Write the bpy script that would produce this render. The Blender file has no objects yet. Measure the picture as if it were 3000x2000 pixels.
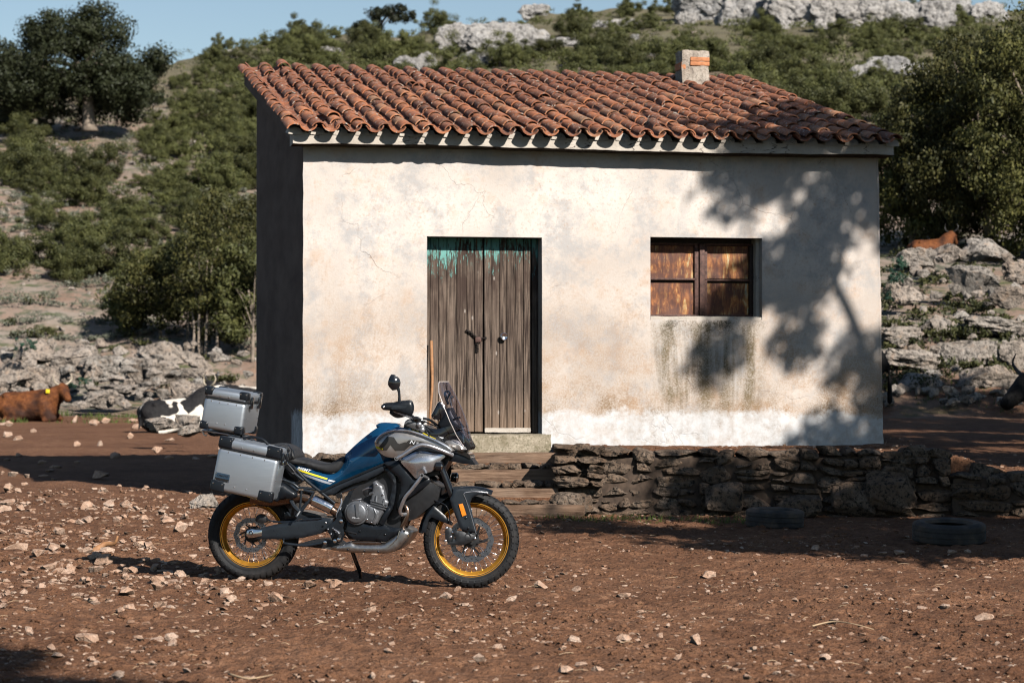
import bpy, bmesh, math, random
import numpy as np
from mathutils import Vector, Matrix
from mathutils.geometry import delaunay_2d_cdt

rnd = random.Random(7)
nrs = np.random.RandomState(11)
R = math.radians
sc = bpy.context.scene
col = sc.collection

# ------------------------------------------------------------------ camera
FPX = 3000 * 85 / 36.0
CAM = Vector((0, 0, 1.42))
PITCH = math.atan(100 / FPX)
cd = bpy.data.cameras.new('camera'); cam = bpy.data.objects.new('camera', cd); col.objects.link(cam)
cd.lens = 85; cd.sensor_width = 36; cd.clip_start = 0.1; cd.clip_end = 2000
cam.location = CAM; cam.rotation_euler = (R(90) + PITCH, 0, 0)
cd.dof.use_dof = True; cd.dof.focus_distance = 19.0; cd.dof.aperture_fstop = 4.0
sc.camera = cam
# ------------------------------------------------------------------ sky, sun, exposure
SUNV = Vector((0.92, -1.25, 1.0)).normalized()          # towards the sun
w = bpy.data.worlds.new('World'); sc.world = w; w.use_nodes = True
nt = w.node_tree; nt.nodes.clear()
sky = nt.nodes.new('ShaderNodeTexSky'); sky.sky_type = 'NISHITA'; sky.sun_disc = False
sky.sun_elevation = math.asin(SUNV.z); sky.sun_rotation = math.atan2(SUNV.x, SUNV.y)
sky.altitude = 0; sky.air_density = 1.0; sky.dust_density = 0.0; sky.ozone_density = 1.0
bg = nt.nodes.new('ShaderNodeBackground'); bg.inputs[1].default_value = 0.057
ow = nt.nodes.new('ShaderNodeOutputWorld')
nt.links.new(sky.outputs[0], bg.inputs[0]); nt.links.new(bg.outputs[0], ow.inputs[0])
sl = bpy.data.lights.new('sun', 'SUN'); so = bpy.data.objects.new('sun', sl); col.objects.link(so)
sl.energy = 5.0; sl.angle = R(0.53); sl.color = (1.0, 0.955, 0.895)
so.rotation_euler = (-SUNV).to_track_quat('-Z', 'Y').to_euler(); so.location = (20, -30, 30)
sc.view_settings.view_transform = 'Standard'; sc.view_settings.look = 'None'
sc.view_settings.exposure = 0.65; sc.view_settings.gamma = 1.0; sc.view_settings.use_curve_mapping = False
sc.render.engine = 'CYCLES'
cy = sc.cycles
cy.max_bounces = 5; cy.diffuse_bounces = 0; cy.glossy_bounces = 3; cy.transmission_bounces = 4; cy.transparent_max_bounces = 8
cy.filter_width = 1.1; cy.caustics_reflective = False; cy.caustics_refractive = False
try:
    cy.use_denoising = True; cy.denoiser = 'OPENIMAGEDENOISE'
except Exception:
    pass

# ------------------------------------------------------------------ helpers: tags and meshes
def tag(o, label=None, cat=None, group=None, kind=None):
    if label: o['label'] = label
    if cat: o['category'] = cat
    if group: o['group'] = group
    if kind: o['kind'] = kind
    return o

def link(name, me, parent=None, mat=None):
    o = bpy.data.objects.new(name, me); col.objects.link(o)
    if parent is not None: o.parent = parent
    if mat is not None and me is not None:
        for m in (mat if isinstance(mat, (list, tuple)) else [mat]): me.materials.append(m)
    return o

def empty(name, loc=(0, 0, 0), rz=0.0):
    o = bpy.data.objects.new(name, None); col.objects.link(o)
    o.location = loc; o.rotation_euler = (0, 0, rz); o.empty_display_size = 0.2
    return o

def mesh_py(name, v, f, smooth=False, sharp=None, mi=None):
    me = bpy.data.meshes.new(name); me.from_pydata([tuple(p) for p in v], [], f); me.update()
    if smooth or sharp is not None:
        me.polygons.foreach_set('use_smooth', [True] * len(me.polygons))
        if sharp is not None: me.set_sharp_from_angle(angle=R(sharp))
    if mi is not None: me.polygons.foreach_set('material_index', mi)
    return me

def mesh_quads(name, v, q, smooth=False):
    """v (n,3), q (m,k) numpy, fast"""
    me = bpy.data.meshes.new(name); k = q.shape[1]
    me.vertices.add(len(v)); me.vertices.foreach_set('co', np.ascontiguousarray(v, dtype=np.float32).ravel())
    me.loops.add(q.size); me.loops.foreach_set('vertex_index', np.ascontiguousarray(q, dtype=np.int32).ravel())
    me.polygons.add(len(q)); me.polygons.foreach_set('loop_start', np.arange(0, q.size, k, dtype=np.int32))
    me.polygons.foreach_set('use_smooth', np.full(len(q), smooth))
    me.update(calc_edges=True)
    return me

def mesh_bm(name, bm, sharp=None):
    me = bpy.data.meshes.new(name); bm.to_mesh(me); bm.free()
    if sharp is not None:
        me.polygons.foreach_set('use_smooth', [True] * len(me.polygons)); me.set_sharp_from_angle(angle=R(sharp))
    return me

def box_bm(bm, c, d, mtx=None, bev=0.0, seg=2):
    g = bmesh.ops.create_cube(bm, size=1.0)
    vs = g['verts']
    for v in vs: v.co = Vector((v.co.x * d[0] + c[0], v.co.y * d[1] + c[1], v.co.z * d[2] + c[2]))
    if bev > 0:
        es = list({e for v in vs for e in v.link_edges})
        r = bmesh.ops.bevel(bm, geom=es, offset=bev, segments=seg, profile=0.5, affect='EDGES', clamp_overlap=True)
        vs = list({v for f in r['faces'] for v in f.verts} | {v for v in vs if v.is_valid})
    if mtx is not None:
        done = set(); st = [v for v in vs if v.is_valid]
        while st:
            v = st.pop()
            if v in done: continue
            done.add(v)
            for e in v.link_edges: st.append(e.other_vert(v))
        for v in done: v.co = mtx @ v.co
    return bm

def box(name, c, d, mat, parent=None, mtx=None, bev=0.0, seg=2):
    bm = bmesh.new(); box_bm(bm, c, d, mtx, bev, seg)
    return link(name, mesh_bm(name, bm, 35), parent, mat)

def tube_data(pts, rad, n=10, cap=True, v0=0):
    pts = [Vector(p) for p in pts]; m = len(pts)
    rad = rad if isinstance(rad, (list, tuple)) else [rad] * m
    V, F = [], []; up = None
    for i, p in enumerate(pts):
        t = (pts[min(i + 1, m - 1)] - pts[max(i - 1, 0)]).normalized()
        if up is None:
            up = Vector((0, 0, 1)) if abs(t.z) < 0.9 else Vector((1, 0, 0))
        a = (up - t * up.dot(t)).normalized(); b = t.cross(a); up = a
        for k in range(n):
            an = 2 * math.pi * k / n
            V.append(p + (a * math.cos(an) + b * math.sin(an)) * rad[i])
    for i in range(m - 1):
        for k in range(n):
            a0 = v0 + i * n + k; a1 = v0 + i * n + (k + 1) % n
            F.append((a0, a1, a1 + n, a0 + n))
    if cap:
        F.append(tuple(v0 + k for k in range(n))[::-1]); F.append(tuple(v0 + (m - 1) * n + k for k in range(n)))
    return V, F

def smooth_path(pts, k=5):
    P = [Vector(p) for p in pts]; out = []
    for i in range(len(P) - 1):
        p0 = P[max(i - 1, 0)]; p1 = P[i]; p2 = P[i + 1]; p3 = P[min(i + 2, len(P) - 1)]
        for j in range(k):
            t = j / k
            out.append(0.5 * ((2 * p1) + (p2 - p0) * t + (2 * p0 - 5 * p1 + 4 * p2 - p3) * t * t + (3 * p1 - p0 - 3 * p2 + p3) * t ** 3))
    out.append(P[-1]); return out

def tubes(name, paths, mat, parent=None, n=10):
    V, F = [], []
    for pts, rad in paths:
        v, f = tube_data(pts, rad, n, True, len(V)); V += v; F += f
    return link(name, mesh_py(name, V, F, sharp=40), parent, mat)

# numpy value noise
def _h(ix, iy, iz):
    n = (ix * 374761393 + iy * 668265263 + iz * 1274126177) & 0xffffffff
    n = ((n ^ (n >> 13)) * 1103515245) & 0xffffffff
    n = ((n ^ (n >> 16)) * 2246822519) & 0xffffffff
    return ((n >> 8) & 0xffff) / 65535.0 * 2 - 1
def vnoise(x, y, z=0.0):
    x = np.asarray(x, dtype=np.float64); y = np.asarray(y, dtype=np.float64); z = np.zeros_like(x) + z
    xi = np.floor(x).astype(np.int64); yi = np.floor(y).astype(np.int64); zi = np.floor(z).astype(np.int64)
    fx = x - xi; fy = y - yi; fz = z - zi
    u = fx * fx * (3 - 2 * fx); v = fy * fy * (3 - 2 * fy); w_ = fz * fz * (3 - 2 * fz)
    def L(a, b, t): return a + (b - a) * t
    a = L(L(_h(xi, yi, zi), _h(xi + 1, yi, zi), u), L(_h(xi, yi + 1, zi), _h(xi + 1, yi + 1, zi), u), v)
    b = L(L(_h(xi, yi, zi + 1), _h(xi + 1, yi, zi + 1), u), L(_h(xi, yi + 1, zi + 1), _h(xi + 1, yi + 1, zi + 1), u), v)
    return L(a, b, w_)
def fbm(x, y, z=0.0, o=3):
    s = 0; a = 1; t = 0
    for i in range(o):
        s = s + a * vnoise(np.asarray(x) * 2 ** i + 17 * i, np.asarray(y) * 2 ** i + 5 * i, np.asarray(z) * 2 ** i + 9 * i); t += a; a *= 0.5
    return s / t
def sst(a, b, x):
    t = np.clip((np.asarray(x, dtype=np.float64) - a) / (b - a), 0, 1); return t * t * (3 - 2 * t)

# picture point (3000 x 2000 photograph) -> direction in the world
_cp, _sp = math.cos(PITCH), math.sin(PITCH)
def ray(px, py):
    x = (px - 1500) / FPX; y = (1000 - py) / FPX
    return Vector((x, _cp - y * _sp, y * _cp + _sp))
def at(px, py, Y):
    d = ray(px, py); return CAM + d * (Y / d.y)

# ------------------------------------------------------------------ materials
class NT:
    def __init__(s, name):
        s.m = bpy.data.materials.new(name); s.m.use_nodes = True; s.t = s.m.node_tree; s.t.nodes.clear()
        s.out = s.n('ShaderNodeOutputMaterial'); s.co = s.n('ShaderNodeTexCoord'); s.bsdf = s.n('ShaderNodeBsdfPrincipled')
        s.l(s.bsdf.outputs[0], s.out.inputs[0])
    def n(s, ty, **kw):
        x = s.t.nodes.new(ty)
        for k, v in kw.items(): setattr(x, k, v)
        return x
    def l(s, a, b): s.t.links.new(a, b)
    def set(s, inp, v):
        if hasattr(v, 'is_linked') or isinstance(v, bpy.types.NodeSocket): s.l(v, inp)
        else: inp.default_value = v
    def geo(s):
        return s.n('ShaderNodeNewGeometry').outputs['Position']
    def obj(s): return s.co.outputs['Object']
    def mapping(s, vec, scale=(1, 1, 1), loc=(0, 0, 0), rot=(0, 0, 0)):
        m = s.n('ShaderNodeMapping'); s.l(vec, m.inputs[0]); m.inputs[1].default_value = loc; m.inputs[2].default_value = rot; m.inputs[3].default_value = scale
        return m.outputs[0]
    def noise(s, vec, scale=5, det=4, rough=0.55, dist=0.0):
        x = s.n('ShaderNodeTexNoise'); s.l(vec, x.inputs['Vector']); x.inputs['Scale'].default_value = scale
        x.inputs['Detail'].default_value = det; x.inputs['Roughness'].default_value = rough; x.inputs['Distortion'].default_value = dist
        return x.outputs[0]
    def voro(s, vec, scale=5, feat='F1', rnd_=1.0):
        x = s.n('ShaderNodeTexVoronoi', feature=feat); s.l(vec, x.inputs['Vector']); x.inputs['Scale'].default_value = scale; x.inputs['Randomness'].default_value = rnd_
        return x.outputs['Distance']
    def ramp(s, fac, stops, interp='LINEAR'):
        x = s.n('ShaderNodeValToRGB'); x.color_ramp.interpolation = interp; e = x.color_ramp.elements
        while len(e) > 1: e.remove(e[-1])
        e[0].position = stops[0][0]; c = stops[0][1]; e[0].color = (*c, 1) if isinstance(c, tuple) else (c, c, c, 1)
        for p, c in stops[1:]:
            k = e.new(p); k.color = (*c, 1) if isinstance(c, tuple) else (c, c, c, 1)
        s.set(x.inputs[0], fac); return x.outputs[0]
    def mix(s, f, a, b, mode='MIX'):
        x = s.n('ShaderNodeMix', data_type='RGBA', blend_type=mode); s.set(x.inputs[0], f)
        for i, v in ((6, a), (7, b)):
            s.set(x.inputs[i], (*v, 1) if isinstance(v, tuple) else v)
        return x.outputs[2]
    def math(s, op, a, b=0.0, clamp=False):
        x = s.n('ShaderNodeMath', operation=op, use_clamp=clamp); s.set(x.inputs[0], a); s.set(x.inputs[1], b); return x.outputs[0]
    def mr(s, v, a, b, c=0.0, d=1.0):
        x = s.n('ShaderNodeMapRange', clamp=True); s.set(x.inputs[0], v)
        for i, q in enumerate((a, b, c, d)): x.inputs[i + 1].default_value = q
        return x.outputs[0]
    def sep(s, vec):
        x = s.n('ShaderNodeSeparateXYZ'); s.l(vec, x.inputs[0]); return x.outputs
    def rand(s): return s.n('ShaderNodeObjectInfo').outputs['Random']
    def bump(s, h, st=0.3, dist=0.01, prev=None):
        x = s.n('ShaderNodeBump'); x.inputs['Strength'].default_value = st; x.inputs['Distance'].default_value = dist; s.l(h, x.inputs['Height'])
        if prev is not None: s.l(prev, x.inputs['Normal'])
        return x.outputs[0]
    def fin(s, col_, rough=0.8, metal=0.0, normal=None, spec=0.5, coat=0.0):
        b = s.bsdf.inputs
        s.set(b['Base Color'], (*col_, 1) if isinstance(col_, tuple) else col_)
        s.set(b['Roughness'], rough); s.set(b['Metallic'], metal); b['Specular IOR Level'].default_value = spec
        b['Coat Weight'].default_value = coat; b['Coat Roughness'].default_value = 0.05
        if normal is not None: s.l(normal, b['Normal'])
        return s.m

def simple(name, c, rough=0.5, metal=0.0, var=0.12, scale=12, bump=0.0, bscale=60, coat=0.0, spec=0.5, dust=0.0):
    s = NT(name); n = s.noise(s.obj(), scale, 3)
    lo = tuple(x * (1 - var) for x in c); hi = tuple(min(x * (1 + var), 1) for x in c)
    cc = s.mix(s.mr(n, 0.3, 0.7), lo, hi)
    rr = s.mr(s.noise(s.obj(), scale * 2.7, 3), 0.25, 0.75, max(rough - 0.07, 0.02), min(rough + 0.1, 1))
    if dust:
        d = s.mr(s.noise(s.obj(), 5, 5, 0.65), 0.45, 0.8, 0, dust); cc = s.mix(d, cc, (0.16, 0.11, 0.075)); 
    nn = s.bump(s.noise(s.obj(), bscale, 3), bump, 0.004) if bump else None
    return s.fin(cc, rr, metal, nn, spec, coat)

MAT = {}
MAT['blue'] = simple('blue_paint', (0.005, 0.070, 0.165), 0.24, 0.5, 0.1, 3, coat=0.8)
MAT['plastic'] = simple('black_plastic', (0.007, 0.009, 0.012), 0.30, 0, 0.2, 8, bump=0.04, bscale=500, spec=0.3, dust=0.015)
MAT['plastic2'] = simple('grey_plastic', (0.014, 0.018, 0.023), 0.30, 0.05, 0.2, 8, bump=0.04, bscale=500, spec=0.35, dust=0.02)
MAT['gloss'] = simple('gloss_black', (0.008, 0.009, 0.011), 0.14, 0, 0.2, 8, coat=0.5)
MAT['seat'] = simple('seat_vinyl', (0.014, 0.014, 0.015), 0.62, 0, 0.2, 30, bump=0.25, bscale=700)
MAT['silver'] = simple('silver_paint', (0.50, 0.52, 0.55), 0.25, 0.88, 0.06, 4, coat=0.3)
MAT['gun'] = simple('gunmetal_paint', (0.38, 0.36, 0.345), 0.33, 0.75, 0.08, 4, coat=0.4)
MAT['bar'] = simple('steel_tube', (0.44, 0.44, 0.46), 0.32, 0.85, 0.1, 30)
MAT['gold'] = simple('gold_anodised', (0.86, 0.41, 0.055), 0.33, 0.8, 0.08, 12, dust=0.14)
MAT['engine'] = simple('engine_cast', (0.15, 0.155, 0.165), 0.40, 0.65, 0.18, 25, bump=0.15, bscale=300, dust=0.2)
MAT['engine2'] = simple('engine_dark', (0.016, 0.017, 0.019), 0.42, 0.3, 0.2, 25, dust=0.06)
MAT['chrome'] = simple('polished_steel', (0.62, 0.62, 0.64), 0.16, 1.0, 0.05, 20)
MAT['pipe'] = simple('heat_stained_steel', (0.17, 0.115, 0.085), 0.24, 0.9, 0.2, 15)
MAT['rubber'] = simple('tyre_rubber', (0.013, 0.0135, 0.0145), 0.66, 0, 0.3, 10, bump=0.25, bscale=160, spec=0.25, dust=0.13)
MAT['disc'] = simple('disc_steel', (0.16, 0.17, 0.19), 0.3, 0.9, 0.15, 40)
MAT['amber'] = simple('amber_reflector', (0.75, 0.20, 0.015), 0.2, 0, 0.15, 60, coat=0.5)
MAT['yellow'] = simple('yellow_decal', (0.80, 0.62, 0.02), 0.4, 0, 0.04)
MAT['white'] = simple('white_decal', (0.72, 0.73, 0.75), 0.4, 0, 0.04)
MAT['greydec'] = simple('grey_decal', (0.38, 0.40, 0.44), 0.4, 0.2, 0.04)
MAT['mdec'] = simple('dark_decal', (0.032, 0.030, 0.028), 0.4, 0.2, 0.08)
MAT['plate'] = simple('name_plate', (0.05, 0.09, 0.14), 0.3, 0.6, 0.1)
def alu_mat():
    s = NT('brushed_aluminium')
    n = s.noise(s.mapping(s.obj(), (4, 4, 160)), 3, 3); n2 = s.noise(s.obj(), 4, 4)
    c = s.mix(n, (0.34, 0.375, 0.41), (0.44, 0.47, 0.50)); c = s.mix(s.mr(n2, 0.45, 0.8, 0, 0.25), c, (0.38, 0.37, 0.36))
    return s.fin(c, s.mr(n, 0.2, 0.8, 0.34, 0.50), 0.82, s.bump(n, 0.03, 0.002))
MAT['alu'] = alu_mat()
def glass_mat():
    s = NT('tinted_screen'); t = s.t
    tr = s.n('ShaderNodeBsdfTransparent'); tr.inputs[0].default_value = (0.92, 0.91, 0.95, 1)
    gl = s.n('ShaderNodeBsdfGlossy'); gl.inputs['Roughness'].default_value = 0.06
    fr = s.n('ShaderNodeFresnel'); fr.inputs[0].default_value = 1.5
    mx = s.n('ShaderNodeMixShader'); s.l(s.math('MULTIPLY', fr.outputs[0], 0.22), mx.inputs[0]); s.l(tr.outputs[0], mx.inputs[1]); s.l(gl.outputs[0], mx.inputs[2])
    s.l(mx.outputs[0], s.out.inputs[0]); s.t.nodes.remove(s.bsdf); return s.m
MAT['screen'] = glass_mat()
MAT['screenglint'] = simple('screen_edge_glint', (0.42, 0.36, 0.33), 0.2, 0, 0.05, coat=0.3)
MAT['skid'] = simple('brushed_skid_plate', (0.34, 0.335, 0.33), 0.34, 0.95, 0.15, 20, dust=0.1)

def soil_mat():
    s = NT('dirt_ground'); P = s.geo(); sp = s.sep(P)
    a = s.noise(P, 0.55, 5, 0.6); b = s.noise(P, 6, 6, 0.7); c = s.noise(P, 45, 4, 0.7); v = s.voro(P, 28)
    base = s.mix(s.mr(a, 0.3, 0.7), (0.165, 0.077, 0.041), (0.275, 0.138, 0.076))
    base = s.mix(s.mr(b, 0.35, 0.68), s.mix(0.5, base, (0.30, 0.26, 0.24), 'MULTIPLY'), base)
    base = s.mix(s.mr(b, 0.55, 0.75, 0, 0.6), base, (0.35, 0.20, 0.118))
    base = s.mix(s.mr(c, 0.62, 0.72, 0, 0.7), base, (0.42, 0.28, 0.19))
    base = s.mix(s.mr(c, 0.46, 0.33, 0, 0.85), base, (0.045, 0.025, 0.017))
    st = s.noise(s.mapping(P, (10, 90, 20), rot=(0, 0, 0.5)), 1, 3); base = s.mix(s.mr(st, 0.72, 0.78, 0, 0.4), base, (0.36, 0.26, 0.16))
    # the slope beyond the yard: stony pinkish soil between the scrub
    h1 = s.noise(P, 0.30, 5, 0.65); h2 = s.noise(P, 2.2, 5, 0.7); h3 = s.noise(P, 1.1, 4)
    hill = s.mix(s.mr(h1, 0.35, 0.65), (0.29, 0.185, 0.13), (0.33, 0.275, 0.225))
    hill = s.mix(s.mr(h2, 0.48, 0.6), hill, (0.13, 0.13, 0.095)); hill = s.mix(s.mr(h3, 0.52, 0.68, 0, 0.85), hill, (0.10, 0.115, 0.045)); hill = s.mix(s.mr(sp[1], 115, 160, 0, 0.75), hill, s.mix(h2, (0.07, 0.072, 0.03), (0.16, 0.14, 0.085)))
    hill = s.mix(s.mr(h2, 0.36, 0.28, 0, 0.8), hill, (0.45, 0.41, 0.37))
    e = s.math('ADD', sp[1], s.math('MULTIPLY', s.math('SUBTRACT', a, 0.5), 12))
    side = s.mr(sp[0], 2.0, 5.5); lim = s.mr(side, 0, 1, 61, 43)
    f = s.mr(s.math('SUBTRACT', e, lim), -2, 2)
    base = s.mix(f, base, hill)
    hsum = s.math('ADD', s.math('MULTIPLY', b, 1.0), s.math('MULTIPLY', c, 0.4))
    n1 = s.bump(hsum, 1.0, 0.06); n2 = s.bump(v, 0.5, 0.02, n1)
    return s.fin(base, 0.95, 0, n2, 0.15)
MAT['soil'] = soil_mat()

def rock_mat(name, c0, c1, c2, dark=(0.05, 0.045, 0.04), sc_=1.0, lich_pitshade=0.5, bst=0.8):
    s = NT(name); P = s.geo()
    a = s.noise(P, 1.6 * sc_, 5, 0.65); b = s.noise(P, 7 * sc_, 5, 0.7); v = s.voro(s.mapping(P, (1, 1, 0.7)), 2.5 * sc_, 'DISTANCE_TO_EDGE'); r = s.rand()
    c = s.mix(s.mr(a, 0.35, 0.65), c0, c1); c = s.mix(s.mr(r, 0, 1, 0, 0.35), c, c2); c = s.mix(s.mr(b, 0.56, 0.68, 0, 0.6), c, c2)
    pit = s.noise(P, 13 * sc_, 5, 0.75); c = s.mix(s.mr(s.math('ADD', s.math('MULTIPLY', b, .5), s.math('MULTIPLY', pit, .5)), 0.515, 0.41, 0, lich_pitshade), c, dark)  # lichen black doubles as painted shade in the low pits
    n = s.bump(s.math('ADD', b, pit), bst, 0.09 / sc_); n = s.bump(s.noise(P, 30 * sc_, 3, 0.7), 0.4, 0.012 / sc_, n)
    return s.fin(c, 0.9, 0, n, 0.2)
MAT['lime'] = rock_mat('limestone', (0.29, 0.25, 0.21), (0.47, 0.425, 0.375), (0.42, 0.275, 0.18), (0.035, 0.032, 0.028), lich_pitshade=0.92, bst=1.0)
MAT['crag'] = rock_mat('crag_limestone', (0.36, 0.345, 0.33), (0.52, 0.50, 0.48), (0.44, 0.38, 0.32), (0.10, 0.095, 0.09), 0.35, 0.9, 1.0)
MAT['stone'] = rock_mat('field_stone', (0.36, 0.225, 0.155), (0.54, 0.41, 0.32), (0.44, 0.24, 0.14), (0.14, 0.08, 0.05), 6, 0.55, 0.6)
MAT['wallstone'] = rock_mat('wall_stone', (0.11, 0.074, 0.050), (0.26, 0.20, 0.152), (0.20, 0.115, 0.065), (0.018, 0.016, 0.014), 2.6, 1.0, 1.0)

def gravel_mat():
    s = NT('mixed_gravel'); P = s.geo(); k = s.noise(P, 9, 2); b = s.noise(P, 60, 4, 0.7); a = s.noise(P, 1.1, 3)
    c = s.mix(s.mr(k, 0.38, 0.66), (0.20, 0.105, 0.062), (0.50, 0.37, 0.28)); c = s.mix(s.mr(a, 0.45, 0.62, 0, 0.7), c, (0.24, 0.13, 0.08)); c = s.mix(s.mr(b, 0.45, 0.3, 0, 0.6), c, (0.09, 0.05, 0.034))
    return s.fin(c, 0.95, 0, s.bump(b, 0.5, 0.01), 0.15)
MAT['gravel'] = gravel_mat()
MAT['oldtyre'] = simple('dusty_old_rubber', (0.035, 0.032, 0.030), 0.9, 0, 0.4, 8, bump=0.3, bscale=120, dust=0.75)
MAT['jointearth'] = simple('packed_joint_earth', (0.060, 0.039, 0.026), 0.95, 0, 0.45, 14, bump=0.8, bscale=40)
# ------------------------------------------------------------------ terrain
_yl = np.array([-60, 20, 25, 40, 58, 63, 66, 69, 72, 170, 400.]); _zl = np.array([0, 0, .03, .15, .34, .45, .75, 1.7, 2.6, 23.7, 70.])
_yr = np.array([-60, 22, 25, 34, 41, 46, 50, 56, 265, 400.]); _zr = np.array([0, 0, 0, .05, .2, 1.75, 2.5, 3.6, 42.5, 69.])
def terrain(x, y, micro=True):
    x = np.asarray(x, dtype=np.float64); y = np.asarray(y, dtype=np.float64)
    q = x / np.maximum(np.abs(y), 8.0)
    rid = np.interp(q, [-.3, -.2, -.14, -.05, .07, .12, .22, .35], [150, 158, 168, 200, 255, 262, 235, 220])
    rid = rid + 10 * fbm(q * 30, q * 0 + 3.3, 0, 2)
    ye = np.minimum(y, rid)
    s = sst(-0.03, 0.10, q)
    z = np.interp(ye, _yl, _zl) * (1 - s) + np.interp(ye, _yr, _zr) * s
    z = z - 0.10 * np.maximum(y - rid, 0)
    hm = sst(56, 72, y)
    z = z + hm * (0.55 * fbm(x / 7, y / 9, 1.7, 3) + 0.25 * fbm(x / 1.6, y / 1.9, 4.0, 2))
    # terrace behind the retaining wall
    line = np.where(x < 0.45, 26.9, 24.72)
    T = np.where(x < 4.7, 0.62, 0.40); T = 0.62 - 0.20 * sst(4.4, 5.2, x)
    T = T + 0.10 * sst(26, 30, y) * sst(3.6, 5, x)
    z = z + T * sst(0, 0.16, y - line) * sst(-1.8, 0.2, x) * (1 - sst(55, 75, y)) 
    # slight fall of the yard towards the front wheel
    yard = 1 - sst(19, 24, y)
    z = z - yard * 0.0165 * np.clip(x + 1.8, -1.5, 2.2)
    if micro:
        fine = (1 - sst(40, 60, y)) * (0.35 + 0.65 * sst(0.25, 0.7, np.abs(y - 16.65)))
        fine = fine * (1 - 0.6 * sst(23, 25, y))
        z = z + fine * (0.034 * fbm(x / 1.1, y / 1.1, 0.3, 2) + 0.026 * fbm(x / 0.28, y / 0.28, 2.0, 2) + 0.024 * fbm(x / 0.09, y / 0.09, 5.0, 2))
        z = z + (1 - sst(40, 60, y)) * 0.006 * fbm(x / 0.06, y / 0.06, 8.0, 2)
    return z
def gz(x, y): return float(terrain(np.array([x]), np.array([y]))[0])
_ts = np.concatenate([np.arange(9, 34, 0.1), np.arange(34, 60, 0.25), np.arange(60, 420, 1.2)])
def hit(px, py, ts=_ts):
    d = ray(px, py); d = d / d.y
    X = d.x * ts; Z = 1.42 + d.z * ts
    g = terrain(X, ts, False); k = np.nonzero(Z < g)[0]
    if len(k) == 0: return None
    i = k[0]; return Vector((X[i], ts[i], gz(X[i], ts[i])))
_tf = np.concatenate([np.arange(34, 60, 0.6), np.arange(60, 300, 1.8)])

def build_ground():
    ys = [-60, -35, -20, -10, -4, 0, 3, 6, 7.5]
    y = 8.5
    while y < 21.5: ys.append(y); y *= 1.0023
    while y < 30: ys.append(y); y *= 1.0042
    while y < 70: ys.append(y); y *= 1.008
    while y < 300: ys.append(y); y *= 1.016
    ys += [330, 380, 450, 560, 700]
    ys = np.array(ys)
    u = np.linspace(-1, 1, 470); inner = 0.90
    X = []
    for yy in ys:
        hw = max(yy, 6) * 0.235 + 1.0; ow_ = hw + 170
        a = np.abs(u); xx = np.where(a < inner, a / inner * hw, hw + ((a - inner) / (1 - inner)) ** 2 * (ow_ - hw))
        X.append(np.sign(u) * xx)
    X = np.array(X); Y = np.repeat(ys[:, None], len(u), 1)
    Z = terrain(X.ravel(), Y.ravel())
    V = np.stack([X.ravel(), Y.ravel(), Z], 1)
    n, m = X.shape
    idx = np.arange(n * m).reshape(n, m)
    Q = np.stack([idx[:-1, :-1].ravel(), idx[:-1, 1:].ravel(), idx[1:, 1:].ravel(), idx[1:, :-1].ravel()], 1)
    o = link('ground', mesh_quads('ground', V, Q, True), None, MAT['soil'])
    tag(o, 'brown stony dirt yard rising to the scrubby hillside', 'ground', kind='structure')
build_ground()

# ------------------------------------------------------------------ house
PSI = R(11.7)
P0 = Vector((-2.27, 26.25, 0))
HW, HD = 6.593, 5.1
ht = Vector((math.cos(PSI), math.sin(PSI), 0)); hv = Vector((-math.sin(PSI), math.cos(PSI), 0))
def hp(px, py, v=0.0):
    d = ray(px, py); o = P0 + hv * v; k = (o - CAM).dot(hv) / d.dot(hv); p = CAM + d * k - P0
    return p.dot(ht), p.z
house = empty('farmhouse', P0, PSI)
tag(house, 'small whitewashed stone farmhouse with sloping red tile roof and plank door', 'house')
BASE, TOPZ = 0.40, 3.92
SLOPE = 0.236; EV = -0.38; EZ = 4.018                      # tile bed: z = EZ + SLOPE * (v - EV)
def rz_(v): return EZ + SLOPE * (v - EV)
SA = math.atan(SLOPE)

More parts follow.
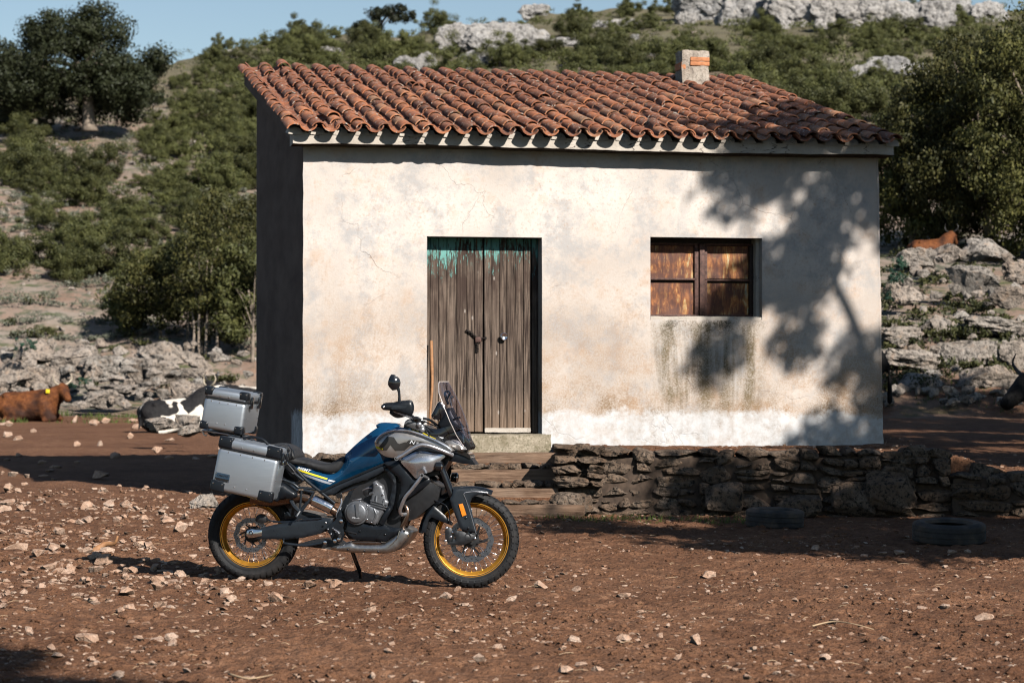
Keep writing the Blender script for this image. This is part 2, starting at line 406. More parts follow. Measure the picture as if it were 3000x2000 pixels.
def plaster(name, left=False):
    s = NT(name); P = s.obj(); sp = s.sep(P)
    a = s.noise(P, 0.8, 4, 0.6); b = s.noise(P, 3.2, 5, 0.65); c = s.noise(P, 60, 4, 0.7); st = s.noise(s.mapping(P, (5, 5, 0.6)), 1.0, 4, 0.6)
    base = s.mix(s.mr(a, 0.35, 0.65), (0.44, 0.38, 0.333), (0.60, 0.545, 0.495))
    base = s.mix(s.mr(b, 0.52, 0.68, 0, 0.6), base, (0.46, 0.325, 0.235))
    base = s.mix(s.mr(b, 0.44, 0.30, 0, 0.6), base, (0.40, 0.385, 0.375))
    z = s.math('ADD', sp[2], s.math('MULTIPLY', s.math('SUBTRACT', b, 0.5), 0.35)); z = s.math('ADD', z, s.math('MULTIPLY', s.math('SUBTRACT', c, 0.5), 0.05))
    # damp-stained lower half
    damp = s.math('MULTIPLY', s.mr(z, 2.9, 1.0), s.mr(s.noise(P, 1.3, 4, 0.6), 0.33, 0.56))
    base = s.mix(s.math('MULTIPLY', s.mr(s.noise(P, 1.9, 6, 0.75), 0.49, 0.60), 0.70), base, (0.35, 0.34, 0.335))
    base = s.mix(s.math('MULTIPLY', s.mr(s.noise(P, 26, 4, 0.8), 0.53, 0.66), s.mr(a, 0.4, 0.62, 0.1, 0.55)), base, (0.36, 0.235, 0.155))
    speck = s.mr(s.math('ADD', s.math('MULTIPLY', c, 0.55), s.math('MULTIPLY', b, 0.45)), 0.42, 0.60)
    base = s.mix(s.math('MULTIPLY', damp, s.math('ADD', 0.22, s.math('MULTIPLY', speck, 0.70))), base, (0.30, 0.18, 0.095))
    low = s.math('MULTIPLY', s.mr(z, 1.45, 1.05), s.mr(s.noise(P, 2.1, 4), 0.42, 0.58))
    base = s.mix(s.math('MULTIPLY', low, s.math('ADD', 0.15, s.math('MULTIPLY', speck, 0.7))), base, (0.135, 0.088, 0.043))
    # run-off below the window
    wl, wt = hp(1906, 937); wr, _ = hp(2236, 937)
    wm = s.math('MULTIPLY', s.mr(sp[0], wl - 0.06, wl + 0.10), s.mr(sp[0], wr + 0.06, wr - 0.12))
    wz = s.math('MULTIPLY', s.mr(sp[2], wt + 0.02, wt - 0.06), s.mr(sp[2], 0.85, 1.2))
    run = s.math('MULTIPLY', s.math('MULTIPLY', wm, wz), s.mr(st, 0.40, 0.56))
    run2 = s.math('MULTIPLY', s.math('MULTIPLY', wm, s.mr(sp[2], wt - 0.22, wt - 0.05)), s.mr(sp[2], wt + 0.01, wt - 0.01))
    base = s.mix(s.math('MULTIPLY', run, s.mr(speck, 0, 1, 0.35, 0.95)), base, (0.11, 0.082, 0.038))
    base = s.mix(s.math('MULTIPLY', run2, s.math('MULTIPLY', speck, s.mr(b, 0.4, 0.55))), base, (0.055, 0.05, 0.035))
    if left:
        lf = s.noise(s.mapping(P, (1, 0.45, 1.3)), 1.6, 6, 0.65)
        base = s.mix(s.mr(lf, 0.3, 0.7), (0.075, 0.056, 0.046), (0.155, 0.118, 0.095))  # bare cement, its colour also darkened and warmed for the wall's shade
    # limewashed band along the foot
    edge = s.math('ADD', sp[2], s.math('MULTIPLY', s.math('SUBTRACT', s.math('ADD', s.math('MULTIPLY', s.noise(P, 2.2, 3, 0.5), 0.6), s.math('MULTIPLY', s.noise(P, 22, 5, 0.7), 0.4)), 0.5), 0.5))
    wash = s.mr(edge, 1.035, 0.965)
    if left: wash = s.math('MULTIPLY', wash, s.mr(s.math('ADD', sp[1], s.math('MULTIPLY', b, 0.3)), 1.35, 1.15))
    base = s.mix(s.math('MULTIPLY', wash, s.mr(s.noise(P, 8, 5, 0.7), 0.35, 0.58, 0.40, 0.94)), base, s.mix(s.mr(st, 0.35, 0.7), (0.58, 0.57, 0.565), (0.47, 0.465, 0.46)))
    # hairline cracks
    wn = s.n('ShaderNodeTexNoise'); s.l(P, wn.inputs['Vector']); wn.inputs['Scale'].default_value = 2.3; wn.inputs['Detail'].default_value = 6
    cv = s.voro(s.mix(0.30, P, wn.outputs[1]), 1.1, 'DISTANCE_TO_EDGE')
    crk = s.math('MULTIPLY', s.mr(cv, 0.0035, 0.001), s.mr(a, 0.50, 0.60))
    base = s.mix(s.math('MULTIPLY', s.math('MULTIPLY', crk, 0.5), s.math('SUBTRACT', 1.0, wash)), base, (0.2, 0.15, 0.12))
    pits = s.mr(s.voro(P, 9), 0.055, 0.03); base = s.mix(s.math('MULTIPLY', pits, s.mr(b, 0.5, 0.6, 0, 0.7)), base, (0.30, 0.18, 0.11))
    h = s.math('SUBTRACT', s.math('ADD', s.math('MULTIPLY', b, 0.5), s.math('MULTIPLY', c, 0.25)), s.math('MULTIPLY', crk, 0.6))
    return s.fin(base, 0.93, 0, s.bump(h, 0.45, 0.02), 0.15)
MAT['plaster'] = plaster('old_plaster'); MAT['cement'] = plaster('shade_toned_cement', True)
def conc_mat():
    s = NT('mossy_concrete'); P = s.obj(); b = s.noise(P, 4, 5, 0.65); c = s.noise(P, 40, 4, 0.7)
    base = s.mix(s.mr(b, 0.35, 0.65), (0.20, 0.165, 0.11), (0.40, 0.34, 0.26)); base = s.mix(s.mr(c, 0.52, 0.62, 0, 0.7), base, (0.10, 0.095, 0.05)); base = s.mix(s.mr(c, 0.40, 0.33, 0, 0.8), base, (0.55, 0.48, 0.38))
    return s.fin(base, 0.95, 0, s.bump(c, 0.5, 0.02), 0.15)
MAT['conc'] = conc_mat()
def eave_mat():
    s = NT('eave_mortar'); P = s.obj(); b = s.noise(P, 5, 5, 0.65); c = s.noise(P, 40, 4, 0.7)
    base = s.mix(s.mr(b, 0.35, 0.65), (0.40, 0.35, 0.295), (0.52, 0.465, 0.40)); base = s.mix(s.mr(c, 0.58, 0.68, 0, 0.6), base, (0.25, 0.2, 0.15))
    crk = s.math('MULTIPLY', s.mr(s.voro(s.mix(0.2, P, s.n('ShaderNodeTexNoise').outputs[1]), 2.2, 'DISTANCE_TO_EDGE'), 0.012, 0.004), s.mr(b, 0.45, 0.55)); base = s.mix(crk, base, (0.08, 0.06, 0.05))
    return s.fin(base, 0.92, 0, s.bump(s.math('SUBTRACT', c, crk), 0.4, 0.015), 0.15)
MAT['eave'] = eave_mat()
def tile_mat():
    s = NT('terracotta_tile'); P = s.geo(); r = s.rand(); b = s.noise(P, 7, 5, 0.7); c = s.noise(P, 26, 4, 0.65); v = s.noise(P, 3.1, 2)
    base = s.ramp(r, [(0, (0.15, 0.062, 0.038)), (.3, (0.28, 0.10, 0.052)), (.65, (0.42, 0.15, 0.068)), (.9, (0.50, 0.20, 0.095)), (1, (0.34, 0.19, 0.11))]); base = s.mix(s.mr(v, 0.40, 0.62, 0, 0.5), base, (0.24, 0.10, 0.055))
    base = s.mix(s.mr(b, 0.50, 0.68, 0, 0.8), base, (0.115, 0.075, 0.05)); base = s.mix(s.mr(b, 0.42, 0.30, 0, 0.7), base, (0.45, 0.175, 0.095))
    base = s.mix(s.mr(c, 0.57, 0.66, 0, 0.9), base, (0.46, 0.41, 0.35)); base = s.mix(s.mr(c, 0.36, 0.28, 0, 0.8), base, (0.035, 0.028, 0.024))
    base = s.mix(s.mr(s.noise(P, 12, 3), 0.70, 0.76, 0, 0.8), base, (0.25, 0.19, 0.06))
    return s.fin(base, 0.85, 0, s.bump(c, 0.35, 0.01), 0.25)
MAT['tile'] = tile_mat()
def door_mat():
    s = NT('weathered_door_wood'); P = s.obj(); r = s.rand(); sp = s.sep(P)
    off = s.n('ShaderNodeCombineXYZ'); s.l(s.math('MULTIPLY', r, 37), off.inputs[0]); s.l(s.math('MULTIPLY', r, 11), off.inputs[2])
    va = s.n('ShaderNodeVectorMath', operation='ADD'); s.l(P, va.inputs[0]); s.l(off.outputs[0], va.inputs[1]); Q = va.outputs[0]
    g = s.noise(s.mapping(Q, (70, 20, 2.2)), 1, 5, 0.65, 0.3); g2 = s.noise(s.mapping(Q, (18, 8, 1.1)), 1, 4, 0.6); k = s.noise(Q, 3, 4)
    wood = s.mix(s.mr(g, 0.40, 0.60), (0.016, 0.011, 0.009), (0.19, 0.140, 0.107)); wood = s.mix(s.mr(g2, 0.4, 0.6, 0.05, 0.5), wood, s.mix(r, (0.045, 0.030, 0.023), (0.21, 0.158, 0.122)))
    topd = s.mr(sp[2], 1.5, 2.7); wood = s.mix(s.math('MULTIPLY', topd, s.mr(k, 0.4, 0.6)), wood, (0.045, 0.028, 0.022)); wood = s.mix(s.mr(sp[2], 1.25, 0.85, 0, 0.35), wood, (0.30, 0.20, 0.13))
    wood = s.mix(s.mr(s.voro(s.mapping(Q, (9, 4, 3.5)), 1), 0.10, 0.05, 0, 0.8), wood, (0.35, 0.30, 0.26))
    nz = s.math('ADD', s.math('MULTIPLY', s.math('SUBTRACT', s.noise(s.mapping(Q, (48, 10, 6)), 1, 6, 0.75), 0.5), 1.9), s.math('MULTIPLY', s.math('SUBTRACT', r, 0.4), 0.26))
    pm = s.mr(s.math('ADD', sp[2], nz), 2.80, 2.84)
    base = s.mix(pm, wood, s.mix(k, (0.09, 0.25, 0.22), (0.19, 0.40, 0.36)))
    return s.fin(base, 0.85, 0, s.bump(s.math('ADD', g, s.math('MULTIPLY', pm, 0.3)), 0.5, 0.012), 0.2)
MAT['door'] = door_mat()
def timber_mat():
    s = NT('old_timber'); P = s.geo(); r = s.rand(); g = s.noise(s.mapping(P, (3, 26, 42)), 1, 5, 0.65, 0.3); b = s.noise(P, 3, 4)
    base = s.mix(s.mr(g, 0.35, 0.65), (0.085, 0.048, 0.03), (0.25, 0.16, 0.105)); base = s.mix(s.mr(b, 0.4, 0.65, 0, 0.6), base, s.mix(r, (0.12, 0.07, 0.045), (0.30, 0.215, 0.155))); base = s.mix(s.mr(g, 0.33, 0.26), base, (0.02, 0.013, 0.01))
    return s.fin(base, 0.88, 0, s.bump(g, 0.6, 0.02), 0.2)
MAT['timber'] = timber_mat()
def rust_mat():
    s = NT('rusty_sheet_metal'); P = s.obj(); a = s.noise(s.mapping(P, (17, 6, 3.6), rot=(0, 0.14, 0)), 1, 6, 0.7, 0.6); b = s.noise(P, 5, 4); c = s.noise(s.mapping(P, (60, 8, 9)), 1, 4)
    base = s.ramp(a, [(0.25, (0.035, 0.016, 0.012)), (0.44, (0.15, 0.052, 0.022)), (0.53, (0.36, 0.135, 0.04)), (0.59, (0.48, 0.27, 0.09)), (0.65, (0.48, 0.46, 0.30)), (0.74, (0.20, 0.46, 0.46))])
    base = s.mix(s.mr(b, 0.62, 0.42, 0, 0.85), base, (0.070, 0.026, 0.018)); base = s.mix(s.mr(c, 0.6, 0.7, 0, 0.5), base, (0.40, 0.22, 0.08))
    return s.fin(base, 0.6, 0.15, s.bump(a, 0.2, 0.004), 0.4)
MAT['rust'] = rust_mat()
MAT['rustbar'] = simple('rusty_bar', (0.085, 0.042, 0.032), 0.7, 0.2, 0.5, 30, bump=0.3, bscale=80)
MAT['darkmetal'] = simple('black_iron', (0.02, 0.014, 0.011), 0.65, 0.4, 0.5, 40)
MAT['brick'] = simple('orange_brick', (0.42, 0.17, 0.075), 0.9, 0, 0.25, 25, bump=0.4, bscale=70)
MAT['bark'] = simple('grey_bark', (0.21, 0.165, 0.125), 0.95, 0, 0.35, 6, bump=0.8, bscale=25)
MAT['stick'] = simple('bare_wood_stick', (0.30, 0.145, 0.062), 0.7, 0, 0.25, 20, bump=0.3, bscale=60)

def grid_wall(name, us, zs, holes, vfun, mat, pt):
    """sheet over the us x zs grid without the hole cells; pt(u, z) -> local vector"""
    V, F, ix = [], [], {}
    def vi(i, j):
        if (i, j) not in ix: ix[(i, j)] = len(V); V.append(pt(us[i], zs[j]))
        return ix[(i, j)]
    for i in range(len(us) - 1):
        for j in range(len(zs) - 1):
            uc = (us[i] + us[i + 1]) / 2; zc = (zs[j] + zs[j + 1]) / 2
            if any(a < uc < b and c < zc < d for a, b, c, d in holes): continue
            F.append((vi(i, j), vi(i + 1, j), vi(i + 1, j + 1), vi(i, j + 1)))
    return V, F
def cuts(a, b, marks, step):
    xs = sorted({a, b, *[m for m in marks if a < m < b]}); out = []
    for p, q in zip(xs[:-1], xs[1:]):
        n = max(1, int(math.ceil((q - p) / step))); out += [p + (q - p) * k / n for k in range(n)]
    return out + [b]

dl, dtz = hp(1251, 692); dr, dbz = hp(1588, 1271)
wl, wtz = hp(1905, 694); wr, wbz = hp(2233, 937)
DOOR = (dl, dr, BASE, dtz); WIN = (wl, wr, wbz, wtz)
REV = 0.24
def front_wall():
    us = cuts(0, HW, [dl, dr, wl, wr], 0.11); zs = cuts(BASE, TOPZ, [dtz, wbz, wtz, dbz], 0.11)
    def pt(u, z):
        wob = 0.012 * float(fbm(u * 1.3, z * 1.3, 3.0, 2)) + 0.004 * float(fbm(u * 7, z * 7, 1.0, 2))
        uu = u
        if u > HW - 1e-6: uu = u + 0.055 * (TOPZ - z) / (TOPZ - BASE) + 0.008 * float(vnoise(z * 9, 0.5))
        if u < 1e-6: wob = 0; uu = u + 0.006 * float(vnoise(z * 8, 1.5))
        return Vector((uu, wob, z))
    V, F = grid_wall('w', us, zs, [DOOR, WIN], None, None, pt)
    # reveals
    for a, b, c, d in (DOOR, WIN):
        zz = cuts(c, d, [], 0.11); uu = cuts(a, b, [], 0.11)
        loops = []
        for side in (a, b):
            for k in range(len(zz) - 1):
                p0 = pt(side, zz[k]); p1 = pt(side, zz[k + 1]); i = len(V)
                V += [p0, p1, Vector((side, REV + 0.06, zz[k + 1])), Vector((side, REV + 0.06, zz[k]))]; F.append((i, i + 1, i + 2, i + 3))
        for zz_ in ((d,) if c == BASE else (c, d)):
            for k in range(len(uu) - 1):
                p0 = pt(uu[k], zz_); p1 = pt(uu[k + 1], zz_); i = len(V)
                V += [p0, p1, Vector((uu[k + 1], REV + 0.06, zz_)), Vector((uu[k], REV + 0.06, zz_))]; F.append((i, i + 1, i + 2, i + 3))
    me = mesh_py('wall', V, F)
    bm = bmesh.new(); bm.from_mesh(me); bmesh.ops.remove_doubles(bm, verts=bm.verts, dist=0.0005); bmesh.ops.recalc_face_normals(bm, faces=bm.faces); bm.to_mesh(me); bm.free()
    me.polygons.foreach_set('use_smooth', [True] * len(me.polygons)); me.set_sharp_from_angle(angle=R(40))
    tag(link('wall', me, house, MAT['plaster']), 'stained limewashed front wall with door and window openings')
front_wall()
def side_wall(u, label, mat):
    V, F = [], []; n = 34; m = 24
    for i in range(n + 1):
        v = HD * i / n + 0.0; ztop = rz_(v) - 0.10
        for j in range(m + 1):
            z = -0.25 + (ztop + 0.25) * j / m
            wob = 0.010 * float(fbm(v * 1.5, z * 1.5, 6.0, 2)) if 0 < i < n else 0
            uu = u + wob
            if u > 1: uu += 0.055 * (TOPZ - min(z, TOPZ)) / (TOPZ - BASE) - 0.02
            V.append((uu, v, z))
    for i in range(n):
        for j in range(m):
            a = i * (m + 1) + j; F.append((a, a + 1, a + m + 2, a + m + 1))
    o = link('wall', mesh_py('wall', V, F, True), house, mat); tag(o, label)
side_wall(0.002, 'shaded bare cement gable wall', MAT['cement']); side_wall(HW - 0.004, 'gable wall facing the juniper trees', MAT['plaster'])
V = [(0, HD, -0.25), (HW, HD, -0.25), (HW, HD, rz_(HD) - .1), (0, HD, rz_(HD) - .1), (0.05, 0.32, BASE), (HW - .05, .32, BASE), (HW - .05, .32, 4.0), (0.05, .32, 4.0)]
link('wall', mesh_py('wall', V, [(0, 1, 2, 3)]), house, MAT['plaster'])
# dark room behind door and window
box('back_panel', (HW / 2, 0.60, 2.1), (HW - 0.1, 0.04, 3.4), MAT['darkmetal'], house)

# eave beam, verge slab (roof), tiles
RL, RRt = -0.13, HW + 0.085
RB = 5.42
def roof():
    V, F = [], []
    prof = [(-0.22, rz_(-0.22) - 0.02), (RB, rz_(RB) - 0.02), (RB, rz_(RB) - 0.17), (0.05, rz_(0.05) - 0.16), (-0.22, rz_(-.22) - 0.10)]
    k = len(prof)
    for u in (RL, RRt):
        for v, z in prof: V.append((u, v, z))
    F = [tuple(range(k))[::-1], tuple(range(k, 2 * k))] + [(i, (i + 1) % k, k + (i + 1) % k, k + i) for i in range(k)]
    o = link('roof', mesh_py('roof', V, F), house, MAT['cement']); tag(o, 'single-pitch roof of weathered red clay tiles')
    return o
roof_o = roof()
def eave_beam():
    us = cuts(RL - 0.01, RRt + 0.004, [], 0.07); V, F = [], []
    prof = [(-0.25, 3.915), (-0.25, 4.03), (-0.10, 4.03), (0.05, 4.04), (0.05, 3.90), (-0.06, 3.905)]; k = len(prof)
    for i, u in enumerate(us):
        for j, (v, z) in enumerate(prof):
            w_ = 0.006 * float(vnoise(u * 3.1, j * 7.7)) + 0.004 * float(vnoise(u * 11, j * 3.7 + 50))
            V.append((u, v + w_, z + w_ + 0.012 * math.sin(u * 0.9 + 0.6)))
    for i in range(len(us) - 1):
        for j in range(k):
            a = i * k + j; b = i * k + (j + 1) % k; F.append((a, b, b + k, a + k))
    F += [tuple(range(k)), tuple(range((len(us) - 1) * k, len(us) * k))[::-1]]
    o = link('eave_beam', mesh_py('eave_beam', V, F, sharp=40), house, MAT['eave']); tag(o, 'pale cracked mortar beam under the eave tiles')
eave_beam()

def tile_mesh(name, r0, r1, L, up=True, th=0.013, n=8, arc=150):
    V, F = [], []; a0 = R(90 - arc / 2)
    for (y, r) in ((0, r0), (L, r1)):
        for rr in (r, r - th):
            for i in range(n + 1):
                an = a0 + R(arc) * i / n
                x = math.cos(an) * rr; z = math.sin(an) * rr * 0.92
                z -= math.sin(a0) * r * 0.92
                V.append((x, y, z if up else -z + r * 0.92 * (1 - math.sin(a0))))
    m = n + 1
    for i in range(n):
        F.append((i, i + 1, 2 * m + i + 1, 2 * m + i)); F.append((m + i, 3 * m + i, 3 * m + i + 1, m + i + 1))
        F.append((i, m + i, m + i + 1, i + 1)); F.append((2 * m + i, 2 * m + i + 1, 3 * m + i + 1, 3 * m + i))
    F.append((0, 2 * m, 3 * m, m)); F.append((n, m + n, 3 * m + n, 2 * m + n))
    if not up: F = [f[::-1] for f in F]
    me = mesh_py(name, V, F, sharp=50); me.materials.append(MAT['tile']); return me
covers = [tile_mesh('tile', 0.088 + d, 0.074 + d, 0.47, True) for d in (0.0, 0.004, -0.004)]
pan = tile_mesh('tile', 0.098, 0.112, 0.47, False)
NC = 28; PITCHU = (RRt - RL - 0.03) / NC; STEP = 0.385
nrow = int((RB - EV) / (STEP * math.cos(SA))) + 1
def tile_mtx(u, v, z, yaw, tilt, roll):
    return Matrix.Translation((u, v, z)) @ Matrix.Rotation(yaw, 4, 'Z') @ Matrix.Rotation(SA + tilt, 4, 'X') @ Matrix.Rotation(roll, 4, 'Y')
rest_v, rest_f = [], []
def add_tile(me, mt, single):
    if single:
        o = bpy.data.objects.new('tile', me); col.objects.link(o); o.parent = roof_o; o.matrix_local = mt
    else:
        b = len(rest_v)
        rest_v.extend((mt @ v.co) for v in me.vertices); rest_f.extend(tuple(b + i for i in p.vertices) for p in me.polygons)
trn = random.Random(3)
for c in range(NC + 1):
    cu = RL + 0.015 + PITCHU * c
    wob = [trn.uniform(-.008, .008) for _ in range(3)]
    for r_ in range(nrow):
        v = EV + 0.02 + r_ * STEP * math.cos(SA); 
        if v > RB - 0.15: break
        # pan (channel) tile between cover columns
        if c < NC:
            add_tile(pan, tile_mtx(cu + PITCHU / 2 + trn.uniform(-.008, .008), v - (0.05 if r_ == 0 else 0) + trn.uniform(-.015, .015), rz_(v) + 0.012 + 0.012 * (r_ > 0), trn.gauss(0, .02), -0.025, trn.gauss(0, .05)), r_ == 0)
        dz = trn.uniform(0, .012); slip = 0.0; yaw = trn.gauss(0, .022); tilt = -0.030 + trn.gauss(0, .009)
        if trn.random() < 0.085: slip = trn.uniform(-.10, .10); dz += 0.014; yaw = trn.gauss(0, .09); tilt += 0.03
        uu = cu + wob[r_ % 3] + trn.gauss(0, .007)
        zz = rz_(v) + 0.060 + dz
        if c == 0: zz -= 0.03
        add_tile(trn.choice(covers), tile_mtx(uu, v + slip + trn.uniform(-.018, .018), zz, yaw, tilt, trn.gauss(0, .045)), r_ < 9)
me = mesh_py('tile_rest', rest_v, rest_f, sharp=50)
tag(link('upper_tiles', me, roof_o, MAT['tile']), 'upper courses of red clay tiles', kind='stuff')
# mortar plugs closing the cover tiles at the eave
for c in range(NC + 1):
    cu = RL + 0.015 + PITCHU * c
    V, F = [], []; n = 7
    for y in (-0.262, -0.06):
        V.append((cu, y, 4.01))
        for i in range(n + 1):
            a = math.pi * i / n; rr = 0.083 + 0.006 * trn.uniform(-1, 1)
            V.append((cu + math.cos(a) * rr, y + trn.uniform(-.008, .008), 4.018 + math.sin(a) * rr * 0.95 + 0.035 * (y > -.2)))
    k = n + 2
    for i in range(1, n + 1):
        F.append((0, i + 1, i)); F.append((k, k + i, k + i + 1)); F.append((i, i + 1, k + i + 1, k + i))
    link('mortar_plug', mesh_py('mortar_plug', V, F, sharp=50), roof_o, MAT['eave'])
# chimney
cu0, _ = 0, 0
_d = ray(2033, 247); vch = 4.75
cu_, cz_ = hp(2036, 200, vch)
def chim_mat():
    s = NT('weathered_chimney_render'); P = s.obj(); b = s.noise(P, 6, 5, 0.7); c = s.noise(P, 34, 5, 0.75); st = s.noise(s.mapping(P, (14, 14, 2)), 1, 4)
    base = s.mix(s.mr(b, 0.35, 0.65), (0.34, 0.275, 0.22), (0.50, 0.43, 0.36)); base = s.mix(s.mr(c, 0.52, 0.64, 0, 0.85), base, (0.13, 0.11, 0.09)); base = s.mix(s.mr(st, 0.52, 0.68, 0, 0.6), base, (0.20, 0.16, 0.13))
    return s.fin(base, 0.95, 0, s.bump(c, 0.8, 0.03), 0.15)
MAT['chim'] = chim_mat()
chim = empty('chimney', (0, 0, 0)); chim.parent = house; tag(chim, 'square plastered chimney with bare orange bricks')
def lumpy_box(name, c, d, mat, parent, seed=0, amp=0.008, step=0.05, bev=0.0, label=None):
    bm = bmesh.new(); box_bm(bm, (0, 0, 0), d)
    n = max(2, int(max(d) / step)); bmesh.ops.subdivide_edges(bm, edges=bm.edges, cuts=min(n, 14), use_grid_fill=True)
    co = np.array([v.co for v in bm.verts]); 
    for a, ax in enumerate('xyz'):
        dd = amp * fbm(co[:, 0] * 9 + seed * 3.1, co[:, 1] * 9 + a * 17, co[:, 2] * 9 + seed, 3)
        for v, k in zip(bm.verts, dd): v.co[a] += k
    for v in bm.verts: v.co += Vector(c)
    o = link(name, mesh_bm(name, bm, 40), parent, mat)
    if label: tag(o, label)
    return o
ctop = hp(2036, 149, vch)[1]; cbot = rz_(vch) - 0.1
lumpy_box('stack', (cu_, vch + 0.15, (ctop + cbot) / 2), (0.362, 0.36, ctop - cbot), MAT['chim'], chim, 2, 0.03, 0.026)
for k in range(2):
    u0, z0 = hp(2020, 194 - 13 * k, vch); u1, z1 = hp(2076, 182 - 13 * k, vch)
    box('brick', ((u0 + u1) / 2, vch - 0.006, (z0 + z1) / 2), (u1 - u0, 0.08, z1 - z0 - 0.007), MAT['brick'], chim, bev=0.006)
lumpy_box('brick', (cu_ - 0.16, vch + 0.15, ctop - 0.2), (0.06, 0.34, 0.09), MAT['brick'], chim, 5, .006)

# ---- door
dz0, dz1 = dbz + 0.012, dtz + 0.03
dv = REV - 0.02
dsplit = hp(1416, 1000, dv)[0]
leafs = []
for k, (a, b, n, lab) in enumerate(((dl - 0.02, dsplit - 0.006, 7, 'weathered door leaf holding the rusty chain'), (dsplit + 0.006, hp(1556, 1000, dv)[0], 6, 'weathered door leaf with metal knob'))):
    lf = empty('door', (0, 0, 0)); lf.parent = house; tag(lf, lab); leafs.append(lf)
    ws = [trn.uniform(.8, 1.25) for _ in range(n)]; t = sum(ws); u = a
    for i in range(n):
        wd = (b - a) * ws[i] / t
        bm = bmesh.new(); zb = dz0 + (trn.uniform(0, .02))
        box_bm(bm, (u + wd / 2, dv + trn.uniform(-.006, .006), (zb + dz1) / 2), (wd - 0.006, 0.03, dz1 - zb), None, 0.004, 1)
        link('plank', mesh_bm('plank', bm, 40), lf, MAT['door']); u += wd
    link('ledge_board', mesh_py('ledge_board', [], []), lf) if False else None
box('backing_board', ((dl + dr) / 2, dv + 0.045, (dz0 + dz1) / 2), (dr - dl - 0.01, 0.03, dz1 - dz0), MAT['darkmetal'], leafs[0])
# frame post on the hinge side, bottom strip
u2 = hp(1556, 1000, dv)[0]
box('door_post', ((u2 + dr) / 2, dv - 0.01, (dz0 + dz1) / 2), (dr - u2 - 0.012, 0.05, dz1 - dz0), MAT['door'], house, bev=0.004)
lumpy_box('weather_strip', ((dsplit + u2) / 2, dv - 0.024, dz0 + 0.03), (u2 - dsplit - 0.03, 0.012, 0.05), MAT['eave'], leafs[1], 9, 0.008, 0.05)
ku, kz = hp(1476, 986, dv - 0.05)
V, F = [], []
prof = [(0.0, 0.0), (0.012, 0.0), (0.014, -0.03), (0.036, -0.045), (0.042, -0.056), (0.036, -0.060), (0.018, -0.050), (0.0, -0.047)]
n = 18
for r_, y in prof:
    for i in range(n): V.append((ku + r_ * math.cos(2 * math.pi * i / n), dv - 0.015 + y, kz + r_ * math.sin(2 * math.pi * i / n)))
for j in range(len(prof) - 1):
    for i in range(n): F.append((j * n + i, j * n + (i + 1) % n, (j + 1) * n + (i + 1) % n, (j + 1) * n + i))
link('knob', mesh_py('knob', V, F, sharp=60), leafs[1], MAT['chrome'])
# chain: real links
V, F = [], []
cpts = [hp(1366, 968, dv - .03), hp(1378, 974, dv - .03), hp(1388, 983, dv - .03), hp(1398, 990, dv - .03), hp(1410, 992, dv - .03), hp(1424, 990, dv - .03)]
cp2 = [hp(1400, 994, dv - .03), hp(1397, 1008, dv - .03), hp(1399, 1020, dv - .03), hp(1398, 1030, dv - .03)]
def chain(pp):
    P = smooth_path([(a, dv - 0.03, b) for a, b in pp], 3)
    for i in range(len(P) - 1):
        a, b = P[i], P[i + 1]; d = (b - a); L = d.length * 0.72; d.normalize(); mid = (a + b) / 2
        s_ = Vector((0, 1, 0)) if i % 2 else d.cross(Vector((0, 1, 0)))
        ring = [mid + d * math.cos(t) * L + s_ * math.sin(t) * 0.013 for t in [2 * math.pi * k / 10 for k in range(11)]]
        v, f = tube_data(ring, 0.006, 5, False, len(V)); V.extend(v); F.extend(f)
chain(cpts); chain(cp2)
link('chain', mesh_py('chain', V, F, True), leafs[0], MAT['darkmetal'])
bx, bz_ = hp(1401, 992, dv - .04); box('padlock', (bx, dv - 0.035, bz_ - 0.01), (0.07, 0.025, 0.06), MAT['rustbar'], leafs[0], bev=0.008)
# lintel
lumpy_box('lintel', ((dl + dr) / 2, REV / 2 + 0.02, dtz + 0.03), (dr - dl + 0.1, REV - 0.06, 0.06), MAT['timber'], house, 4, 0.006, 0.08) if False else None

# ---- threshold
t0 = hp(1335, 1300, -0.28)[0]; t1 = hp(1613, 1300, -0.28)[0]; tz1 = hp(1500, 1274, -0.28)[1]
lumpy_box('threshold', ((dl - 0.05 + t1) / 2, -0.02, (tz1 + 0.45) / 2), (t1 - dl + 0.05, 0.56, tz1 - 0.45), MAT['conc'], house, 12, 0.016, 0.06, label='mossy concrete door step')

# ---- window
win = empty('window', (0, 0, 0)); win.parent = house; tag(win, 'four-part window closed with rusty sheet metal')
wv = REV - 0.02
box('panel_backing', ((wl + wr) / 2, wv + 0.05, (wbz + wtz) / 2), (wr - wl, 0.02, wtz - wbz), MAT['darkmetal'], win)
def win_x(px): return hp(px, 800, wv)[0]
def win_z(py): return hp(2000, py, wv)[1]
xs = [(1888, 2032), (2071, 2193)]; zz = [(720, 815), (829, 921)]
for (a, b) in xs:
    for (c, d) in zz:
        A, B, C_, D_ = win_x(a), win_x(b), win_z(d), win_z(c)
        n = 8; V, F = [], []
        for i in range(n + 1):
            for j in range(n + 1):
                V.append((A + (B - A) * i / n, wv + 0.012 + 0.006 * float(fbm(i * .5 + a, j * .5 + c, 0, 2)), C_ + (D_ - C_) * j / n))
        for i in range(n):
            for j in range(n): F.append((i * (n + 1) + j, i * (n + 1) + j + n + 1, i * (n + 1) + j + n + 2, i * (n + 1) + j + 1))
        link('metal_panel', mesh_py('metal_panel', V, F, True), win, MAT['rust'])
def wbar(px0, px1, py0, py1, dep=0.03, name='window_bar', m='rustbar', off=0.0):
    A, B, C_, D_ = win_x(px0), win_x(px1), win_z(py1), win_z(py0)
    box(name, ((A + B) / 2, wv - off, (C_ + D_) / 2), (B - A, dep, D_ - C_), MAT[m], win, bev=0.004)
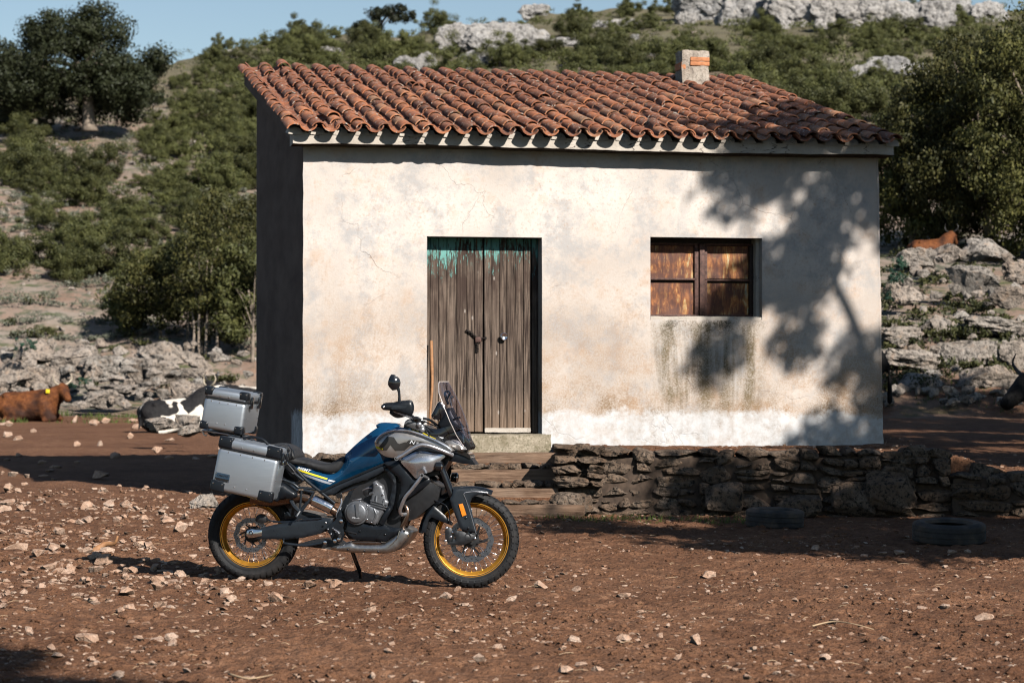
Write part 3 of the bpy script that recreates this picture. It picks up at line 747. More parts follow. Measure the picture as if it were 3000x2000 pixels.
wbar(1884, 2042, 815, 820.5, 0.034); wbar(2064, 2200, 817, 822.5, 0.034)
wbar(2034, 2045.5, 716, 922, 0.034, 'window_stile'); wbar(2047.5, 2062, 714, 924, 0.06, 'window_mullion', off=0.012); wbar(2063.5, 2071, 716, 922, 0.034, 'window_stile')
wbar(1884, 2046, 921, 927, 0.036, 'window_rail'); wbar(2063, 2206, 921, 927, 0.036, 'window_rail'); wbar(1884, 2046, 712, 718, 0.036, 'window_rail'); wbar(2063, 2206, 712, 718, 0.036, 'window_rail')
wbar(2194, 2208, 718, 921, 0.05, 'window_stile', 'darkmetal')
lumpy_box('window_sill', ((wl + wr) / 2, REV / 2 + 0.02, wbz + 0.012), (wr - wl - 0.004, REV + 0.02, 0.045), MAT['eave'], win, 21, 0.01, 0.05)
lumpy_box('window_frame', (wr - 0.022, REV / 2 + 0.06, (wbz + wtz) / 2), (0.04, REV - 0.08, wtz - wbz), MAT['eave'], win, 22, 0.006, 0.05)

# ------------------------------------------------------------------ stones (shapes shared by many)
def rock_mesh(name, seed, sub=3, amp=0.16, blocky=0.35, freq=1.6, planes=10, mat='lime', flat=0.6, smooth=False, cuts_=0.80, strata=0.0):
    bm = bmesh.new(); bmesh.ops.create_icosphere(bm, subdivisions=sub, radius=1.0)
    co = np.array([v.co for v in bm.verts]); rs = np.random.RandomState(seed)
    for k in range(planes):                                   # chop with planes: angular faces
        n = rs.randn(3); n /= np.linalg.norm(n); d = rs.uniform(cuts_ - .22, cuts_ + 0.10)
        t = co @ n; co = co - np.outer(np.maximum(t - d, 0), n)
    mx = np.abs(co).max(1, keepdims=True); co = co * (1 - blocky) + co / np.maximum(mx, .01) * 0.8 * blocky
    n1 = fbm(co[:, 0] * freq + seed, co[:, 1] * freq, co[:, 2] * freq, 4)
    n2 = -np.abs(fbm(co[:, 0] * freq * 1.7 + seed * 2, co[:, 1] * freq * 1.7 + 9, co[:, 2] * freq * 1.2, 3))
    rad = co / np.maximum(np.linalg.norm(co, axis=1, keepdims=True), 1e-3)
    co = co + rad * (amp * (n1 + 0.8 * n2))[:, None]
    if strata:
        lay = np.floor(co[:, 2] * 5 + 0.5 * vnoise(co[:, 0] * 2, co[:, 1] * 2, seed)); off = np.array([rs.uniform(-1, 1) for _ in range(40)])
        s_ = off[(lay.astype(int) + 20) % 40] * strata; co[:, 0] *= 1 + s_; co[:, 1] *= 1 + s_
    co[:, 2] *= flat
    for v, c in zip(bm.verts, co): v.co = c
    me = mesh_bm(name, bm, 35 if smooth else None)
    if not smooth: me.polygons.foreach_set('use_smooth', [False] * len(me.polygons))
    me.materials.append(MAT[mat]); return me
def hull_stone(seed):
    rs = np.random.RandomState(seed); bm = bmesh.new()
    for _ in range(15):
        p = rs.randn(3); p /= np.linalg.norm(p); p *= rs.uniform(.75, 1.05); bm.verts.new(p * (1, .85, .62))
    bmesh.ops.convex_hull(bm, input=list(bm.verts)); bmesh.ops.delete(bm, geom=[v for v in bm.verts if not v.link_faces], context='VERTS')
    bmesh.ops.bevel(bm, geom=list(bm.edges), offset=.035, segments=1, affect='EDGES', clamp_overlap=True)
    bmesh.ops.triangulate(bm, faces=list(bm.faces)); bmesh.ops.subdivide_edges(bm, edges=[e for e in bm.edges if e.calc_length() > .3], cuts=1)
    for v in bm.verts: v.co += Vector(rs.randn(3)) * .022
    bmesh.ops.triangulate(bm, faces=[f for f in bm.faces if len(f.verts) > 3])
    me = mesh_bm('stone', bm); me.materials.append(MAT['stone']); return me
def lime_hull(seed):
    me = hull_stone(seed); bm = bmesh.new(); bm.from_mesh(me); bmesh.ops.subdivide_edges(bm, edges=list(bm.edges), cuts=2, use_grid_fill=True)
    co = np.array([v.co for v in bm.verts]); n = fbm(co[:, 0] * 2.4 + seed, co[:, 1] * 2.4, co[:, 2] * 3.4, 4); n2 = -np.abs(fbm(co[:, 0] * 5 + seed, co[:, 1] * 5, co[:, 2] * 5, 2))
    for v, a, b in zip(bm.verts, n, n2): v.co *= 1 + .16 * a + .16 * b
    bmesh.ops.triangulate(bm, faces=list(bm.faces)); me2 = mesh_bm('rock', bm); me2.materials.append(MAT['lime']); return me2
STONES = [hull_stone(100 + i) for i in range(12)]
WSTONES = None

# ------------------------------------------------------------------ retaining wall
def wall_stone_mesh(w_, h_, d_, seed):
    """rough block, front face bulged, w x h, fitted to its cell"""
    rs = np.random.RandomState(seed); bm = bmesh.new(); box_bm(bm, (0, 0, 0), (1, 1, 1)); bmesh.ops.subdivide_edges(bm, edges=bm.edges, cuts=5, use_grid_fill=True)
    co = np.array([v.co for v in bm.verts]) * 2
    p = 7.0; ln = (np.abs(co) ** p).sum(1) ** (1 / p); co = co / ln[:, None]
    ax = rs.uniform(-.13, .13); co[:, 2] += ax * co[:, 0]; co[:, 0] += rs.uniform(-.14, .14) * co[:, 2]
    rad = co / np.linalg.norm(co, axis=1, keepdims=True)
    n1 = fbm(co[:, 0] * 1.4 * max(w_ / h_, 1) + seed, co[:, 1] * 1.4, co[:, 2] * 1.4 + seed * 3, 4); n2 = np.abs(fbm(co[:, 0] * 3 + seed, co[:, 1] * 3, co[:, 2] * 3, 2))
    for _ in range(9):
        nn = rs.randn(3) * (1, .6, 1); nn /= np.linalg.norm(nn); tt = co @ nn; co = co - np.outer(np.maximum(tt - rs.uniform(.68, 1.0), 0), nn)
    co = co + rad * (0.13 * n1 - 0.10 * n2 + 0.11)[:, None]
    co *= np.array([w_, d_, h_]) / 2
    for v, c in zip(bm.verts, co): v.co = c
    me = mesh_bm('stone', bm); me.materials.append(MAT['wallstone']); return me
def split_cells(x0, x1, z0, z1, rs, out, big=0.0):
    w_, h_ = x1 - x0, z1 - z0
    mw = rs.uniform(.26, .80); mh = rs.uniform(.08, .20)
    if w_ > mw and (w_ > h_ * 1.3 or h_ < mh):
        t = rs.uniform(.35, .65); m = x0 + w_ * t; split_cells(x0, m, z0, z1, rs, out); split_cells(m, x1, z0, z1, rs, out)
    elif h_ > mh and h_ > 0.13:
        t = rs.uniform(.35, .65); m = z0 + h_ * t; split_cells(x0, x1, z0, m, rs, out); split_cells(x0, x1, m, z1, rs, out)
    else: out.append((x0, x1, z0, z1))
def dry_wall(parent, x0, x1, zb, zt, yline, seed, thick=0.3, topj=0.03):
    rs = random.Random(seed); cells = []; x = x0
    while x < x1 - 0.15:
        w_ = min(rs.uniform(.9, 1.5), x1 - x); split_cells(x, x + w_, zb, zt, rs, cells); x += w_
    for i, (a, b, c, d) in enumerate(cells):
        me = wall_stone_mesh((b - a) * 1.03, (d - c) * 1.05, thick * rs.uniform(.94, 1.06), seed * 97 + i)
        o = link('stone', me, parent); xm = (a + b) / 2
        top = abs(d - zt) < 1e-6
        o.location = (xm, yline(xm) + rs.uniform(-.025, .02), (c + d) / 2 + (rs.uniform(-topj, topj) if top else 0)); o.rotation_euler = (rs.gauss(0, .04), rs.gauss(0, .04), rs.gauss(0, .07))
rw = empty('retaining_wall', (0.5, 24.65, 0)); tag(rw, 'low dry stone retaining wall below the farmhouse terrace', 'wall')
def rel(o):
    o.matrix_parent_inverse = Matrix.Translation(-Vector((0.5, 24.65, 0)))
dry_wall(rw, 0.62, 4.45, -0.10, 0.68, lambda x: 24.72 - 0.02 * x, 5, 0.34)
dry_wall(rw, 4.45, 7.6, -0.10, 0.44, lambda x: 24.60 - 0.03 * (x - 4.4), 6, 0.34)
dry_wall(rw, 0.42, 0.95, 0.30, 0.705, lambda x: 24.62, 8, 0.40, .01)
for (px, py, s_) in ((2640, 1330, .20), (2680, 1315, .22), (2610, 1335, .15), (2560, 1338, .16), (2330, 1318, .13), (1700, 1308, .16), (2880, 1378, .2)):
    p = at(px, py + 18, 24.6); o = link('stone', wall_stone_mesh(s_ * 1.5, s_ * 1.1, s_, int(px)), rw); o.location = p; o.rotation_euler = (0, trn.uniform(-.3, .3), trn.uniform(-.5, .5))
for (px, py, wd, hg) in ((1675, 1482, .42, .26), (2500, 1465, .42, .36), (2610, 1440, .50, .44), (2120, 1452, .36, .30), (2340, 1485, .44, .24)):
    p = at(px, py, 24.45); o = link('stone', wall_stone_mesh(wd, hg, .3, int(px) + 5), rw); o.location = p
for o in rw.children: rel(o)
lumpy_box('earth_fill', (2.0, 0.06, 0.24), (3.9, 0.30, 0.70), MAT['jointearth'], rw, 41, .03, .05)
lumpy_box('earth_fill', (5.5, -.03, 0.13), (3.1, 0.30, 0.50), MAT['jointearth'], rw, 42, .03, .05)

# ------------------------------------------------------------------ timber steps
steps = empty('timber_steps', (0.05, 24.3, 0)); tag(steps, 'rough steps of old timbers and stones below the door', 'steps')
SP = Matrix.Translation(-Vector((0.05, 24.3, 0)))
for i, (y0, y1, xr, Y, hgt) in enumerate(((1327, 1362, 1640, 25.25, 0), (1376, 1413, 1628, 24.90, 0), (1431, 1469, 1634, 24.55, 0), (1479, 1516, 1712, 24.2, 0))):
    a = at(1322, y1, Y); b = at(xr, y0, Y); 
    o = lumpy_box('timber', ((a.x + b.x) / 2, Y + 0.10, (a.z + b.z) / 2), (b.x - a.x, 0.20, b.z - a.z), MAT['timber'], steps, 30 + i, 0.014, 0.06)
    o.matrix_parent_inverse = SP
    # stones wedged above each timber
    if i:
        x = a.x; rs = random.Random(i)
        top = at(1400, (1362, 1413, 1469)[i - 1], Y + 0.30).z
        while x < b.x - 0.05:
            w_ = rs.uniform(.10, .26); hh = max(0.05, top - b.z + 0.03)
            st = link('stone', wall_stone_mesh(w_ * 1.04, hh * 1.15, 0.26, 700 + i * 50 + int(x * 31)), steps); st.location = (x + w_ / 2, Y + 0.27, b.z + hh / 2 - 0.012); st.matrix_parent_inverse = SP; x += w_
        fl = lumpy_box('stair_fill', ((a.x + b.x) / 2, Y + 0.42, b.z / 2 + 0.03), (b.x - a.x - .02, 0.3, b.z + 0.06), MAT['soil'], steps, 60 + i, .008); fl.matrix_parent_inverse = SP
fl = lumpy_box('stair_fill', (0.0, 26.0, 0.27), (1.25, 1.2, 0.60), MAT['soil'], steps, 66, .01); fl.matrix_parent_inverse = SP
# ------------------------------------------------------------------ rubble footing under the front wall
foot = empty('footing', (0, 0, 0)); foot.parent = house; tag(foot, 'rubble stone footing below the limewashed band')
rs_ = random.Random(4); cells = []
for a in (-0.06, 0.62): split_cells(a, a + 0.68, -0.12, BASE + 0.19, rs_, cells)
for i, (a, b, c, d) in enumerate(cells):
    o = link('stone', wall_stone_mesh((b - a) * 1.05, (d - c) * 1.06, 0.34, 900 + i), foot); o.location = ((a + b) / 2, 0.03, (c + d) / 2 - .01)
# ------------------------------------------------------------------ long stick leaning in the doorway
V, F = tube_data(smooth_path([at(1256, 1290, 26.52), at(1261, 1200, 26.57), at(1266, 1130, 26.60), at(1265, 1070, 26.63), at(1263, 998, 26.66)], 4), [0.013] * 6 + [0.016] * 5 + [0.019] * 6, 8)
tag(link('walking_stick', mesh_py('stick', V, F, sharp=50), None, MAT['stick']), 'bare orange-brown wooden stick leaning against the door jamb', 'stick')

# ------------------------------------------------------------------ discarded tyres
def old_tyre(loc, tilt, Ro, w_, label):
    V, F = [], []; n = 56
    pr = [(Ro * .62, -w_ * .30), (Ro * .66, -w_ * .46), (Ro * .82, -w_ * .52), (Ro * .95, -w_ * .45), (Ro, -w_ * .36), (Ro, -w_ * .17), (Ro - .008, -w_ * .15), (Ro - .008, -w_ * .12), (Ro, -w_ * .10), (Ro, w_ * .10), (Ro - .008, w_ * .12), (Ro - .008, w_ * .15), (Ro, w_ * .17), (Ro, w_ * .36), (Ro * .95, w_ * .45), (Ro * .82, w_ * .52), (Ro * .66, w_ * .46), (Ro * .62, w_ * .30)]
    k = len(pr)
    for i in range(n):
        a = 2 * math.pi * i / n
        for r_, z in pr:
            rr = r_ - (0.007 if (i % 2 and abs(z) > w_ * .17 and r_ > Ro * .9) else 0)
            V.append((rr * math.cos(a), rr * math.sin(a), z))
    for i in range(n):
        for j in range(k - 1): F.append((i * k + j, ((i + 1) % n) * k + j, ((i + 1) % n) * k + j + 1, i * k + j + 1))
    o = link('discarded_tyre', mesh_py('tyre', V, F, sharp=30), None, MAT['oldtyre']); o.location = loc; o.rotation_euler = tilt
    tag(o, label, 'tyre', 'discarded tyres in front of the wall')
p = at(2270, 1528, 22.8); old_tyre((p.x, 22.8, gz(p.x, 22.8) + 0.085), (0.03, 0.02, 0.3), 0.275, 0.18, 'old car tyre lying flat against the foot of the stone wall')
p = at(2780, 1580, 20.9); old_tyre((p.x, 20.9, gz(p.x, 20.9) + 0.085), (0.05, -0.06, 1.0), 0.315, 0.18, 'old car tyre lying on the dirt farther out from the wall')
# ------------------------------------------------------------------ motorcycle
BPSI = R(8.5)
RD = 16.77
RX = (743 - 1500) / FPX * RD
bike = empty('motorcycle', (RX, RD, 0.0), -BPSI)
tag(bike, 'blue and silver adventure motorcycle with gold spoked wheels and aluminium cases', 'motorcycle')
BO = Vector((RX, RD, 0)); BH = Vector((math.cos(BPSI), -math.sin(BPSI), 0)); BR = Vector((-math.sin(BPSI), -math.cos(BPSI), 0)); UZ = Vector((0, 0, 1))
WB = 1.531
FO = BO + BH * WB + UZ * 0.301
FPSI = R(-2.2)
FH = Vector((math.cos(FPSI), -math.sin(FPSI), 0)); FR = Vector((-math.sin(FPSI), -math.cos(FPSI), 0))
class Fr:
    """upright frame: h forward, r towards the near side (right-hand side of the bike), z up"""
    def __init__(s, o, h, r): s.o, s.h, s.r = o, h, r
    def at(s, zx, zy, l=0.0):                          # traced point -> (x, l, z) of the frame
        d = ray(550 + zx / 2.24, 1050 + zy / 2.24); o = s.o + s.r * l
        k = (o - CAM).dot(s.r) / d.dot(s.r); p = CAM + d * k - s.o
        return (p.dot(s.h), l, p.z)
    def loc(s, x, l, z):                               # frame -> bike coordinates
        p = s.o + s.h * x + s.r * l + UZ * z - BO
        return Vector((p.dot(BH), -p.dot(BR), p.z))
    def p(s, zx, zy, l=0.0): return s.loc(*s.at(zx, zy, l))
BF = Fr(BO, BH, BR); FF = Fr(FO, FH, FR)

def dens(pts, step, closed=True, smooth=False):
    P = [Vector(p) for p in pts]; n = len(P); out = []
    for i in range(n if closed else n - 1):
        p0, p1, p2, p3 = P[(i - 1) % n], P[i], P[(i + 1) % n], P[(i + 2) % n]
        k = max(1, int((p2 - p1).length / step))
        for j in range(k):
            t = j / k
            if smooth: out.append(0.5 * (2 * p1 + (p2 - p0) * t + (2 * p0 - 5 * p1 + 4 * p2 - p3) * t * t + (3 * p1 - p0 - 3 * p2 + p3) * t ** 3))
            else: out.append(p1.lerp(p2, t))
    return out

def solid(name, outline, fr, l0, l1, bulge, r, mat, parent, smooth=True, back_bulge=0.0, step=0.014, lref=None, taper=None, sharp=48, grid=0.018):
    """closed body: traced outline, thickness from l0 (far) to l1 (near), faces domed by bulge over the rim width r"""
    lref = l1 if lref is None else lref
    o2 = [Vector((q[0], q[2])) for q in (fr.at(x, y, lref) for x, y in outline)]
    o2 = dens(o2, step, True, smooth)
    xs = [p.x for p in o2]; zs = [p.y for p in o2]
    pts = list(o2); n = len(o2); A = np.array([(p.x, p.y) for p in o2]); B = np.roll(A, -1, 0)
    def dist(Q):
        ab = B - A; t = np.clip(((Q[:, None, :] - A) * ab).sum(2) / np.maximum((ab ** 2).sum(1), 1e-12), 0, 1)
        return np.sqrt((((A + ab * t[:, :, None]) - Q[:, None, :]) ** 2).sum(2)).min(1)
    gx = np.arange(min(xs), max(xs), grid); gzz = np.arange(min(zs), max(zs), grid)
    if len(gx) and len(gzz):
        G = np.array([(a + (grid / 2 if j % 2 else 0), b) for j, b in enumerate(gzz) for a in gx])
        # keep points inside
        ins = np.zeros(len(G), bool)
        for i in range(n):
            a, b = A[i], B[i]; c = ((a[1] > G[:, 1]) != (b[1] > G[:, 1])); den = b[1] - a[1] if abs(b[1] - a[1]) > 1e-12 else 1e-12
            ins ^= c & (G[:, 0] < (b[0] - a[0]) * (G[:, 1] - a[1]) / den + a[0])
        G = G[ins]; G = G[dist(G) > grid * 0.5] if len(G) else G
        pts += [Vector(g) for g in G]
    vs, es, fs, ov, oe, of = delaunay_2d_cdt(pts, [(i, (i + 1) % n) for i in range(n)], [], 1, 1e-6)
    Q = np.array([(v.x, v.y) for v in vs]); d = dist(Q)
    t = np.clip(d / r, 0, 1); h = np.sqrt(np.maximum(1 - (1 - t) ** 2, 0))
    nb = [set() for _ in range(len(Q))]
    for f in fs:
        for i in range(len(f)): nb[f[i]].add(f[(i + 1) % len(f)]); nb[f[(i + 1) % len(f)]].add(f[i])
    if bulge > .02:
        h = 1 - (1 - t) ** 2; inner_ = [i for i in range(len(Q)) if d[i] > 1e-5]; nb = [list(q) for q in nb]
        for _ in range(10):
            h2 = h.copy()
            for i in inner_: h2[i] = .4 * h[i] + .6 * h[nb[i]].mean()
            h = h2
    tp = np.ones(len(Q)) if taper is None else np.array([taper(a, b) for a, b in Q])
    V = [fr.loc(a, l1 * k + bulge * hh, b) for (a, b), hh, k in zip(Q, h, tp)] + [fr.loc(a, (l0 * k if l0 < 0 else l0) - back_bulge * hh, b) for (a, b), hh, k in zip(Q, h, tp)]
    m = len(Q); F = []
    ec = {}
    for f in fs:
        F.append(tuple(f)); F.append(tuple(m + i for i in f[::-1]))
        for i in range(len(f)): ec[(f[i], f[(i + 1) % len(f)])] = 1
    for (a, b) in ec:
        if (b, a) not in ec: F.append((b, a, m + a, m + b))
    me = mesh_py(name, V, F)
    bm = bmesh.new(); bm.from_mesh(me); bmesh.ops.recalc_face_normals(bm, faces=bm.faces); bm.to_mesh(me); bm.free()
    me.polygons.foreach_set('use_smooth', [True] * len(me.polygons)); me.set_sharp_from_angle(angle=R(sharp))
    return link(name, me, parent, MAT[mat])

def btube(name, paths, mat, parent, fr=BF, n=10, k=5):
    out = []
    for pts, rad in paths:
        P = [fr.p(*q) for q in pts]; P = smooth_path(P, k) if len(P) > 2 else P
        out.append((P, rad))
    for q in out: o = tubes(name, [q], MAT[mat], parent, n)
    return o

def lathe(name, prof, fr, cx, cz, mat, parent, n=48, closed=True, l0=0.0, sharp=40):
    V, F = [], []; k = len(prof)
    for i in range(n):
        a = 2 * math.pi * i / n
        for r_, l in prof: V.append(fr.loc(cx + r_ * math.cos(a), l0 + l, cz + r_ * math.sin(a)))
    for i in range(n):
        for j in range(k if closed else k - 1):
            F.append((i * k + j, i * k + (j + 1) % k, ((i + 1) % n) * k + (j + 1) % k, ((i + 1) % n) * k + j))
    return link(name, mesh_py(name, V, F, sharp=sharp), parent, MAT[mat])

def bolts(name, pts, rad, mat, parent, fr=BF, hgt=0.006):
    """small domed screw heads"""
    n = 8
    for (zx, zy, l) in pts:
        V, F = [], []
        x, _, z = fr.at(zx, zy, l); b = 0
        for rr, ll in ((rad, 0), (rad * .9, hgt * .7), (rad * .5, hgt)):
            for i in range(n): V.append(fr.loc(x + rr * math.cos(2 * math.pi * i / n), l + ll, z + rr * math.sin(2 * math.pi * i / n)))
        for j in range(2):
            for i in range(n): F.append((b + j * n + i, b + j * n + (i + 1) % n, b + (j + 1) * n + (i + 1) % n, b + (j + 1) * n + i))
        F.append(tuple(b + 2 * n + i for i in range(n)))
        link(name, mesh_py(name, V, F, sharp=50), parent, MAT[mat])

# ---- wheels
def wheel(fr, cx, cz, Ro, w_, rf, seed, disc_r, disc_in, discs, nspk):
    wh = empty('wheel', (0, 0, 0)); wh.parent = bike
    h = w_ / 2
    pr = [(rf - .012, h * .62), (rf + .004, h * .74), (rf + .010, h * .84), (rf + .012, h * .89), (rf + .02, h * .90), (rf + .022, h * .93), ((Ro + rf) / 2 - .004, h * .98), ((Ro + rf) / 2, h * 1.01), ((Ro + rf) / 2 + .003, h * .985), (Ro - .034, h * .95), (Ro - .020, h * .80), (Ro - .012, h * .45), (Ro - .009, 0)]
    pr = pr + [(r_, -l) for r_, l in pr[::-1][1:]]
    ty = lathe('tyre', pr, fr, cx, cz, 'rubber', wh, 72, False)
    # tread blocks
    V, F = [], []; n = 40; rs = random.Random(seed)
    def surf(l):
        a = abs(l) / h
        return np.interp(a, [0, .45, .80, .95, 1.02], [Ro, Ro - .0035, Ro - .0125, Ro - .028, Ro - .042])
    rows = [(-1.0, -.66), (-.60, -.22), (-.17, .17), (.22, .60), (.66, 1.0)]
    for i in range(n):
        for j, (a, b) in enumerate(rows):
            off = (0.5 if j % 2 else 0.0) + 0.18 * abs(j - 2)
            t0 = 2 * math.pi * (i + off + .13) / n; t1 = 2 * math.pi * (i + off + .87) / n; sk = 2 * math.pi / n * 0.28 * (1 if j > 2 else -1 if j < 2 else 0)
            b0 = len(V)
            for inner in (0.014, 0.0):
                for tt in (t0, (t0 + t1) / 2, t1):
                    for q, l in enumerate((a * h, (a + b) / 2 * h, b * h)):
                        rr = surf(l) - inner; ang = tt + sk * (q - 1) * .5
                        V.append(fr.loc(cx + rr * math.cos(ang), l, cz + rr * math.sin(ang)))
            def I(z, t, q): return b0 + z * 9 + t * 3 + q
            for t in range(2):
                for q in range(2): F.append((I(1, t, q), I(1, t + 1, q), I(1, t + 1, q + 1), I(1, t, q + 1)))
            for t in range(2): F.append((I(0, t, 0), I(0, t + 1, 0), I(1, t + 1, 0), I(1, t, 0))); F.append((I(0, t, 2), I(1, t, 2), I(1, t + 1, 2), I(0, t + 1, 2)))
            for q in range(2): F.append((I(0, 0, q), I(1, 0, q), I(1, 0, q + 1), I(0, 0, q + 1))); F.append((I(0, 2, q), I(0, 2, q + 1), I(1, 2, q + 1), I(1, 2, q)))
    tag(link('tread', mesh_py('tread', V, F, sharp=35), wh, MAT['rubber']), 'blocky dirt-road tread of the tyre', kind='stuff')
    g = h * .66
    hp_ = [(rf, g), (rf - .003, g + .005), (rf - .0065, g + .005), (rf - .0075, g - .004), (rf - .0115, g - .006), (rf - .0125, g + .001), (rf - .016, g), (rf - .018, g * .72), (rf - .032, g * .34), (rf - .036, g * .18)]
    pr = hp_ + [(a_, -b_) for a_, b_ in hp_[::-1]]
    lathe('rim', pr, fr, cx, cz, 'gold', wh, 80, True, sharp=25)
    lathe('hub', [(0.012, .075), (.028, .075), (.03, .05), (.052, .048), (.055, .04), (.03, .03), (.03, -.03), (.055, -.04), (.052, -.048), (.03, -.05), (.028, -.075), (.012, -.075)], fr, cx, cz, 'engine2', wh, 28)
    V, F = [], []
    for i in range(nspk):
        side = 1 if i % 2 else -1; dirn = 1 if (i // 2) % 2 else -1
        a = 2 * math.pi * i / nspk; a2 = a + dirn * 0.30
        P0_ = fr.loc(cx + .051 * math.cos(a2), side * .044, cz + .051 * math.sin(a2)); P1_ = fr.loc(cx + (rf - .032) * math.cos(a), side * g * .18, cz + (rf - .032) * math.sin(a)); Pm = P1_.lerp(P0_, .10)
        v, f = tube_data([P0_, Pm, P1_], [.0021, .0021, .0034], 5, True, len(V)); V += v; F += f
    link('spokes', mesh_py('spokes', V, F, True), wh, MAT['chrome'])
    for l in discs:
        V, F, mi = [], [], []; n = 60
        for i in range(n):
            a = 2 * math.pi * i / n; wv_ = 0.003 * math.cos(a * 10)
            for rr, ll in ((disc_r + wv_, .0025), (disc_in + wv_, .0025), (disc_in + wv_, -.0025), (disc_r + wv_, -.0025)): V.append(fr.loc(cx + rr * math.cos(a), l + ll, cz + rr * math.sin(a)))
        for i in range(n):
            for j in range(4): F.append((i * 4 + j, i * 4 + (j + 1) % 4, ((i + 1) % n) * 4 + (j + 1) % 4, ((i + 1) % n) * 4 + j)); mi.append(0)
        sg = 1 if l > 0 else -1
        for i in range(40):                                      # dark dots painting the shade of drilled holes
            a = 2 * math.pi * (i + .5 * (i % 2)) / 40; rr = disc_in + (disc_r - disc_in) * (.28 + .22 * (i % 3)); b0 = len(V)
            for k in range(7): V.append(fr.loc(cx + rr * math.cos(a) + .0038 * math.cos(k * .8976), l + sg * .0029, cz + rr * math.sin(a) + .0038 * math.sin(k * .8976)))
            F.append(tuple(range(b0, b0 + 7))); mi.append(1)
        for i in range(6):                                       # carrier arms
            a = 2 * math.pi * i / 6; da = .5
            P = [fr.loc(cx + .045 * math.cos(a - da), l * .9, cz + .045 * math.sin(a - da)), fr.loc(cx + disc_in * 1.02 * math.cos(a), l, cz + disc_in * 1.02 * math.sin(a))]
            v, f = tube_data(P, [.0065, .0045], 6, True, len(V)); V += v; F += f; mi += [2] * len(f)
            v, f = tube_data([fr.loc(cx + disc_in * math.cos(a), l - .004, cz + disc_in * math.sin(a)), fr.loc(cx + disc_in * math.cos(a), l + sg * .007, cz + disc_in * math.sin(a))], .0085, 8, True, len(V)); V += v; F += f; mi += [3] * len(f)
        me = mesh_py('brake_disc', V, F, sharp=35, mi=mi); link('brake_disc', me, wh, [MAT['disc'], MAT['gloss'], MAT['engine2'], MAT['chrome']])
    return wh
rcx, _, rcz = BF.at(432, 1153, 0.0); RRAD = rcz - (-0.004)
wr_ = wheel(BF, rcx, rcz, 0.320, 0.150, 0.2285, 1, 0.120, 0.086, [0.075], 32); tag(wr_, 'rear wheel with gold rim and chunky tyre')
wf_ = wheel(FF, 0.0, 0.0, 0.328, 0.112, 0.256, 2, 0.150, 0.117, [0.066, -0.066], 36); tag(wf_, 'front wheel with gold rim and twin brake discs')

# ---- chassis mass (dark) so nothing is hollow
solid('engine_block', [(985, 985), (1040, 900), (1130, 830), (1290, 780), (1400, 820), (1420, 900), (1390, 1010), (1400, 1110), (1290, 1180), (1050, 1160), (985, 1090)], BF, -0.16, 0.13, 0.0, .02, 'engine2', bike, False, grid=.05)
solid('radiator', [(1400, 790), (1560, 790), (1660, 850), (1640, 930), (1500, 1045), (1450, 1065), (1440, 1000), (1400, 930)], BF, -0.17, 0.13, 0.01, .02, 'engine2', bike, False, grid=.05)
solid('air_box', [(900, 860), (1180, 700), (1330, 660), (1420, 700), (1440, 800), (1290, 830), (1100, 850), (960, 900)], BF, -0.13, 0.12, 0.0, .02, 'plastic', bike, False, grid=.06)
solid('steering_head', [(1420, 430), (1560, 440), (1700, 520), (1720, 660), (1660, 760), (1560, 780), (1480, 640), (1410, 520)], BF, -0.10, 0.10, 0.0, .02, 'plastic', bike, False, grid=.06)

# ---- bodywork
BODY = [(668, 690), (760, 706), (850, 736), (930, 756), (985, 738), (1016, 690), (1028, 636), (1062, 600), (1110, 556), (1180, 499), (1250, 452), (1300, 444), (1400, 450), (1470, 470), (1420, 560), (1380, 640), (1300, 682), (1200, 722), (1070, 778), (960, 826), (880, 866), (800, 818), (735, 764)]
x0_ = BF.at(700, 700)[0]; x1_ = BF.at(1050, 650)[0]; x2_ = BF.at(1250, 500)[0]
def body_taper(x, z): return float(np.interp(x, [x0_, x1_, x2_], [0.72, 0.78, 1.0]))
solid('fuel_tank', BODY, BF, -0.15, 0.15, 0.045, 0.085, 'blue', bike, True, 0.045, lref=0.14, taper=body_taper, grid=.014, step=.010)
solid('tank_cap', [(1246, 452), (1240, 436), (1262, 423), (1300, 419), (1360, 424), (1384, 436), (1390, 456), (1300, 462)], BF, -0.06, 0.06, 0.02, .03, 'blue', bike, True, .02, lref=0.03)
solid('seat', [(630, 662), (640, 645), (665, 642), (760, 664), (860, 688), (910, 690), (955, 678), (1000, 648), (1018, 642), (1028, 650), (1020, 690), (986, 738), (930, 754), (850, 734), (760, 704), (672, 690)], BF, -0.125, 0.125, 0.018, .035, 'seat', bike, True, .018, lref=0.13, grid=.014)
solid('pillion_seat', [(540, 600), (548, 566), (590, 556), (650, 562), (700, 582), (730, 612), (742, 648), (700, 662), (620, 668), (545, 650)], BF, -0.14, 0.14, 0.02, .05, 'seat', bike, True, .02, lref=-0.02, grid=.014)
btube('seat_seam', [([(660, 566, .01), (690, 600, .16), (700, 640, .17)], .003), ([(640, 562, .01), (668, 600, .165), (676, 645, .17)], .003)], 'plastic2', bike, n=6)
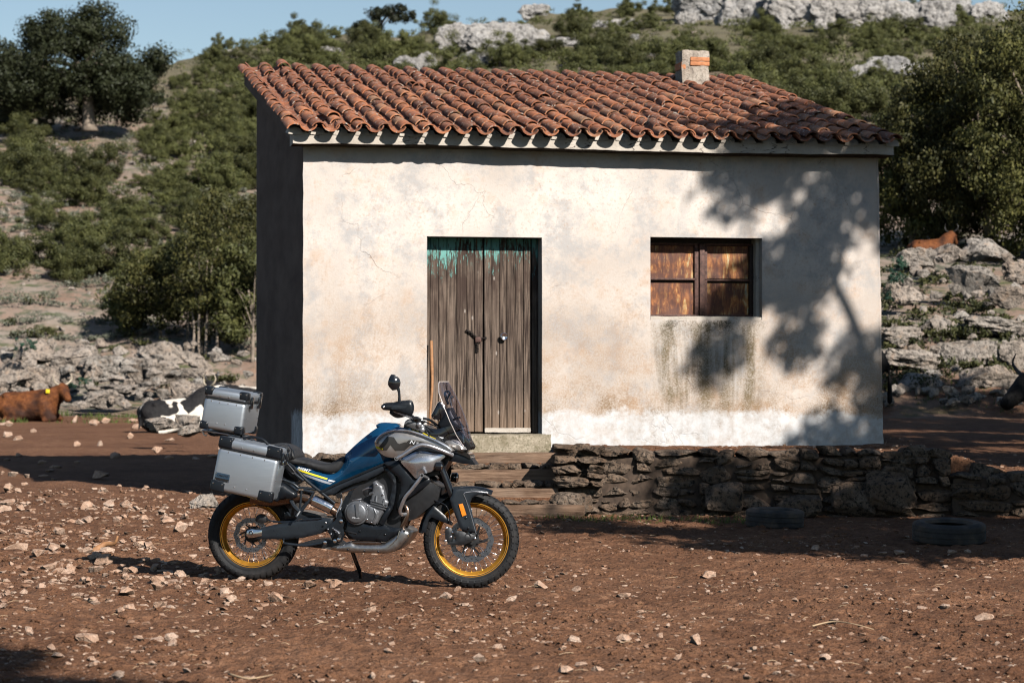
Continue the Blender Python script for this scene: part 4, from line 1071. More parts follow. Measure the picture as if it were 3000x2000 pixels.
# tank side panels
PAN = [(1226, 558), (1240, 526), (1285, 488), (1355, 466), (1430, 468), (1500, 484), (1600, 522), (1690, 567), (1738, 606), (1690, 612), (1600, 590), (1520, 580), (1450, 604), (1400, 646), (1310, 645), (1250, 606)]
def panel_pair(name, out, l0, l1, bulge, r, mat, smooth=True, **kw):
    solid(name, out, BF, l0, l1, bulge, r, mat, bike, smooth, **kw)
    solid(name, out, BF, -l1, -l0, 0.0, r, mat, bike, smooth, back_bulge=bulge, lref=l1, **kw)
panel_pair('tank_panel', PAN, 0.10, 0.196, 0.024, .04, 'gun', grid=.012, step=.009)
btube('panel_edge', [([(1232, 566, .212), (1240, 530, .214), (1285, 491, .216), (1355, 470, .218), (1430, 472, .218), (1500, 488, .218), (1600, 526, .216), (1690, 570, .212), (1730, 600, .206)], [.004] * 2 + [.008] * 37 + [.005] * 2)], 'silver', bike, n=8)
panel_pair('shroud', [(1398, 672), (1450, 632), (1520, 606), (1600, 618), (1688, 636), (1660, 668), (1634, 700), (1606, 736), (1560, 752), (1528, 756), (1500, 786), (1450, 735)], 0.12, 0.205, 0.035, .07, 'silver', grid=.012, step=.009)
panel_pair('shroud_insert', [(1380, 650), (1450, 602), (1520, 578), (1600, 590), (1690, 612), (1740, 640), (1690, 640), (1600, 622), (1520, 610), (1450, 636), (1400, 676)], 0.10, 0.192, 0.004, .02, 'plastic')
panel_pair('radiator_shroud', [(1290, 684), (1340, 672), (1396, 676), (1450, 736), (1500, 790), (1548, 770), (1590, 800), (1545, 850), (1470, 900), (1420, 935), (1392, 1015), (1368, 985), (1392, 880), (1398, 820), (1370, 770), (1320, 730)], 0.10, 0.178, 0.014, .04, 'plastic', grid=.014)
panel_pair('frame_cover', [(868, 872), (960, 828), (1070, 781), (1200, 725), (1292, 688), (1340, 700), (1290, 740), (1180, 796), (1105, 815), (1000, 862), (955, 895), (905, 900)], 0.08, 0.150, 0.012, .02, 'plastic2', False, grid=.014)
panel_pair('frame_cover_edge', [(866, 868), (960, 823), (1070, 776), (1200, 720), (1296, 680), (1300, 690), (1200, 734), (1070, 790), (960, 836), (880, 880)], 0.08, 0.168, 0.002, .01, 'plastic', False)
# front fairing: cowl, nose, beak
solid('cowl', [(1400, 452), (1470, 452), (1560, 452), (1640, 462), (1752, 436), (1790, 462), (1700, 500), (1660, 540), (1700, 578), (1640, 560), (1560, 516), (1480, 484)], BF, -0.12, 0.12, 0.03, .05, 'gloss', bike, False, .03, lref=.11)
solid('instrument_hood', [(1640, 452), (1660, 400), (1688, 346), (1716, 322), (1736, 360), (1762, 410), (1792, 452), (1760, 470), (1660, 470)], BF, -0.085, 0.085, 0.01, .04, 'plastic', bike, True, .01, lref=.06)
solid('headlight_cowl', [(1668, 520), (1700, 496), (1752, 468), (1790, 470), (1830, 520), (1862, 580), (1852, 600), (1800, 566), (1770, 540), (1720, 530), (1690, 560)], BF, -0.10, 0.10, 0.03, .05, 'gloss', bike, False, .03, lref=.08)
solid('headlight', [(1690, 546), (1740, 530), (1790, 545), (1815, 575), (1836, 596), (1815, 610), (1760, 592), (1710, 570)], BF, -0.10, 0.105, 0.015, .03, 'gun', bike, True, .015, lref=.09)
solid('beak', [(1690, 610), (1742, 612), (1800, 622), (1836, 632), (1862, 664), (1884, 698), (1850, 694), (1790, 688), (1740, 676), (1690, 672), (1640, 680), (1650, 650)], BF, -0.075, 0.075, 0.045, .06, 'plastic', bike, True, .045, lref=.09)
solid('beak_top', [(1640, 560), (1700, 575), (1770, 598), (1840, 622), (1856, 655), (1800, 632), (1740, 616), (1690, 606)], BF, -0.09, 0.09, 0.03, .04, 'gloss', bike, True, .03, lref=.09)
# windscreen: curved clear sheet
def screen():
    prof = [(1852, 592), (1868, 560), (1858, 500), (1832, 410), (1796, 315), (1752, 225), (1712, 152)]
    hw_ = [.085, .12, .150, .165, .160, .140, .085]; sw = [.03, .05, .075, .09, .095, .085, .05]
    P = [BF.at(x, y, 0.0) for x, y in prof]
    P2 = smooth_path([Vector((p[0], 0, p[2])) for p in P], 4); t = np.linspace(0, len(prof) - 1, len(P2))
    H = np.interp(t, range(len(prof)), hw_); S = np.interp(t, range(len(prof)), sw); V, F = [], []; n = 16
    for off in (0, .003):
        for p, hh, ss in zip(P2, H, S):
            for j in range(n + 1):
                q = -1 + 2 * j / n; V.append((p.x - ss * q * q - off, hh * q * (1 - .0 * off), p.z))
    m = len(P2); K = m * (n + 1)
    for i in range(m - 1):
        for j in range(n):
            a = i * (n + 1) + j; F.append((a, a + 1, a + n + 2, a + n + 1)); F.append((K + a, K + a + n + 1, K + a + n + 2, K + a + 1))
    rim = [i * (n + 1) for i in range(m)] + [(m - 1) * (n + 1) + j for j in range(1, n + 1)] + [i * (n + 1) + n for i in range(m - 2, -1, -1)] + [j for j in range(n - 1, 0, -1)]
    for i in range(len(rim)):
        a, b = rim[i], rim[(i + 1) % len(rim)]; F.append((a, b, K + b, K + a))
    edge_ = [BF.loc(*V[i]) for i in rim] ; edge_.append(edge_[0])
    tubes('screen_edge_glint', [(edge_, .0032)], MAT['screenglint'], bike, 6)  # pale rim tube stands in for light caught along the edge
    V = [BF.loc(x, y, z) for x, y, z in V]
    link('windscreen', mesh_py('windscreen', V, F, sharp=60), bike, MAT['screen'])
screen()
btube('screen_bracket', [([(1712, 300, .08), (1690, 250, .08), (1690, 222, .07), (1718, 216, .06)], .008), ([(1730, 310, .07), (1724, 262, .06), (1745, 250, .05)], .007), ([(1745, 398, .09), (1790, 384, .09)], .007), ([(1700, 270, -.08), (1722, 224, -.07)], .008)], 'gloss', bike, n=8)
# instrument display
solid('display', [(1598, 372), (1640, 290), (1655, 280), (1690, 310), (1700, 335), (1668, 392), (1645, 406), (1612, 398)], FF, -0.085, 0.075, 0.01, .015, 'gloss', bike, False, .0, lref=.06)

# ---- handlebar, guards, mirrors (turned with the fork)
btube('handlebar', [([(1290, 322, .40), (1400, 335, .33), (1470, 380, .14), (1520, 410, .05), (1520, 410, -.05), (1480, 385, -.14), (1420, 340, -.33), (1330, 325, -.40)], .011)], 'engine2', bike, FF)
GUARD = [(1268, 320), (1272, 304), (1288, 298), (1345, 294), (1380, 286), (1452, 278), (1470, 282), (1484, 318), (1482, 352), (1470, 374), (1440, 372), (1380, 352), (1330, 340), (1284, 336)]
for sgn in (1, -1):
    a, b = (0.37, 0.43) if sgn > 0 else (-0.43, -0.37)
    solid('hand_guard', GUARD, FF, a, b, 0.012, .03, 'plastic', bike, True, .0, lref=a if sgn > 0 else 0.3, grid=.012)
    MIR = [(1335, 104), (1352, 106), (1384, 132), (1392, 158), (1388, 184), (1368, 205), (1344, 210), (1330, 196), (1314, 172), (1318, 138)]
    l_ = 0.34 if sgn > 0 else -0.34
    mir = solid('mirror', MIR, FF, l_ - .03, l_ + .02, 0.022, .035, 'gloss', bike, True, .0, lref=0.34, grid=.01)
    x, _, z = FF.at(1378, 190, .34); x2, _, z2 = FF.at(1386, 290, .34)
    tubes('mirror_stem', [([FF.loc(x - .004, l_, z + .004), FF.loc(x + .006, l_, z - .03), FF.loc(x2, l_, z2 + .04), FF.loc(x2, l_ * .98, z2 - .01)], [.009, .0065, .006, .010])], MAT['plastic'], bike, 8)
solid('guard_scallop', [(1335, 322), (1345, 306), (1440, 312), (1430, 322), (1380, 332), (1338, 334)], FF, .425, .4435, .003, .02, 'plastic2', bike, True, lref=.43, grid=.012)
bolts('bar_end', [(1287, 317, .435)], .010, 'chrome', bike, FF, .012)
btube('grip', [([(1340, 350, .36), (1375, 372, .30), (1430, 362, .22)], .019)], 'seat', bike, FF)
btube('brake_lever', [([(1350, 345, .40), (1420, 372, .30), (1475, 392, .18)], .006)], 'bar', bike, FF)
solid('top_yoke', [(1420, 430), (1440, 404), (1490, 398), (1545, 428), (1560, 462), (1520, 474), (1450, 446)], FF, -.13, .13, .01, .02, 'engine', bike, True, .01, lref=.12)
bolts('fork_cap', [(1520, 432, .14), (1540, 466, .12)], .020, 'bar', bike, FF, .02)
solid('switch_block', [(1470, 386), (1500, 378), (1530, 392), (1560, 420), (1540, 430), (1490, 408)], FF, .08, .15, .01, .02, 'gloss', bike, True, lref=.12)
btube('cable', [([(1470, 384, .2), (1520, 396, .16), (1580, 424, .1), (1640, 448, .05)], .005), ([(1545, 392, .1), (1590, 404, .08), (1640, 440, .02)], .009), ([(1620, 930, .09), (1690, 960, .11), (1715, 1010, .11), (1720, 1075, .10)], .0045), ([(1500, 400, .12), (1580, 500, .10), (1600, 640, .08)], .005)], 'gloss', bike, FF)

# ---- fork, front mudguard, caliper
for l_ in (0.105, -0.105):
    a = FF.at(1600, 560, .105); b = FF.at(1752, 940, .105); c = FF.at(1850, 1175, .105)
    tubes('fork_leg', [([FF.loc(a[0], l_, a[2]), FF.loc(b[0], l_, b[2])], .0245), ([FF.loc(b[0], l_, b[2]), FF.loc(c[0], l_, c[2])], [.030, .028])], MAT['gloss'], bike, 16)
GU = [(1744, 852), (1800, 846), (1880, 850), (1955, 866), (1986, 884), (1960, 890), (1900, 896), (1866, 914), (1852, 950), (1866, 1010), (1900, 1146), (1850, 1138), (1790, 1118), (1756, 1030), (1718, 930), (1732, 896)]
for l0_, l1_, b1, b2 in ((.112, .140, .010, 0), (-.140, -.112, 0, .010)):
    solid('fork_guard', GU, FF, l0_, l1_, b1, .02, 'plastic2', bike, False, b2, lref=.14, grid=.012, step=.01)
btube('guard_line', [([(1890, 1140, .150), (1850, 1000, .152), (1824, 920, .153), (1812, 890, .153), (1830, 876, .152), (1900, 872, .150), (1970, 880, .146)], .0022)], 'bar', bike, FF, 6)
# mudguard shell over the tyre
def mudguard(a0, a1, r_, hw_, name, drop=.03):
    V, F = [], []; n = 26; m = 8
    for off in (0, .004):
        for i in range(n + 1):
            a = R(a0 + (a1 - a0) * i / n); tp = 1 - .45 * max(0, (i / n - .75) / .25) ** 2 
            for j in range(m + 1):
                q = -1 + 2 * j / m; rr = r_ - drop * abs(q) ** 2.5 + off; V.append(FF.loc(rr * math.cos(a), hw_ * q * tp, rr * math.sin(a)))
    K = (n + 1) * (m + 1)
    for i in range(n):
        for j in range(m):
            a = i * (m + 1) + j; F.append((a, a + m + 1, a + m + 2, a + 1)); F.append((K + a, K + a + 1, K + a + m + 2, K + a + m + 1))
    bd = [i * (m + 1) for i in range(n + 1)] + [n * (m + 1) + j for j in range(1, m + 1)] + [i * (m + 1) + m for i in range(n - 1, -1, -1)] + [j for j in range(m - 1, 0, -1)]
    for i in range(len(bd)): a, b = bd[i], bd[(i + 1) % len(bd)]; F.append((a, K + a, K + b, b))
    link(name, mesh_py(name, V, F, sharp=50), bike, MAT['plastic'])
mudguard(172, 66, .362, .080, 'mudguard')
solid('mudguard_stay', [(1530, 1144), (1545, 1080), (1565, 1030), (1612, 964), (1640, 985), (1690, 1030), (1740, 1076), (1734, 1094), (1680, 1074), (1600, 1040), (1582, 1056), (1562, 1140)], FF, .060, .082, .006, .015, 'plastic', bike, False, lref=.08, grid=.012)
solid('reflector', [(1778, 956), (1804, 950), (1829, 1024), (1802, 1034)], FF, .146, .158, .001, .01, 'amber', bike, False, lref=.155)
bolts('guard_bolt', [(1825, 1044, .151), (1842, 1112, .151), (1728, 1084, .09)], .0085, 'gloss', bike, FF)
solid('brake_caliper', [(1690, 1122), (1702, 1106), (1730, 1112), (1738, 1150), (1732, 1190), (1712, 1210), (1692, 1196)], FF, .070, .112, .008, .02, 'engine2', bike, True, lref=.11)
solid('axle_clamp', [(1742, 1128), (1800, 1132), (1892, 1160), (1888, 1178), (1850, 1205), (1800, 1226), (1700, 1216), (1716, 1204), (1760, 1190)], FF, .070, .128, .010, .03, 'engine2', bike, False, lref=.12)
bolts('caliper_bolt', [(1698, 1112, .115), (1690, 1196, .115), (1726, 1170, .115), (1885, 1180, .13), (1740, 1140, .115)], .009, 'chrome', bike, FF)
lathe('axle_end', [(0, .132), (.012, .132), (.016, .138), (.022, .138), (.022, .10), (0, .10)], FF, *[FF.at(1838, 1166, .13)[k] for k in (0, 2)], 'engine2', bike, 20, False)

# ---- crash bars, auxiliary lamps
btube('crash_bar', [([(1372, 655, .268), (1410, 634, .268), (1460, 600, .266), (1505, 575, .262), (1540, 566, .258), (1590, 574, .250), (1650, 595, .235), (1705, 618, .215), (1738, 634, .19)], .0140), ([(1538, 766, .268), (1510, 806, .266), (1470, 858, .258), (1430, 905, .250), (1405, 960, .235), (1392, 1000, .215), (1404, 1022, .19), (1430, 1020, .15)], .0130), ([(1372, 655, .262), (1400, 665, .20), (1430, 680, .14)], .009), ([(1538, 766, .262), (1566, 780, .20), (1580, 790, .13)], .011)], 'bar', bike, BF, 12)
btube('crash_bar', [([(1372, 655, -.268), (1460, 600, -.266), (1540, 566, -.258), (1650, 595, -.235), (1738, 634, -.19)], .0140), ([(1538, 766, -.268), (1470, 858, -.258), (1405, 960, -.235), (1404, 1022, -.19), (1430, 1020, -.15)], .0130)], 'bar', bike, BF, 12)
for (zx, zy, l) in ((1372, 655, .2685), (1538, 766, .2685)):
    x, _, z = BF.at(zx, zy, l); lathe('tube_end', [(.0142, .0), (.0142, .012), (.010, .012), (.010, .004), (0, .004)], BF, x, z, 'bar', bike, 18, False, l)
    lathe('tube_bore', [(.0098, .0125), (0, .0125)], BF, x, z, 'gloss', bike, 14, False, l)
for (zx, zy, l) in ((1652, 706, .20), (1752, 780, -.20)):
    x, _, z = BF.at(zx, zy, l); P = BF.loc(x, l, z)
    fwd = Vector((1, 0, -.08)).normalized()
    tubes('spot_lamp', [([P - fwd * .03, P - fwd * .022, P + fwd * .012, P + fwd * .018], [.012, .032, .036, .034])], MAT['gloss'], bike, 18)
    tubes('lamp_lens', [([P + fwd * .0185, P + fwd * .024], [.032, .026])], MAT['chrome'], bike, 18)

# ---- engine castings
x, _, z = BF.at(1106, 1012, .20)
lathe('clutch_cover', [(0, .214), (.060, .214), (.068, .209), (.072, .200), (.080, .198), (.084, .190), (.084, .12), (0, .12)], BF, x, z, 'engine', bike, 40, False)
solid('cover_rib', [(1100, 952), (1124, 950), (1122, 1036), (1108, 1040)], BF, .20, .224, .003, .01, 'engine', bike, False, lref=.22)
solid('crankcase', [(1040, 1040), (1036, 990), (1062, 950), (1110, 932), (1160, 945), (1200, 960), (1240, 985), (1262, 1000), (1250, 1060), (1232, 1088), (1180, 1075), (1130, 1062)], BF, .10, .186, .008, .02, 'engine', bike, False, lref=.18, grid=.014)
solid('cylinder_head', [(1214, 812), (1234, 800), (1262, 822), (1280, 832), (1294, 880), (1304, 924), (1318, 940), (1306, 980), (1268, 1040), (1246, 1086), (1206, 1076), (1222, 1010), (1190, 985), (1198, 930), (1212, 880)], BF, .08, .176, .012, .02, 'engine', bike, False, lref=.17, grid=.012)
for k in range(3):
    btube('cooling_rib', [([(1198 + 2 * k, 930 + 16 * k, .19), (1250, 944 + 16 * k, .196), (1310 - 4 * k, 960 + 16 * k, .188)], .0045)], 'engine', bike, BF, 6)
btube('casting_boss', [([(1240, 900, .19), (1236, 940, .194)], .009), ([(1290, 918, .186), (1284, 962, .19)], .008), ([(1222, 985, .19), (1236, 1022, .194), (1216, 1068, .19)], .007), ([(1196, 890, .17), (1222, 880, .18)], .013), ([(1180, 968, .19), (1170, 990, .195)], .010)], 'engine', bike, BF, 10)
bolts('case_bolt', [(1068, 958, .195), (1130, 938, .195), (1180, 962, .195), (1176, 1056, .195), (1280, 892, .192), (1240, 826, .186), (1306, 972, .186), (1206, 1074, .19), (1046, 1000, .19), (1160, 1000, .195)], .0065, 'chrome', bike)
btube('coolant_hose', [([(1330, 975, .17), (1315, 1000, .18), (1290, 1045, .18), (1272, 1078, .17)], [.020, .022] + [.019] * 12 + [.02] * 2)], 'plastic', bike, BF, 12)
btube('header_pipe', [([(1330, 880, .06), (1400, 930, .10), (1442, 1000, .12), (1420, 1080, .12), (1380, 1130, .10), (1300, 1160, .06)], .021), ([(1330, 880, -.06), (1420, 940, -.02), (1455, 1010, .0), (1430, 1090, .0), (1370, 1150, -.02)], .021)], 'pipe', bike, BF, 14)
btube('oil_line', [([(990, 890, .12), (1010, 940, .13), (985, 1000, .14), (975, 1040, .14)], .006), ([(1040, 900, .11), (1020, 950, .12), (1000, 990, .13)], .005), ([(1150, 880, .1), (1180, 900, .13), (1200, 880, .14)], .004), ([(1080, 930, .17), (1110, 925, .19), (1140, 920, .18)], .004), ([(1140, 870, .12), (1180, 850, .14), (1210, 850, .14)], .006)], 'bar', bike, BF, 8)
solid('throttle_body', [(1150, 880), (1165, 845), (1215, 830), (1225, 860), (1200, 895), (1170, 905)], BF, .04, .13, .01, .02, 'engine2', bike, True, lref=.12)
solid('fluid_reservoir', [(975, 885), (1005, 882), (1010, 912), (978, 916)], BF, .12, .16, .008, .02, 'gloss', bike, False, lref=.15)
solid('frame_spar', [(1290, 730), (1330, 720), (1362, 770), (1368, 840), (1352, 960), (1330, 990), (1320, 960), (1340, 850), (1328, 780)], BF, .08, .165, .008, .02, 'plastic', bike, True, lref=.16)
solid('frame_down_tube', [(1058, 870), (1090, 858), (1060, 930), (1020, 1010), (1000, 1000)], BF, .06, .135, .004, .01, 'plastic', bike, False, lref=.13)
# ---- belly
solid('belly_panel', [(1044, 1062), (1130, 1068), (1190, 1084), (1250, 1094), (1290, 1088), (1330, 1106), (1410, 1114), (1376, 1150), (1330, 1176), (1290, 1204), (1240, 1196), (1110, 1190), (1060, 1186), (1030, 1150)], BF, -.15, .165, .012, .02, 'plastic', bike, False, .012, lref=.17, grid=.014)
SK = [(900, 1244), (960, 1230), (1030, 1210), (1080, 1200), (1100, 1214), (1270, 1216), (1300, 1200), (1350, 1168), (1380, 1136), (1405, 1112), (1452, 1136), (1454, 1160), (1430, 1200), (1380, 1248), (1325, 1274), (1240, 1278), (1080, 1272), (960, 1258)]
solid('skid_plate', SK, BF, -.15, .150, .020, .03, 'skid', bike, True, .02, lref=.16, grid=.012, step=.01)
btube('skid_rib', [([(1390 + 16 * k, 1128 + 7 * k, .172 - .02 * k), (1372 + 18 * k, 1180 + 8 * k, .174 - .02 * k), (1320 + 22 * k, 1236 + 8 * k, .172 - .02 * k)], .003) for k in range(3)], 'chrome', bike, BF, 6)
bolts('skid_bolt', [(1422, 1130, .168), (1296, 1152, .178), (1130, 1130, .178), (1160, 1262, .166), (1250, 1266, .166), (1050, 1254, .166)], .008, 'gloss', bike)
btube('exhaust_link', [([(1080, 1206, .14), (1180, 1208, .15), (1270, 1208, .14)], .017)], 'pipe', bike, BF, 12)
# ---- swingarm and rear
solid('swingarm', [(382, 1166), (392, 1140), (440, 1122), (488, 1108), (560, 1090), (640, 1076), (760, 1050), (880, 1042), (955, 1046), (950, 1090), (925, 1128), (860, 1150), (760, 1174), (660, 1186), (480, 1184), (400, 1186)], BF, .082, .128, .010, .02, 'plastic2', bike, False, lref=.13, grid=.014)
solid('swingarm', [(382, 1166), (392, 1140), (488, 1108), (640, 1076), (880, 1042), (955, 1046), (925, 1128), (760, 1174), (480, 1184)], BF, -.128, -.082, 0, .02, 'plastic2', bike, False, lref=.13, grid=.03)
solid('axle_block', [(384, 1160), (390, 1128), (420, 1118), (450, 1122), (488, 1126), (486, 1162), (440, 1172), (400, 1176)], BF, .12, .146, .005, .012, 'chrome', bike, False, lref=.145)
lathe('axle_nut', [(0, .146), (.008, .146), (.009, .156), (.016, .158), (.018, .14), (.0, .14)], BF, *[BF.at(415, 1143, .15)[k] for k in (0, 2)], 'engine2', bike, 6, False)
solid('rear_caliper', [(446, 1040), (470, 1020), (500, 1026), (520, 1052), (512, 1076), (480, 1080), (450, 1068)], BF, .07, .112, .008, .02, 'engine2', bike, True, lref=.11)
btube('brake_hose', [([(512, 1048, .11), (560, 1066, .12), (660, 1068, .125), (780, 1056, .14), (880, 1046, .14)], .005), ([(560, 1072, .12), (700, 1072, .13), (860, 1054, .14)], .004)], 'gloss', bike, BF, 7)
solid('hugger', [(640, 1010), (700, 1000), (780, 1004), (870, 1028), (880, 1042), (760, 1050), (690, 1062), (640, 1060)], BF, -.09, .09, .006, .02, 'plastic2', bike, True, .006, lref=.09)
solid('rear_mudguard', [(560, 900), (640, 880), (700, 930), (720, 1000), (690, 1040), (660, 990), (620, 945)], BF, -.10, .10, .006, .02, 'plastic', bike, True, .006, lref=.10, grid=.03)
solid('foot_bracket', [(998, 992), (1016, 1020), (1036, 1060), (1012, 1050), (1032, 1074), (1018, 1110), (1030, 1156), (1006, 1204), (962, 1212), (934, 1160), (904, 1112), (930, 1088), (968, 1060)], BF, .150, .166, .004, .01, 'plastic', bike, False, lref=.165, grid=.014)
bolts('bracket_bolt', [(1008, 1066, .172), (966, 1196, .172), (992, 1186, .172), (902, 1206, .172)], .014, 'chrome', bike)
bolts('bracket_bolt', [(908, 1076, .168), (920, 1118, .168), (952, 1112, .168), (940, 1150, .168), (974, 1138, .168)], .007, 'chrome', bike)
btube('foot_peg', [([(975, 1150, .17), (1000, 1165, .24)], .013), ([(1034, 1130, .16), (1060, 1138, .20), (1108, 1148, .22)], .008)], 'engine2', bike, BF, 8)
btube('brake_pedal', [([(960, 1120, .18), (990, 1140, .185), (1000, 1170, .18)], .006)], 'bar', bike, BF, 8)
btube('lower_guard', [([(630, 1210, .14), (650, 1214, .15), (720, 1222, .15), (800, 1222, .15), (900, 1204, .155)], .010), ([(632, 1178, .14), (628, 1200, .14), (640, 1216, .145)], .006)], 'plastic2', bike, BF, 8)
solid('linkage', [(740, 1210), (840, 1190), (930, 1186), (1000, 1220), (1010, 1246), (900, 1246), (820, 1238), (740, 1226)], BF, -.10, .12, .006, .02, 'engine2', bike, True, .0, lref=.12, grid=.03)
btube('side_stand', [([(1080, 1262, -.14), (1100, 1320, -.18), (1130, 1400, -.22), (1134, 1440, -.235)], [.014] * 11 + [.012] * 5)], 'gloss', bike, BF, 8)
# ---- subframe, exhaust, passenger peg
btube('subframe', [([(640, 672, .12), (700, 716, .14), (780, 800, .15), (880, 880, .155), (966, 950, .155)], .0105), ([(585, 790, .18), (630, 796, .18), (690, 820, .175), (724, 846, .17)], .010), ([(720, 846, .165), (790, 850, .155), (850, 860, .15)], .009), ([(830, 870, .15), (790, 930, .16), (736, 1000, .165)], .008), ([(600, 720, .14), (650, 720, .15), (760, 800, .15)], .012)], 'plastic2', bike, BF, 10)
btube('subframe', [([(640, 672, -.12), (780, 800, -.15), (966, 950, -.155)], .0105)], 'plastic2', bike, BF, 10)
solid('rack_plate', [(604, 668), (640, 664), (700, 736), (706, 752), (690, 756), (640, 720), (606, 700)], BF, .150, .166, .004, .01, 'gloss', bike, True, lref=.165)
btube('rack_outline', [([(640, 672, .174), (702, 742, .174), (696, 754, .174), (684, 752, .174)], .002)], 'bar', bike, BF, 6)
btube('pillion_peg', [([(748, 862, .17), (742, 920, .172), (734, 1000, .17)], .008), ([(760, 862, .17), (830, 878, .17)], .011), ([(826, 880, .17), (790, 940, .172), (742, 1004, .17)], .009), ([(676, 930, .17), (700, 970, .178), (730, 1000, .178)], .016), ([(736, 1000, .17), (716, 1030, .19), (710, 1042, .2)], .010)], 'plastic2', bike, BF, 8)
solid('pannier_shield', [(574, 830), (600, 818), (622, 814), (660, 842), (714, 888), (700, 914), (640, 920), (570, 924)], BF, .10, .200, .02, .04, 'plastic', bike, True, lref=.20)
btube('silencer', [([(420, 915, .13), (540, 930, .13), (640, 920, .13), (740, 905, .13), (800, 918, .13)], [.046] * 12 + [.042] * 9), ([(790, 916, .145), (880, 960, .135), (960, 1000, .12), (1000, 1040, .09)], .030)], 'pipe', bike, BF, 18)
btube('heat_shield', [([(818, 926, .152), (860, 944, .150), (910, 968, .145), (950, 990, .14)], [.020] + [.040] * 14 + [.030])], 'chrome', bike, BF, 18)
solid('tail_unit', [(430, 640), (560, 600), (640, 660), (760, 780), (700, 800), (600, 740), (500, 720), (440, 700)], BF, -.10, .10, .01, .03, 'plastic', bike, True, .01, lref=.0, grid=.03)

# ---- decals (thin sheets on the paint)
def decal(name, pts, mat, l, th=.0012, fr=BF, parent=bike):
    return solid(name, pts, fr, l - th, l, 0, .01, mat, parent, False, lref=l, grid=.03)
def surf_l(zx, zy, guess=.15):
    """where the traced ray meets the near face of the bodywork"""
    return guess
def decal_on(name, pts, mat, target, lift=.0015, step=.012):
    """flat print wrapped on the near face of a part by casting along the lateral axis"""
    o2 = [BF.at(x, y, .17) for x, y in pts]; o2 = dens([Vector((q[0], q[2])) for q in o2], step)
    xs = [p.x for p in o2]; n = len(o2)
    A = np.array([(p.x, p.y) for p in o2]); B = np.roll(A, -1, 0); G = []
    for b in np.arange(A[:, 1].min(), A[:, 1].max(), step):
        for a in np.arange(A[:, 0].min(), A[:, 0].max(), step):
            c = False
            for i in range(n):
                if (A[i, 1] > b) != (B[i, 1] > b) and a < (B[i, 0] - A[i, 0]) * (b - A[i, 1]) / (B[i, 1] - A[i, 1]) + A[i, 0]: c = not c
            if c: G.append(Vector((a, b)))
    vs, es, fs, *_ = delaunay_2d_cdt(o2 + G, [(i, (i + 1) % n) for i in range(n)], [], 1, 1e-6)
    V = []
    last = -.2
    for v in vs:
        ok, loc, nor, fi = target.ray_cast(Vector((v.x, -1.0, v.y)), Vector((0, 1, 0)))
        y = loc.y if ok else last; last = y; V.append((v.x, y - lift, v.y))
    return link(name, mesh_py(name, V, [tuple(f) for f in fs], True), bike, MAT[mat])
bpy.context.view_layer.update()
KID = {}
for o in bike.children: KID.setdefault(o.name.split('.')[0], o)
TK, PN, SH = KID['fuel_tank'], KID['tank_panel'], KID['shroud']
decal_on('stripe', [(708, 726), (740, 734), (910, 786), (906, 796), (738, 745), (716, 736)], 'yellow', TK, step=.008)
decal_on('stripe', [(738, 752), (940, 818), (924, 828), (760, 774)], 'greydec', TK, step=.008)
decal_on('stripe', [(920, 794), (960, 804), (948, 812), (912, 803)], 'white', TK, step=.008)
decal_on('emblem', [(1262, 578), (1318, 508), (1362, 514), (1386, 552), (1398, 558), (1436, 546), (1478, 556), (1430, 602), (1370, 604), (1340, 566), (1316, 600), (1282, 600)], 'mdec', PN, step=.006)
decal_on('emblem_bar', [(1238, 574), (1292, 586), (1286, 598), (1242, 586)], 'yellow', PN, step=.006)
decal_on('emblem_plate', [(1434, 556), (1462, 532), (1560, 548), (1570, 566), (1500, 572)], 'mdec', PN, step=.006)
decal_on('stripe', [(1446, 461), (1452, 459), (1512, 480), (1508, 485)], 'yellow', KID['cowl'], step=.006)
decal_on('stripe', [(1532, 490), (1540, 488), (1622, 526), (1616, 531)], 'yellow', KID['cowl'], step=.006)
def text_on(name, s, a, b, hgt, mat, target=None, l=None, shear=0.25, parent=bike, spacing=1.0):
    """lettering from traced point a to b, wrapped on target or at lateral l"""
    cu = bpy.data.curves.new(name, 'FONT'); cu.body = s; cu.size = 1.0; cu.shear = shear; cu.space_character = spacing; cu.resolution_u = 2; cu.offset = 0.012
    to = bpy.data.objects.new('lettering_source', cu); col.objects.link(to); bpy.context.view_layer.update()
    me = bpy.data.meshes.new_from_object(to.evaluated_get(bpy.context.evaluated_depsgraph_get())); bpy.data.objects.remove(to); bpy.data.curves.remove(cu)
    lr = .17 if l is None else l
    A = BF.at(*a, lr); B = BF.at(*b, lr); ax = Vector((B[0] - A[0], B[2] - A[2])); L = ax.length; ax.normalize(); up = Vector((-ax.y, ax.x))
    co = np.array([v.co for v in me.vertices]); w0, w1 = co[:, 0].min(), co[:, 0].max(); h0, h1 = co[:, 1].min(), co[:, 1].max()
    for v in me.vertices:
        q = Vector((A[0], A[2])) + ax * ((v.co.x - w0) / (w1 - w0) * L) + up * ((v.co.y - h0) / (h1 - h0) * hgt)
        y = -lr
        if target is not None:
            ok, loc, *_ = target.ray_cast(Vector((q.x, -1, q.y)), Vector((0, 1, 0))); y = (loc.y if ok else -lr) - .0022
        v.co = (q.x, y, q.y)
    me.polygons.foreach_set('use_smooth', [False] * len(me.polygons))
    return link(name, me, parent, MAT[mat])
text_on('lettering', '800MT', (706, 726), (796, 748), .018, 'white', TK, shear=.3)
text_on('lettering', 'N', (1464, 556), (1500, 563), .024, 'white', PN, shear=.3)
text_on('lettering', 'Z', (1504, 556), (1526, 561), .012, 'white', PN, shear=.2)
text_on('lettering', 'CFMOTO', (1077, 1046), (1126, 1050), .008, 'white', None, .216, 0)

